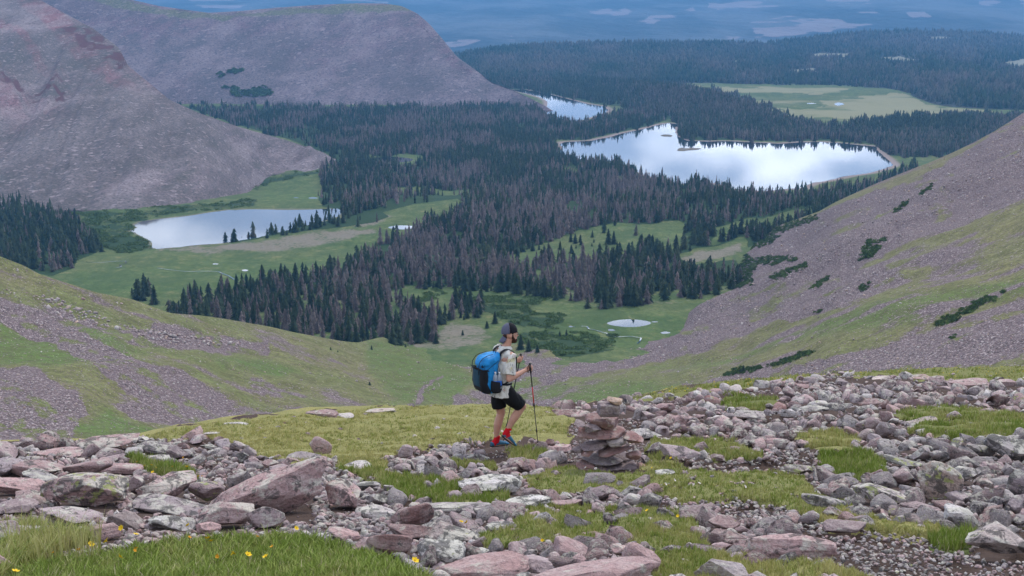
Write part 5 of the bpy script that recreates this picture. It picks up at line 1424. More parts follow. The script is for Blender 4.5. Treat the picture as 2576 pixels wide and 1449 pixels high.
def stone_mass(name, sel_, sub, label, extra_flat=1.):
    prs = [rock_shape(3300 + i, sub, (.5, .41, .30), cuts=14, depth=(.34, .8), rough=.015, power=3.) for i in range(16)]
    Vs, Ts, A = [], [], dict(tone=[], lich=[], rnd=[], green=[]); off = 0
    wh = rg.randint(0, 16, len(sel_))
    for k in range(16):
        q = sel_[wh == k]; v, t = prs[k]; n = len(v); m_ = len(q)
        if not m_: continue
        ya = rg.rand(m_) * 6.28; ti_ = rg.uniform(-.4, .4, m_); s = size[q][:, None]
        vx, vy, vz_ = v[None, :, 0] * (.85 + .3 * rg.rand(m_))[:, None], v[None, :, 1] * np.ones((m_, 1)), v[None, :, 2] * (.7 + .7 * rg.rand(m_))[:, None]
        vx, vz_ = vx * np.cos(ti_)[:, None] - vz_ * np.sin(ti_)[:, None], vx * np.sin(ti_)[:, None] + vz_ * np.cos(ti_)[:, None]
        X_ = (vx * np.cos(ya)[:, None] - vy * np.sin(ya)[:, None]) * s; Y_ = (vx * np.sin(ya)[:, None] + vy * np.cos(ya)[:, None]) * s; Z_ = vz_ * s
        pos_ = np.stack([X_, Y_, Z_], -1) + P3[q][:, None]; pos_[..., 2] += s * .08
        Vs.append(pos_.reshape(-1, 3)); Ts.append((t[None] + (np.arange(m_) * n)[:, None, None] + off).reshape(-1, 3)); off += n * m_
        for a_, arr in (('tone', tone), ('lich', lich)): A[a_].append(np.repeat(arr[q], n))
        A['rnd'].append(np.repeat(rg.rand(m_), n)); A['green'].append(np.repeat((rg.rand(m_) < .06) * .6, n))
    me = mesh_np(name, np.concatenate(Vs), None, np.concatenate(Ts), {k: np.concatenate(v) for k, v in A.items()}, smooth=False)
    tag(link(name, me, MR), label, 'rubble', kind='stuff')
bigr = small[s_px[small] > 15]; smr = small[s_px[small] <= 15]
stone_mass('rubble', bigr, 2, 'broken pink and grey stones covering the slope')
stone_mass('gravel', smr, 1, 'small loose stones between the boulders')
print('rubble', len(bigr), len(smr))
# fallen blocks on the bowl slopes (several hundred metres off)
x = rg.uniform(-300, 2800, 130000); y = rg.uniform(300, 1110, 130000)
mk = inpoly(x, y, SCREE_N, 9, 6, 17) 
kp = (y > np.interp(x, NPX, nt_) + 3) & (y < np.interp(x, *zip(*CREST)) + 10) & (rg.rand(len(x)) < np.where(mk > .5, .42, .045)) & ~((x > 950) & (x < 1740) & (y < 860))
x, y = x[kp], y[kp]
jj = np.clip(((x + 560) / 4).round().astype(int), 0, len(NPX) - 1); qy = proj(pn[..., 0], pn[..., 1], pn[..., 2])[1]
P3 = np.zeros((len(x), 3))
for j in np.unique(jj):
    s = jj == j; ii = np.clip(np.searchsorted(-qy[:, j], -y[s]), 0, NR - 1); P3[s] = pn[ii, j]
x2 = XofPx(x, P3[:, 1], P3[:, 2]); P3[:, 0] = x2
s_px = 3.3 * (1 - rg.rand(len(x)) * .93) ** (-1 / 2.4); s_px = s_px * np.where(inpoly(x, y, [zq([(150,30),(460,60),(560,180),(1300,300),(900,290),(300,160)], *BL)]) > 0, 2.3, 1) * .95
size = s_px / F * P3[:, 1]
tone = np.where(rg.rand(len(x)) < .45, .2 + .2 * rg.rand(len(x)), .45 + .5 * rg.rand(len(x))); lich = .3 + .3 * rg.rand(len(x))
stone_mass('scree_blocks', np.arange(len(x)), 1, 'scattered blocks on the slopes of the bowl')
print('blocks', len(x))

# ================================================================== CAIRN
CX0, CY0, CK = 1384.6, 966., .17777
CAIRN = [(785,160,1015,295,.78,'tan','a',8,'small tan stone on the very top of the cairn'), (680,250,962,462,.68,0,'B',2,'square purple-grey block, second from the top of the cairn'),
 (498,385,1022,668,.62,0,'S',3,'thick reddish block under the square block of the cairn'), (322,510,508,608,.68,0,'s',-2,'small purple stone on the left shoulder of the cairn'),
 (478,558,712,702,.68,0,'a',8,'dark mauve wedge in front of the thick reddish block'), (240,590,1040,790,.62,0,'S',-3,'widest reddish slab across the upper cairn'),
 (1000,680,1245,765,.62,0,'s',3,'thin pale red slab on the right arm of the cairn'), (1055,735,1312,835,.62,0,'s',-8,'red slab under the thin pale red one on the right'),
 (800,728,1062,884,.52,0,'b',-10,'round grey-green stone in the middle of the cairn'), (318,800,808,940,.68,0,'s',-5,'purple-grey flat stone on the middle left of the cairn'),
 (308,890,440,990,.68,0,'b',0,'dark stone end at the far left of the cairn'), (678,840,1212,1012,.62,0,'s',-10,'pinkish slab sloping up to the right in the cairn'),
 (418,925,606,1024,.62,0,'b',0,'small red-brown stone between two slabs of the cairn'), (1055,930,1282,1085,.62,0,'b',-8,'pinkish grey stone at the lower right of the cairn'),
 (384,1000,1032,1145,.70,0,'S',4,'long dark grey slab low on the cairn'), (688,1070,1302,1258,.68,0,'S',-9,'long rough slab at the base sloping up right'),
 (345,1090,645,1270,.62,0,'b',0,'mauve foundation stone at the lower left of the cairn'), (1195,1115,1432,1300,.62,0,'a',0,'red foundation block at the lower right of the cairn'),
 (1040,1225,1340,1345,.6,0,'b',0,'low red stone under the base slab of the cairn'), (590,1140,800,1290,.66,0,'b',0,'dark stone in the hollow at the cairn foot')]
cg = ground_at(1290. + 243, 1186.)
DCN = float(ground_at(1533., 1188.)[1]) + .22
for k, (a, b_, c, d, tn, _, shp, roll, lab) in enumerate(CAIRN):
    cx, cy = CX0 + (a + c) / 2 * CK, CY0 + (b_ + d) / 2 * CK
    W_ = (c - a) * CK / F * DCN * 1.04; Hh = (d - b_) * CK / F * DCN * 1.04
    dep = {'S': .44, 's': .36, 'b': .30, 'a': .22, 'B': .2}[shp] * (1 if W_ > .2 else .75)
    hz = Hh * {'S': .76, 's': .78, 'b': .86, 'a': .92, 'B': .78}[shp]
    if abs(roll) > 4: hz -= W_ * abs(math.sin(rad(roll))) * .55
    Dk = DCN + (dep - .44) * .5 - (.06 if 'wedge' in lab else 0)
    zc = -tanp(cy) * Dk
    kw = {'S': dict(power=3.0, cuts=12, depth=(.55, .95), rough=.08, strata=.03), 's': dict(power=3.0, cuts=12, depth=(.5, .92), rough=.07, strata=.03), 'b': dict(power=2.6, cuts=10, depth=(.6, .9), rough=.06),
          'a': dict(power=3., cuts=8, depth=(.55, .85), rough=.03), 'B': dict(power=14, cuts=2, depth=(1.25, 1.45), rough=.015)}[shp]
    rr_ = np.random.RandomState(1500 + k)
    rock_obj('cairn_stone', 5000 + 3 * k, (W_ / 2 * 1.03, dep / 2, max(hz, .04) / 2 * 1.06), tn, .12, (rad(rr_.uniform(-4, 6)), rad(roll), rad(rr_.uniform(-12, 12) if shp != 'B' else 10)), (XofPx(cx, Dk, zc), Dk, zc), 4, lab, 'stone', 'stones of the cairn', **kw)
for k, (a, b_, c, d) in enumerate([(560,640,1000,800), (500,900,1000,1060), (820,960,1180,1130), (600,760,1060,900), (700,1100,1200,1290), (430,1060,900,1260), (560,1000,1100,1180)]):
    cx, cy = CX0 + (a + c) / 2 * CK, CY0 + (b_ + d) / 2 * CK; Dk = DCN + .2
    rock_obj('cairn_stone', 5200 + k, ((c - a) * CK / F * DCN * .36, .17, (d - b_) * CK / F * DCN * .42), .69, .1, (0, 0, .3 * k), (XofPx(cx, Dk, -tanp(cy) * Dk), Dk, -tanp(cy) * Dk), 3, ['inner stone behind the widest slab of the cairn', 'inner stone behind the purple-grey flat stone', 'inner stone behind the sloping pinkish slab', 'inner stone behind the round grey-green stone', 'inner stone behind the long rough base slab', 'inner stone behind the mauve foundation stone', 'inner stone at the heart of the cairn'][k], 'stone', 'stones of the cairn', cuts=8, depth=(.6, .95), rough=.06, power=3.)

# ================================================================== GRASS
def grass_mat():
    b = NB('grass blades', .7, .2)
    t = b.attr('tint'); r = b.attr('rnd'); tip = b.attr('tip')
    c = b.mix(t, b.mix(r, (.52, .47, .18), (.72, .65, .31)), b.mix(r, (.13, .20, .025), (.33, .43, .08)))
    c = b.mix(b.math('GREATER_THAN', r, .93), c, (.50, .44, .25))
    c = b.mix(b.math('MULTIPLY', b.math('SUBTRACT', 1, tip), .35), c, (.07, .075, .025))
    b.b.inputs['Transmission Weight'].default_value = 0
    return b.out(c)
MG = grass_mat()
def blades(name, x, y, hgt, tint, seg, label, wmul=1., lean=.5):
    p = ground_at(x, y); n = len(x); r = np.random.RandomState(n % 977)
    m_, l_, h_ = gmask(x, y)
    p[:, 2] += m_ * .03 - .01
    a = r.rand(n) * 6.28; le = (r.rand(n) ** 1.4) * lean * 1.5 * hgt
    cx, sx_ = np.cos(a), np.sin(a)
    wd = (.0016 + .00022 * p[:, 1]) * wmul * (.7 + .6 * r.rand(n))
    fa = r.rand(n) * 3.14; wx, wy = np.cos(fa) * wd, np.sin(fa) * wd * .5
    if seg == 1:
        V = np.stack([p + np.stack([wx, wy, 0 * wx], -1), p - np.stack([wx, wy, 0 * wx], -1), p + np.stack([cx * le, sx_ * le, hgt], -1)], 1)
        T = np.arange(n * 3).reshape(n, 3); tip = np.tile([0, 0, 1.], n); k = 3
    else:
        mid = p + np.stack([cx * le * .35, sx_ * le * .35, hgt * .6], -1); w_ = np.stack([wx, wy, 0 * wx], -1)
        V = np.stack([p + w_, p - w_, mid + w_ * .8, mid - w_ * .8, p + np.stack([cx * le, sx_ * le, hgt], -1)], 1)
        i = np.arange(n)[:, None] * 5; T = np.concatenate([i + [0, 1, 3], i + [0, 3, 2], i + [2, 3, 4]], 0); tip = np.tile([0, 0, .6, .6, 1.], n); k = 5
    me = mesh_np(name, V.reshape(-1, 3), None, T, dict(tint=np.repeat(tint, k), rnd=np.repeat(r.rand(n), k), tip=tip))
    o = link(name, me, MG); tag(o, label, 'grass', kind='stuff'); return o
rg = np.random.RandomState(11)
N_ = 900000
x = rg.uniform(-120, 2720, N_); y = rg.uniform(905, 1500, N_)
# cheap pre-filter by box, then exact
m = np.zeros(N_, bool)
for p_ in GRASS.values():
    q = np.array(p_); m |= (x > q[:, 0].min() - 12) & (x < q[:, 0].max() + 12) & (y > q[:, 1].min() - 8) & (y < q[:, 1].max() + 8)
x, y = x[m], y[m]
m, l, hg = gmask(x, y)
dm = inpoly(x, y, DIRT[:1], 4, 0)
clump = fbm(x / 9, y / 4.5, 0, 171, 3); cl2 = fbm(x / 55, y / 24, 0, 172, 3)
k = (m > .5) & (y > fg_scale(x) - 1) & (dm < .5) & (rg.rand(len(x)) < sstep(-.9, .3, clump + .35))
bare = sstep(.35, .75, cl2) * (l < .6)
k &= rg.rand(len(x)) > bare * .7
x, y, l, hg, clump, cl2 = x[k], y[k], l[k], hg[k], clump[k], cl2[k]
tint = np.clip(l + .30 * clump + .30 * cl2 + .2 * rg.randn(len(x)), 0, 1)
hgt = hg * (.55 + .6 * rg.rand(len(x))) * (1 + .35 * clump)
fr = (y > 1325) & (x < 1180)
print('blades', len(x), fr.sum())
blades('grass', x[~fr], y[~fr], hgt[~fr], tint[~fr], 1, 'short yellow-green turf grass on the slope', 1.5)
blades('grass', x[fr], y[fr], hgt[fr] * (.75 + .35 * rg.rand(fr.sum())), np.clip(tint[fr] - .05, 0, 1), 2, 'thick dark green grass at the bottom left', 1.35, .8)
# tall thin stalks at the left
n = 260; x = rg.uniform(20, 260, n); y = rg.uniform(1375, 1440, n)
blades('grass_stalks', x, y, .22 + .16 * rg.rand(n), np.full(n, .25), 2, 'tall thin dry grass stalks at the lower left', 1., .35)

# ================================================================== FLOWERS
MPET = plain('yellow petals', (.82, .55, .01), .6, .3, .12, 60); MPO = plain('orange petals', (.75, .34, .02), .6, .3, .12, 60); MWH = plain('white petals', (.75, .72, .70), .6, .3, .05, 60)
MSTEM = plain('flower stem', (.10, .15, .04), .8); MCEN = plain('flower centre', (.55, .32, .02), .8)
def petals_me(n, r, cup, name):
    bm = bmesh.new()
    for i in range(n):
        a = 6.283 * i / n; d = Vector((math.cos(a), math.sin(a), 0)); s = Vector((-d.y, d.x, 0)) * r * .42
        c0 = bm.verts.new((0, 0, 0)); p1 = bm.verts.new(d * r * .6 + s + Vector((0, 0, cup * .6))); p2 = bm.verts.new(d * r * 1.0 + s * .55 + Vector((0, 0, cup))); p3 = bm.verts.new(d * r * 1.0 - s * .55 + Vector((0, 0, cup))); p4 = bm.verts.new(d * r * .6 - s + Vector((0, 0, cup * .6)))
        bm.faces.new((c0, p1, p2, p3, p4))
    me = bpy.data.meshes.new(name); bm.to_mesh(me); bm.free(); return me
def stem_me():
    V = [(.002, 0, 0), (-.001, .0017, 0), (-.001, -.0017, 0), (.0012, 0, 1), (-.0006, .001, 1), (-.0006, -.001, 1)]
    return mesh_np('stem', np.array(V), [(0, 1, 4, 3), (1, 2, 5, 4), (2, 0, 3, 5)])
def centre_me():
    v, t = ICO[1]; return mesh_np('flower_centre', v * np.array((.007, .007, .005)), None, t)
PM = {'y': (petals_me(6, .024, .012, 'petals'), MPET), 'o': (petals_me(5, .017, .012, 'petals'), MPO), 'w': (petals_me(8, .016, .012, 'petals'), MWH)}
SM, CM = stem_me(), centre_me()
FR = {}
def flower(px_, py_, kind, size, hh, label, group):
    g = ground_at(px_, py_ + hh * F / 11); D_ = float(g[1]); head = P(px_, py_, D_)
    gz = float(G(float(head[0]), D_)); L_ = max(.03, float(head[2]) - gz)
    if kind not in FR:
        e = link('wildflower', None); e.empty_display_size = .05
        s = link('stem', SM, MSTEM, e); p_ = link('petals', PM[kind][0], PM[kind][1], e); c = link('flower_centre', CM, MCEN, e); FR[kind] = e
    else:
        src = FR[kind]; e = src.copy(); sc.collection.objects.link(e)
        for ch in src.children: q = ch.copy(); sc.collection.objects.link(q); q.parent = e
    e.location = (float(head[0]), D_, gz)
    r_ = np.random.RandomState(int(px_ * 7 + py_) % 9999)
    for ch in e.children:
        if ch.name.startswith('stem'): ch.scale = (1.2, 1.2, L_)
        else: ch.location = (0, 0, L_ + (.004 if 'centre' in ch.name else 0)); ch.scale = (size,) * 3; ch.rotation_euler = (rad(35 + r_.uniform(-20, 25)), rad(r_.uniform(-25, 25)), r_.rand() * 6)
    tag(e, label, 'flower', group)
FL = [(1222,967,'y',1.35),(1367,1035,'y',1.3),(915,1128,'y',1.45),(1070,1103,'y',1.7),(1205,1258,'y',1.4),(1370,1175,'o',1.3),(2090,1073,'y',1.4),(2125,1100,'y',1.2),(2347,1227,'y',1.2),(2495,1237,'y',1.4),(1892,940,'y',1.1),(1455,342,'y',1.1),(1525,335,'y',1.1),(1537,405,'y',1.1),(1878,352,'y',1.2),(1997,448,'y',1.1),(1845,258,'o',1.),(1862,405,'o',1.1),(790,1190,'o',1.2),(155,1408,'y',1.5),(1905,1065,'o',1.2),(2190,1250,'o',1.2),(537,1215,'o',1.),(1353,1195,'o',1.1),(2035,445,'o',1.),(1735,350,'o',1.),(1570,358,'y',.8),(1380,300,'o',.8)]
FLL = [(zx * .25, 1086.8 + zy * .25, k, s) for zx, zy, k, s in FL] + [(zx / 2, 724.5 + zy / 2, k, s) for zx, zy, k, s in [(1490,1210,'y',1.1),(1293,1252,'o',1.2),(1370,1303,'o',1.2),(1337,1353,'y',1.2),(1095,1352,'o',1.1),(1173,1338,'y',1.2),(955,1255,'o',1.),(2320,1178,'y',1.1),(2348,1180,'y',1.2),(2087,1373,'y',1.5)]] + [(1288 + zx / 2, 724.5 + zy / 2, k, s) for zx, zy, k, s in [(152,1270,'y',.8),(680,1120,'y',.9),(835,1148,'y',.9),(800,855,'y',1.),(705,905,'y',.7)]]
for i, (a, b_, k, s) in enumerate(FLL):
    where = 'in the bottom left grass' if b_ > 1320 and a < 1180 else ('on the tuft among the left boulders' if b_ < 1215 and a < 520 else ('between the boulders at the bottom centre' if a < 1250 else 'on the turf near the cairn'))
    flower(a, b_, k, s * .72, .17 if b_ > 1320 and a < 1180 else .09, {'y': 'bright yellow', 'o': 'small orange-yellow', 'w': 'white'}[k] + ' wildflower ' + where, 'yellow wildflowers')
for zx, zy in [(372,905),(422,910),(770,988),(788,990),(897,948),(815,968),(1085,1095),(1170,1000),(640,1000),(940,985)]:
    a, b_ = 1288 + zx / 2, 724.5 + zy / 2
    flower(a, b_, 'w', 1.1, .06, 'tiny white flower head in the turf by the cairn', 'white flower heads by the cairn')
# yellow flower dots along the far grass strip
n = 230; x = rg.uniform(1640, 2700, n); y = np.interp(x, *zip(*CREST)) + rg.uniform(-1, 26, n) ; m_, _, _ = gmask(x, y); x, y = x[m_ > .5], y[m_ > .5]
p = ground_at(x, y); p[:, 2] += .13; v, t = ICO[1]
V = p[:, None] + v[None] * (.016 + .02 * rg.rand(len(x)))[:, None, None] * np.array((1, 1, .5)); T = t[None] + (np.arange(len(x)) * len(v))[:, None, None]
tag(link('flower_carpet', mesh_np('flower_carpet', V.reshape(-1, 3), None, T.reshape(-1, 3)), plain('far yellow flowers', (.55, .42, .03), .7)), 'countless tiny yellow flowers along the right crest', 'flowers', kind='stuff')
# ================================================================== THE HIKER
PG = ground_at(1255.5, 1132.)
PB = np.array([float(PG[0]), float(PG[1]), float(PG[2])])
PB[2] = -tanp(1132.) * PB[1]
YAW = rad(30)
def S(f, l, z): return Vector((f * math.cos(YAW) - l * math.sin(YAW), f * math.sin(YAW) + l * math.cos(YAW), z))
FW, LF, UPV = S(1, 0, 0), S(0, 1, 0), Vector((0, 0, 1))
def tube(bm, pts, seg=20, side=None, close=True):
    """pts: (centre, ra, rb) rings; ra along `side`, rb across it"""
    rings = []
    n = len(pts)
    for i, (c, ra, rb) in enumerate(pts):
        a = pts[max(0, i - 1)][0]; b = pts[min(n - 1, i + 1)][0]
        t = (Vector(b) - Vector(a)).normalized()
        s = Vector(side) if side is not None else (LF if abs(t.dot(LF)) < .9 else UPV)
        u = (s - t * s.dot(t)).normalized(); w_ = t.cross(u)
        rings.append([bm.verts.new(Vector(c) + u * ra * math.cos(6.28318 * k / seg) + w_ * rb * math.sin(6.28318 * k / seg)) for k in range(seg)])
    for r0, r1 in zip(rings[:-1], rings[1:]):
        for k in range(seg): bm.faces.new((r0[k], r0[(k + 1) % seg], r1[(k + 1) % seg], r1[k]))
    if close:
        bm.faces.new(list(reversed(rings[0]))); bm.faces.new(rings[-1])
    return rings
def ball(bm, c, r, rot=None, sub=3):
    M = Matrix.Translation(Vector(c)) @ (rot.to_4x4() if rot else Matrix()) @ Matrix.Diagonal(Vector((*r, 1)))
    bmesh.ops.create_icosphere(bm, subdivisions=sub, radius=1, matrix=M)
RY = Matrix.Rotation(YAW, 3, 'Z')
def fuse(bm, voxel, smooth=2, name='m'):
    """melt overlapping volumes into one continuous skin"""
    bmesh.ops.recalc_face_normals(bm, faces=bm.faces)
    me = bpy.data.meshes.new('tmp'); bm.to_mesh(me); bm.free()
    o = bpy.data.objects.new('tmp', me); sc.collection.objects.link(o)
    r = o.modifiers.new('r', 'REMESH'); r.mode = 'VOXEL'; r.voxel_size = voxel; r.use_smooth_shade = True
    if smooth:
        s = o.modifiers.new('s', 'SMOOTH'); s.factor = .5; s.iterations = smooth
    dg = bpy.context.evaluated_depsgraph_get(); dg.update()
    m2 = bpy.data.meshes.new_from_object(o.evaluated_get(dg)); m2.name = name
    bpy.data.objects.remove(o); bpy.data.meshes.remove(me)
    for p in m2.polygons: p.use_smooth = True
    return m2
def wrinkle(me, amp, scale, seed=0, stretch=(1, 1, 1)):
    n = len(me.vertices); co = np.empty(n * 3, np.float32); me.vertices.foreach_get('co', co); co = co.reshape(-1, 3)
    no = np.empty(n * 3, np.float32); me.vertices.foreach_get('normal', no); no = no.reshape(-1, 3)
    f = fbm(co[:, 0] / scale * stretch[0], co[:, 1] / scale * stretch[1], co[:, 2] / scale * stretch[2], seed, 3)
    f = f - np.abs(f) * .6
    me.vertices.foreach_set('co', (co + no * (amp * f)[:, None]).astype(np.float32).ravel()); me.update()
    return me
person = link('person', None, loc=PB); person.empty_display_size = .3
tag(person, 'hiker in backward cap, patterned white shirt and black shorts walking to the right with poles', 'person')
def skin_mat():
    b = NB('skin', .55, .35); n = b.noise(b.pos, 14, 3)
    c = b.mix(n, (.46, .235, .165), (.58, .33, .245)); return b.out(c, b.bump(n, .003))
MSK = skin_mat()
# joints
HIPR, HIPL = S(.03, -.10, .86), S(.02, .10, .87)
KNR, ANR, TOR, HER = S(.305, -.12, .625), S(.065, -.10, .275), S(.17, -.11, .075), S(.0, -.10, .215)
KNL, ANL, TOL, HEL = S(.09, .10, .50), S(.012, .095, .11), S(.185, .10, .025), S(-.065, .095, .03)
SHR, ELR, WRR = S(.085, -.185, 1.385), S(.02, -.245, 1.085), S(.30, -.20, 1.16)
SHL, ELL, WRL = S(.095, .185, 1.39), S(.17, .25, 1.13), S(.385, .20, 1.185)
NECK, HEADC = S(.115, 0, 1.475), S(.175, 0, 1.652)
def lerp(a, b, t): return a + (b - a) * t
def limb(bm, a, b, radii, seg=18, bulge=None):
    n = len(radii)
    tube(bm, [(lerp(a, b, i / (n - 1)) + (bulge * math.sin(math.pi * i / (n - 1)) if bulge else Vector((0, 0, 0))), r, r) for i, r in enumerate(radii)], seg)
bm = bmesh.new()
# trunk
tube(bm, [(S(.02, 0, .80), .15, .11), (S(.02, 0, .90), .165, .12), (S(.035, 0, 1.03), .145, .10), (S(.05, 0, 1.2), .165, .11), (S(.07, 0, 1.33), .18, .11), (S(.085, 0, 1.42), .13, .08), (S(.10, 0, 1.46), .07, .065)], 24, LF)
tube(bm, [(S(.095, 0, 1.42), .062, .062), (S(.125, 0, 1.5), .056, .058), (S(.15, 0, 1.58), .058, .062)], 18, LF)
for sh, el, wr in ((SHR, ELR, WRR), (SHL, ELL, WRL)):
    ball(bm, sh, (.062, .062, .062)); limb(bm, sh, el, [.058, .055, .05, .044, .042]); ball(bm, el, (.041, .041, .041)); limb(bm, el, wr, [.041, .045, .040, .031, .027])
for hp, kn, an in ((HIPR, KNR, ANR), (HIPL, KNL, ANL)):
    limb(bm, hp, kn, [.06, .082, .080, .068, .058]); ball(bm, kn, (.057, .057, .057)); limb(bm, kn, an, [.055, .058, .06, .048, .038, .034], bulge=S(-.022, 0, 0))
for an, he, to in ((ANR, HER, TOR), (ANL, HEL, TOL)):
    tube(bm, [(he + (an - he) * .3, .032, .034), (lerp(he, to, .45) + UPV * .025, .04, .032), (lerp(he, to, .85) + UPV * .01, .04, .022), (to, .03, .016)], 14, LF); ball(bm, an, (.036,) * 3)
# head, facing the way he walks (turned back a touch to the right)
HY = rad(12); RH = Matrix.Rotation(HY, 3, 'Z')
def Hh_(f, l, z): v = RH @ Vector((f, l, z)); return HEADC + v
ball(bm, Hh_(-.008, 0, .02), (.098, .078, .105), RH, 4)
ball(bm, Hh_(.035, 0, -.045), (.062, .060, .080), RH, 3)         # face and jaw
ball(bm, Hh_(.058, 0, -.095), (.034, .036, .028), RH)            # chin
tube(bm, [(Hh_(.088, 0, .022), .009, .010), (Hh_(.104, 0, -.006), .012, .014), (Hh_(.112, 0, -.026), .016, .013), (Hh_(.092, 0, -.04), .014, .012)], 12, RH @ Vector((0, 1, 0)))   # nose
ball(bm, Hh_(.078, 0, .034), (.018, .048, .014), RH)             # brow
ball(bm, Hh_(.090, 0, -.058), (.012, .024, .007), RH); ball(bm, Hh_(.088, 0, -.071), (.012, .022, .008), RH)   # lips
for s in (-1, 1):
    ball(bm, Hh_(-.005, .078 * s, -.012), (.020, .011, .032), RH); ball(bm, Hh_(.07, .032 * s, -.018), (.022, .02, .018), RH)
# hands: palm, four curled fingers and a thumb each
def hand(wr, fdir, grip, s):
    """wr wrist, fdir forearm direction, grip = axis of the pole handle; s=+1 thumb on the left side"""
    fdir = fdir.normalized(); grip = grip.normalized(); out = fdir.cross(grip).normalized() * s    # away from the pole, back of the hand
    pc = wr + fdir * .045
    tube(bm, [(wr, .026, .02), (wr + fdir * .03, .036, .019), (wr + fdir * .065, .040, .018), (wr + fdir * .085, .036, .015)], 14, grip)
    pole_c = wr + fdir * .075 - out * .030
    for i in range(4):
        off = grip * (.030 - .020 * i); L_ = (.92, 1.05, 1., .8)[i]
        k0 = wr + fdir * .08 + off; k1 = k0 + fdir * .026 * L_ - out * .012; k2 = k1 - out * .030 * L_ - fdir * .002; k3 = k2 - fdir * .024 * L_ - out * .006
        tube(bm, [(k0, .0098, .0098), (k1, .0098, .0098), (k2, .0088, .0088), (k3, .0076, .0076)], 10)
        ball(bm, k1, (.0102,) * 3, None, 2); ball(bm, k3, (.0078,) * 3, None, 2)
    t0 = wr + fdir * .03 + grip * .026 - out * .004; t1 = t0 + fdir * .028 + grip * .018 - out * .018; t2 = t1 + fdir * .024 + grip * .006 - out * .020
    tube(bm, [(t0, .014, .013), (t1, .0115, .011), (t2, .0088, .0085)], 10); ball(bm, t2, (.0088,) * 3, None, 2)
    return pole_c
TIPR = Vector((.553, -.03, .075)); TIPL = Vector((.045, .42, .20))
gR0 = WRR + (WRR - ELR).normalized() * .075
axR = (gR0 - TIPR).normalized(); axL = ((WRL + (WRL - ELL).normalized() * .07) - TIPL).normalized()
pcR = hand(WRR, WRR - ELR, axR, -1); pcL = hand(WRL, WRL - ELL, axL, 1)
body_me = fuse(bm, .0062, 3, 'body')
link('body', body_me, MSK, person)
# eyes
MEYE = plain('eye', (.6, .58, .55), .2); 
# beard and hair
MHAIR = plain('dark brown hair', (.045, .022, .015), .85, .2, .4, 60)
bm = bmesh.new()
ball(bm, Hh_(.045, 0, -.088), (.058, .060, .045), RH, 3); ball(bm, Hh_(.068, 0, -.10), (.034, .040, .036), RH, 3); ball(bm, Hh_(.088, 0, -.050), (.013, .028, .007), RH, 2)
for s in (-1, 1): tube(bm, [(Hh_(.022, .068 * s, .0), .008, .012), (Hh_(.028, .066 * s, -.04), .010, .018), (Hh_(.045, .055 * s, -.08), .014, .026)], 10, RH @ Vector((0, 1, 0)))
link('beard', wrinkle(fuse(bm, .006, 1, 'beard'), .004, .012, 3), MHAIR, person)
bm = bmesh.new()
for s in (-1, 1): tube(bm, [(Hh_(.028, .070 * s, .05), .010, .020), (Hh_(.022, .073 * s, .01), .009, .015), (Hh_(.02, .071 * s, -.012), .006, .009)], 10, RH @ Vector((0, 1, 0)))
tube(bm, [(Hh_(-.06, 0, .03), .07, .045), (Hh_(-.065, 0, -.02), .066, .035), (Hh_(-.062, 0, -.055), .05, .022)], 18, RH @ Vector((0, 1, 0)))
link('hair', wrinkle(fuse(bm, .006, 1, 'hair'), .004, .014, 5), MHAIR, person)
# cap worn backwards: black front half, grey-blue back half, bill hanging over the neck
def cap_mats():
    a = plain('black cap cloth', (.012, .013, .018), .85, .2, .3, 200); c = plain('grey blue cap cloth', (.105, .112, .165), .85, .2, .2, 200); return a, c
MCA, MCB = cap_mats()
cap = link('cap', None, None, person)
def cap_shell(cut, name, mat):
    v, t = ICO[5]; v = v.copy()
    lim = -.05 + .35 * (v[:, 0] * -1) * .25
    keepv = v[:, 2] > -.12 - .18 * (v[:, 0] < 0) * (-v[:, 0])
    side = (v[:, 0] > -.12) if cut else (v[:, 0] <= -.08)
    ok = keepv & side; f = t[ok[t].all(1)]
    used = np.unique(f); mp_ = -np.ones(len(v), int); mp_[used] = np.arange(len(used))
    q = v[used] * np.array((.111, .090, .118)) + np.array((-.008, 0, .036)) ; q *= 1.0
    seam = 1 - .012 * np.exp(-(np.abs(v[used][:, 1]) / .03) ** 2) * 0
    W3 = np.array([list(RH @ Vector(p)) for p in q]) + np.array(HEADC)
    me = mesh_np(name, W3, None, mp_[f], smooth=True)
    o_ = link(name, me, mat, cap); s_ = o_.modifiers.new('s', 'SOLIDIFY'); s_.thickness = .003; s_.offset = 1; return o_
cap_shell(True, 'cap_front', MCA); cap_shell(False, 'cap_back', MCB)
bm = bmesh.new()
rows = []
for i in range(8):
    t = i / 7; row = []
    for j in range(13):
        a = (j / 12 - .5) * 2
        wdt = .070 * math.sqrt(max(0, 1 - (t * .93) ** 3)) + .004
        f_ = -.095 - .062 * t * (1 - .25 * a * a); zz_ = -.025 - .078 * t - .028 * a * a + .004
        row.append(bm.verts.new(Hh_(f_ + .035 * a * a, a * wdt, zz_)))
    rows.append(row)
for r0, r1 in zip(rows[:-1], rows[1:]):
    for j in range(12): bm.faces.new((r0[j], r0[j + 1], r1[j + 1], r1[j]))
me = bpy.data.meshes.new('bill'); bm.to_mesh(me); bm.free()
for p in me.polygons: p.use_smooth = True
o = link('bill', me, MCB, cap); s_ = o.modifiers.new('s', 'SOLIDIFY'); s_.thickness = .005
def patch(name, pts, mat, parent, off=.0):
    me = mesh_np(name, np.array([list(p) for p in pts]), None, [(0, i, i + 1) for i in range(1, len(pts) - 1)]); o_ = link(name, me, mat, parent); s2_ = o_.modifiers.new('s', 'SOLIDIFY'); s2_.thickness = .002; return o_
MLO = plain('orange stitching', (.75, .42, .08), .8); MLW = plain('white stitching', (.75, .75, .78), .8)
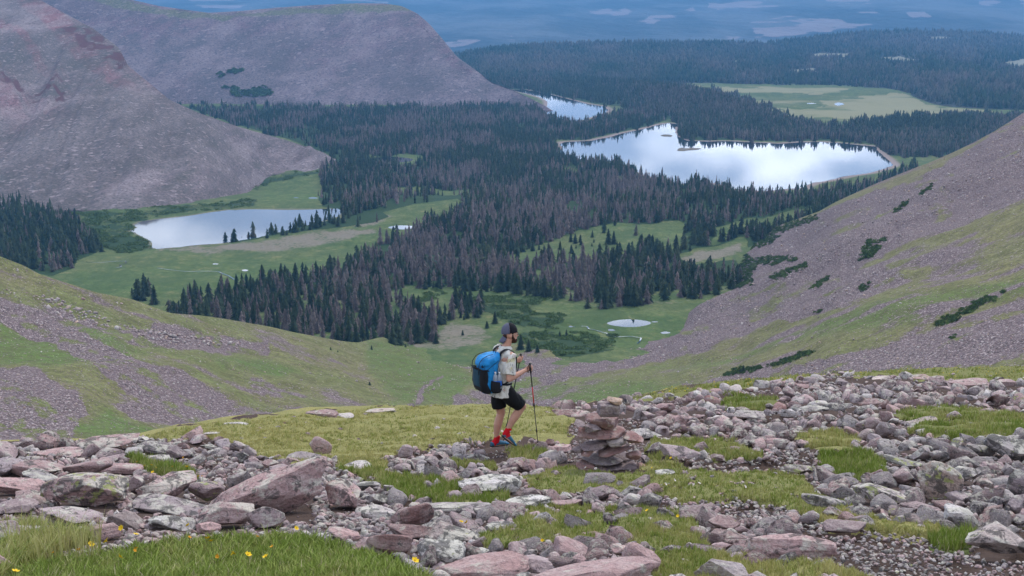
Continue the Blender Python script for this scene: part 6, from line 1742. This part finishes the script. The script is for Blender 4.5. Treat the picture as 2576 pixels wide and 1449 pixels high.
def capP(u, z, k=1.03):    # point on the cap shell: u angle from straight back towards the right side
    zz = (z - .036) / .118; r_ = math.sqrt(max(0, 1 - zz * zz)); return Hh_(-.008 - .111 * k * r_ * math.cos(u), -.090 * k * r_ * math.sin(u), z)
patch('emblem', [capP(.55, .045), capP(.75, .047), capP(.72, .062), capP(.62, .070), capP(.52, .060)], MLO, cap)
patch('emblem', [capP(.50, .030), capP(1.0, .036), capP(1.0, .043), capP(.7, .038)], MLW, cap)
patch('emblem', [capP(.58, .018), capP(.95, .024), capP(.92, .029), capP(.6, .023)], MLW, cap)
# sunglasses
MGL = NB('dark lens', .05, .8).out((.02, .02, .025)); MGF = plain('thin metal frame', (.55, .45, .35), .3, .6)
gl_ = link('sunglasses', None, None, person)
for s in (-1, 1):
    bm = bmesh.new(); tube(bm, [(Hh_(.103, .032 * s, .008), .024, .019), (Hh_(.107, .032 * s, .008), .024, .019)], 20, RH @ Vector((0, 1, 0)))
    me = bpy.data.meshes.new('lens'); bm.to_mesh(me); bm.free(); link('lens', me, MGL, gl_)
    bm = bmesh.new(); tube(bm, [(Hh_(.104, .056 * s, .012), .002, .002), (Hh_(.06, .076 * s, .012), .002, .002), (Hh_(.0, .083 * s, .008), .002, .002)], 8)
    me = bpy.data.meshes.new('temple'); bm.to_mesh(me); bm.free(); link('temple', me, MGF, gl_)
bm = bmesh.new(); tube(bm, [(Hh_(.107, -.010, .014), .002, .002), (Hh_(.110, 0, .016), .002, .002), (Hh_(.107, .010, .014), .002, .002)], 8)
me = bpy.data.meshes.new('bridge'); bm.to_mesh(me); bm.free(); link('bridge', me, MGF, gl_)
# shirt
def shirt_mat():
    b = NB('printed shirt', .85, .2); p = b.obj()
    n = b.noise(p, 7, 2, .5, dist=1.2); m_ = b.noise(b.mapv(p, (1, 1, 1), (0, 0, 0), (3, 1, 2)), 9, 2, .5); l_ = b.noise(b.mapv(p, (1, 1, .45), (.3, .5, 0), (7, 3, 2)), 13, 2, .5, dist=.8)
    c = b.mix(b.step(b.noise(p, 30, 2), .3, .7), (.60, .585, .53), (.68, .665, .62))
    c = b.mix(b.step(n, .60, .66, 0, .7), c, (.50, .42, .37))
    c = b.mix(b.step(m_, .62, .68, 0, .7), c, (.55, .50, .22))
    line = b.step(b.math('ABSOLUTE', b.math('SUBTRACT', l_, .5)), .018, .006)
    c = b.mix(b.math('MULTIPLY', line, b.step(n, .40, .52, .2, .85)), c, (.13, .13, .13))
    c = b.mix(b.step(l_, .68, .73, 0, .6), c, (.28, .33, .27))
    return b.out(c, b.bump(b.noise(p, 22, 3), .006, .6))
MSHT = shirt_mat()
bm = bmesh.new()
tube(bm, [(S(.005, 0, .795), .195, .145), (S(.01, 0, .86), .19, .14), (S(.03, 0, 1.0), .178, .130), (S(.04, 0, 1.14), .180, .130), (S(.06, 0, 1.28), .196, .132), (S(.078, 0, 1.37), .190, .118), (S(.09, 0, 1.43), .135, .088), (S(.10, 0, 1.462), .078, .075)], 28, LF)
for sh, el, sg in ((SHR, ELR, -1), (SHL, ELL, 1)):
    tube(bm, [(sh + UPV * .03 - LF * .05 * sg, .062, .075), (sh + UPV * .012, .078, .078), (lerp(sh, el, .35), .080, .076), (lerp(sh, el, .72), .088, .082), (lerp(sh, el, .80), .089, .084)], 20, FW)
shirt = link('shirt', wrinkle(fuse(bm, .009, 4, 'shirt'), .022, .09, 8, (1, 1, .6)), MSHT, person)
bm = bmesh.new()   # open collar
for k, (a0, a1) in enumerate(((-2.7, 2.7),)):
    prev = None
    for j in range(25):
        a = a0 + (a1 - a0) * j / 24 + math.pi
        ce, fz = S(.105, 0, 1.452), math.cos(a - math.pi)
        r0, r1 = .070, .094; d = FW * math.cos(a) + LF * math.sin(a)
        zo = .034 - .018 * (math.cos(a) > 0) * math.cos(a)
        q = (bm.verts.new(ce + d * r0 + UPV * (zo + .012)), bm.verts.new(ce + d * r1 + UPV * (zo - .028)))
        if prev: bm.faces.new((prev[0], q[0], q[1], prev[1]))
        prev = q
me = bpy.data.meshes.new('collar'); bm.to_mesh(me); bm.free()
o = link('collar', me, MSHT, shirt); s_ = o.modifiers.new('s', 'SOLIDIFY'); s_.thickness = .004
# shorts
MSHO = plain('black shorts cloth', (.008, .009, .011), .8, .2, .3, 60, .002)
bm = bmesh.new()
tube(bm, [(S(.02, 0, .965), .150, .118), (S(.02, 0, .88), .175, .132), (S(.02, 0, .80), .175, .135)], 24, LF)
tube(bm, [(HIPR + S(.0, .01, .03), .10, .125), (lerp(HIPR, KNR, .3), .10, .122), (lerp(HIPR, KNR, .7), .105, .108), (lerp(HIPR, KNR, .90) + S(-.01, 0, -.005), .108, .100)], 20, LF)
tube(bm, [(HIPL + S(0, -.01, .03), .10, .125), (lerp(HIPL, KNL, .3), .10, .118), (lerp(HIPL, KNL, .66), .108, .112), (lerp(HIPL, KNL, .74), .11, .112)], 20, LF)
link('shorts', wrinkle(fuse(bm, .009, 3, 'shorts'), .014, .10, 18, (1, 1, .5)), MSHO, person)
# socks and shoes
MSOCK = plain('red sock knit', (.56, .012, .022), .9, .15, .25, 120, .002); MSHOE = plain('teal blue shoe mesh', (.04, .13, .22), .75, .25, .45, 60); MSOLE = plain('dark shoe sole', (.03, .032, .036), .85); MBLU = plain('bright blue shoe toe', (.03, .22, .48), .6)
MLOGO = plain('white sock mark', (.7, .6, .6), .8)
for an, kn, he, to, sd in ((ANR, KNR, HER, TOR, -1), (ANL, KNL, HEL, TOL, 1)):
    up = (kn - an).normalized(); ax = (to - he).normalized(); nrm = LF.cross(ax); nrm = -nrm if nrm.z < 0 else nrm; nrm.normalize()
    bm = bmesh.new()
    tube(bm, [(an + up * .075, .042, .044), (an + up * .02, .041, .045), (an - up * .015 - ax * .005, .042, .055), (lerp(he, to, .3) + nrm * .045, .042, .05)], 18, LF)
    ball(bm, lerp(he, to, .15) + nrm * .045, (.045, .042, .045)); 
    sock = link('sock', fuse(bm, .007, 2, 'sock'), MSOCK, person)
    q = an + up * .035 - LF * .046; patch('emblem', [q, q + FW * .012 + UPV * .006, q + FW * .026 - UPV * .006, q + FW * .020 - UPV * .014, q + FW * .008 - UPV * .010], MLOGO, sock) if sd < 0 else None
    bm = bmesh.new()
    tube(bm, [(he - ax * .012 + nrm * .036, .030, .030), (lerp(he, to, .12) + nrm * .042, .040, .040), (lerp(he, to, .4) + nrm * .044, .043, .042), (lerp(he, to, .7) + nrm * .032, .048, .030), (lerp(he, to, .95) + nrm * .022, .043, .022), (to + ax * .03 + nrm * .016, .024, .012)], 20, LF)
    shoe = link('shoe', fuse(bm, .006, 2, 'shoe'), MSHOE, person)
    bm = bmesh.new()
    tube(bm, [(he - ax * .022 + nrm * .012, .030, .012), (lerp(he, to, .2) + nrm * .004, .041, .012), (lerp(he, to, .5) + nrm * .004, .041, .012), (lerp(he, to, .8) + nrm * .001, .050, .012), (lerp(he, to, 1.) + nrm * .003, .042, .011), (to + ax * .036 + nrm * .012, .022, .008)], 20, LF)
    link('sole', fuse(bm, .006, 1, 'sole'), MSOLE, shoe)
    bm = bmesh.new(); tube(bm, [(lerp(he, to, .86) + nrm * .027, .047, .022), (to + ax * .022 + nrm * .018, .034, .014), (to + ax * .034 + nrm * .014, .022, .009)], 16, LF)
    me = bpy.data.meshes.new('toe_cap'); bm.to_mesh(me); bm.free(); link('toe_cap', me, MBLU, shoe)

# ---- backpack
def B(f, l, z): return S(-.05 + (f + .05) * (.88 if f < -.05 else 1), l * .95, .87 + (z - .87) * .95 if z < 1.46 and f < -.05 else z)
pack = link('backpack', None, loc=PB); pack.empty_display_size = .2
tag(pack, 'bright blue hiking backpack with black mesh pockets on the back of the hiker', 'backpack')
MBP = plain('bright blue ripstop', (.010, .235, .58), .55, .3, .35, 14, .02); MBD = plain('dark teal mesh over blue', (.008, .045, .075), .7, .3, .4, 30); MBK = plain('black pack fabric', (.010, .012, .018), .75, .3, .3, 60, .003)
def rrect(bm, levels, seg=32, power=3.2, close=True):
    """levels: (f0, f1, half width, z0 at back, z1 at front)"""
    rings = []
    for (f0, f1, hw, z0, z1) in levels:
        ring = []
        for k in range(seg):
            a = 6.28318 * k / seg; ca, sa = math.cos(a), math.sin(a)
            r = (abs(ca) ** power + abs(sa) ** power) ** (-1 / power)
            ft = .5 + .5 * ca * r; ring.append(bm.verts.new(B(f0 + (f1 - f0) * ft, hw * sa * r, z0 + (z1 - z0) * ft)))
        rings.append(ring)
    for r0, r1 in zip(rings[:-1], rings[1:]):
        for k in range(seg): bm.faces.new((r0[k], r0[(k + 1) % seg], r1[(k + 1) % seg], r1[k]))
    if close: bm.faces.new(list(reversed(rings[0]))); bm.faces.new(rings[-1])
def mk(bm, name, mat, parent, smooth=True, wr=0.):
    bmesh.ops.recalc_face_normals(bm, faces=bm.faces)
    me = bpy.data.meshes.new(name); bm.to_mesh(me); bm.free()
    for p in me.polygons: p.use_smooth = smooth
    if wr: wrinkle(me, wr, .06, 4)
    return link(name, me, mat, parent)
bm = bmesh.new()
rrect(bm, [(-.26, -.14, .08, .865, .87), (-.30, -.10, .13, .875, .875), (-.355, -.075, .155, .92, .92), (-.375, -.065, .165, 1.02, 1.03), (-.375, -.055, .165, 1.15, 1.17), (-.355, -.045, .16, 1.27, 1.30), (-.34, -.04, .155, 1.33, 1.36), (-.30, -.05, .14, 1.38, 1.41), (-.25, -.08, .10, 1.405, 1.43)])
me_b = mk(bm, 'main_bag', MBP, pack, wr=.010)
sb = me_b.modifiers.new('s', 'SUBSURF'); sb.levels = 2; sb.render_levels = 2
bm = bmesh.new()
rrect(bm, [(-.37, -.03, .166, 1.275, 1.335), (-.385, -.02, .175, 1.30, 1.365), (-.37, -.02, .17, 1.36, 1.40), (-.33, -.03, .15, 1.405, 1.435), (-.25, -.06, .10, 1.425, 1.445)])
ld = mk(bm, 'lid', MBP, pack, wr=.012); sb = ld.modifiers.new('s', 'SUBSURF'); sb.levels = 2; sb.render_levels = 2
bm = bmesh.new()     # big mesh pocket wrapped round the back
rrect(bm, [(-.30, -.20, .135, .885, .88), (-.375, -.20, .165, .925, .915), (-.402, -.225, .175, 1.05, 1.03), (-.402, -.25, .175, 1.17, 1.14), (-.392, -.275, .172, 1.265, 1.235)], close=False)
mp_ = mk(bm, 'back_pocket', MBK, pack, wr=.012)
bm = bmesh.new(); rrect(bm, [(-.409, -.22, .120, 1.0, .99), (-.414, -.24, .125, 1.08, 1.07), (-.410, -.26, .122, 1.24, 1.22)], close=False); mk(bm, 'mesh_panel', MBD, mp_)
bm = bmesh.new(); tube(bm, [(B(-.395, .17, 1.262), .006, .008), (B(-.405, .0, 1.268), .006, .008), (B(-.395, -.165, 1.262), .006, .008), (B(-.32, -.178, 1.25), .006, .008), (B(-.27, -.175, 1.235), .006, .008)], 8); mk(bm, 'pocket_hem', MBK, pack)
for s in (-1, 1):
    bm = bmesh.new(); rr0 = [(-.20, -.065, .045, .895, .90), (-.235, -.045, .055, .93, .93), (-.235, -.035, .058, 1.03, 1.01), (-.225, -.035, .056, 1.085, 1.045)]
    seg = 24; rings = []
    for (f0, f1, hw, z0, z1) in rr0:
        rings.append([bm.verts.new(B((f0 + f1) / 2 + (f1 - f0) / 2 * math.cos(6.283 * k / seg), s * .165 + hw * math.sin(6.283 * k / seg), z0 + (z1 - z0) * (.5 + .5 * math.cos(6.283 * k / seg)))) for k in range(seg)])
    for r0, r1 in zip(rings[:-1], rings[1:]):
        for k in range(seg): bm.faces.new((r0[k], r0[(k + 1) % seg], r1[(k + 1) % seg], r1[k]))
    bm.faces.new(rings[0]); mk(bm, 'side_pocket', MBK, pack)
def strap(name, pts, wd, th, parent, mat, side=None):
    bm = bmesh.new(); tube(bm, [(p, wd / 2, th / 2) for p in pts], 10, side); return mk(bm, name, mat, parent)
for s in (-1, 1):
    l_ = .10 * s
    strap('shoulder_strap', [B(-.05, l_ * .9, 1.37), B(-.02, l_, 1.435), B(.035, l_ * 1.1, 1.468), B(.10, l_ * 1.15, 1.462), B(.165, l_ * 1.2, 1.42), B(.205, l_ * 1.2, 1.34), B(.205, l_ * 1.25, 1.24), B(.17, l_ * 1.6, 1.15), B(.09, l_ * 1.98, 1.06), B(-.02, l_ * 1.9, 1.0)], .055, .016, pack, MBK, LF)
strap('hip_belt', [B(-.05, -.17, 1.0), B(.03, -.195, .99), B(.11, -.17, .985), B(.165, -.08, .98), B(.175, 0, .978), B(.165, .08, .98), B(.11, .17, .985), B(.03, .195, .99), B(-.05, .17, 1.0)], .03, .010, pack, MBK, UPV)
strap('compression_cord', [B(-.33, -.172, 1.235), B(-.22, -.172, 1.30), B(-.10, -.168, 1.37)], .008, .006, pack, MBK); strap('compression_cord', [B(-.19, -.175, 1.24), B(-.13, -.172, 1.15), B(-.20, -.185, 1.10)], .008, .006, pack, MBK)
for s in (-1, 1):
    bm = bmesh.new(); bmesh.ops.create_cube(bm, size=1, matrix=Matrix.Translation(B(-.345, .10 * s, 1.30)) @ RY.to_4x4() @ Matrix.Diagonal((.02, .028, .04, 1))); mk(bm, 'buckle', MBK, pack, False)
    strap('lid_strap', [B(-.16, .10 * s, 1.452), B(-.26, .10 * s, 1.442), B(-.345, .10 * s, 1.41), B(-.40, .10 * s, 1.35), B(-.41, .10 * s, 1.29), B(-.42, .10 * s, 1.18)], .018, .006, pack, MBK, LF)
    strap('loose_strap', [B(-.12, .178 * s, 1.32), B(-.09, .182 * s, 1.24), B(-.10, .186 * s, 1.17)], .010, .004, pack, MBK)
strap('seam', [B(-.34, -.160, 1.33), B(-.345, -.172, 1.20), B(-.33, -.172, 1.05)], .006, .005, pack, MBK)
strap('grab_loop', [B(-.075, .035, 1.43), B(-.06, .03, 1.475), B(-.06, -.03, 1.475), B(-.075, -.035, 1.43)], .012, .006, pack, MBK)
# bottles in the side pocket
MPL = NB('clear bottle plastic', .12, .5); MPL.b.inputs['Transmission Weight'].default_value = .55; MPLm = MPL.out((.62, .70, .80)); MCAPW = plain('white bottle cap', (.75, .77, .8), .5); MLAB = plain('blue label', (.03, .16, .62), .5)
for i, (f_, l_, zt) in enumerate(((-.165, -.178, 1.20), (-.095, -.182, 1.19))):
    bt = link('water_bottle', None, loc=Vector(PB) + B(f_, l_, .955)); h_ = zt - .955
    tag(bt, ['left clear water bottle with blue label in the near side pocket of the backpack', 'right clear water bottle, next to the shirt, in the near side pocket of the backpack'][i], 'bottle', 'bottles in the backpack pocket')
    bm = bmesh.new(); tube(bm, [(Vector((0, 0, z)), r, r) for z, r in ((0, .028), (.01, .032), (.08, .031), (.085, .033), (h_ * .68, .033), (h_ * .8, .026), (h_ * .88, .014), (h_ * .92, .013))], 20, (1, 0, 0)); mk(bm, 'bottle_body', MPLm, bt)
    bm = bmesh.new(); tube(bm, [(Vector((0, 0, h_ * .9)), .015, .015), (Vector((0, 0, h_)), .0145, .0145)], 16, (1, 0, 0)); mk(bm, 'bottle_cap', MCAPW, bt)
    bm = bmesh.new(); tube(bm, [(Vector((0, 0, .05)), .0340, .0340), (Vector((0, 0, h_ * .50)), .0345, .0345)], 20, (1, 0, 0), False); mk(bm, 'label', MLAB, bt)
# ---- trekking poles
MPB = plain('black pole shaft', (.012, .012, .014), .4, .5); MPR = plain('red pole shaft', (.50, .012, .015), .35, .5)
def pole(pc, tip, axis, label, red):
    top = pc + axis * .075
    ln = (top - tip).length
    e = link('trekking_pole', None, loc=Vector(PB) + tip); tag(e, label, 'trekking pole', 'trekking poles of the hiker')
    q = lambda d: (top - tip).normalized() * d
    def seg_(name, a, b, ra, rb, mat, n=14):
        bm = bmesh.new(); m_ = (a + b) / 2; tube(bm, [(q(a), ra, ra), (q(m_), (ra + rb) / 2, (ra + rb) / 2), (q(b), rb, rb)], n, (0, 1, 0)); return mk(bm, name, mat, e)
    seg_('grip', ln - .14, ln - .012, .013, .016, MPB); seg_('grip', ln - .014, ln + .004, .019, .012, MPB)
    seg_('upper_shaft', ln - .34, ln - .14, .0085, .009, MPB); 
    seg_('middle_shaft', ln - .60, ln - .34, .0075, .0085, MPR if red else MPB)
    seg_('lower_shaft', .03, ln - .60, .0055, .0065, MPB); seg_('lock', ln - .62, ln - .575, .0125, .0125, MPB); seg_('lock', .24 + .05, .24 + .09, .011, .011, MPB); seg_('basket', .055, .063, .022, .018, MPB); seg_('tip', 0, .055, .002, .005, plain('steel tip', (.3, .3, .3), .4))
    bm = bmesh.new(); w0 = q(ln - .012); fwd = Vector((-.03, -.012, 0))
    tube(bm, [(w0, .009, .003), (w0 + fwd + Vector((0, 0, -.03)), .011, .003), (w0 + fwd * 1.3 + Vector((0, 0, -.09)), .011, .003), (w0 + fwd * .9 + Vector((0, 0, -.125)), .011, .003), (w0 + Vector((-.008, -.01, -.08)), .010, .003)], 8); mk(bm, 'wrist_strap', MPB, e)
def groundz(v):
    w_ = Vector(PB) + v; return float(G(w_.x, w_.y)) - PB[2]
TIPR.z = groundz(TIPR) - .01; TIPL.z = groundz(TIPL) - .01
pole(pcR, TIPR, (pcR - TIPR).normalized(), 'near trekking pole with a red middle section, planted ahead of the hiker', True)
pole(pcL, TIPL, (pcL - TIPL).normalized(), 'far trekking pole, mostly black, behind the legs of the hiker', False)
def haze():
    x0, x1, y0, y1, z0, z1 = -12000, 12000, -400, 30000, -1200, 900
    V = [(x, y, z) for z in (z0, z1) for y in (y0, y1) for x in (x0, x1)]
    q = [(0, 2, 3, 1), (4, 5, 7, 6), (0, 1, 5, 4), (2, 6, 7, 3), (0, 4, 6, 2), (1, 3, 7, 5)]
    me = mesh_np('haze', V, q)
    m = bpy.data.materials.new('haze'); m.use_nodes = True
    t = m.node_tree; t.nodes.clear()
    out = t.nodes.new('ShaderNodeOutputMaterial'); v = t.nodes.new('ShaderNodeVolumePrincipled')
    v.inputs['Color'].default_value = (.17, .50, 1.0, 1)
    v.inputs['Density'].default_value = 7.2e-5
    v.inputs['Anisotropy'].default_value = .1
    t.links.new(v.outputs[0], out.inputs['Volume'])
    o = link('haze', me, m); tag(o, 'pale blue haze filling the valley air', 'haze', kind='stuff')
haze()
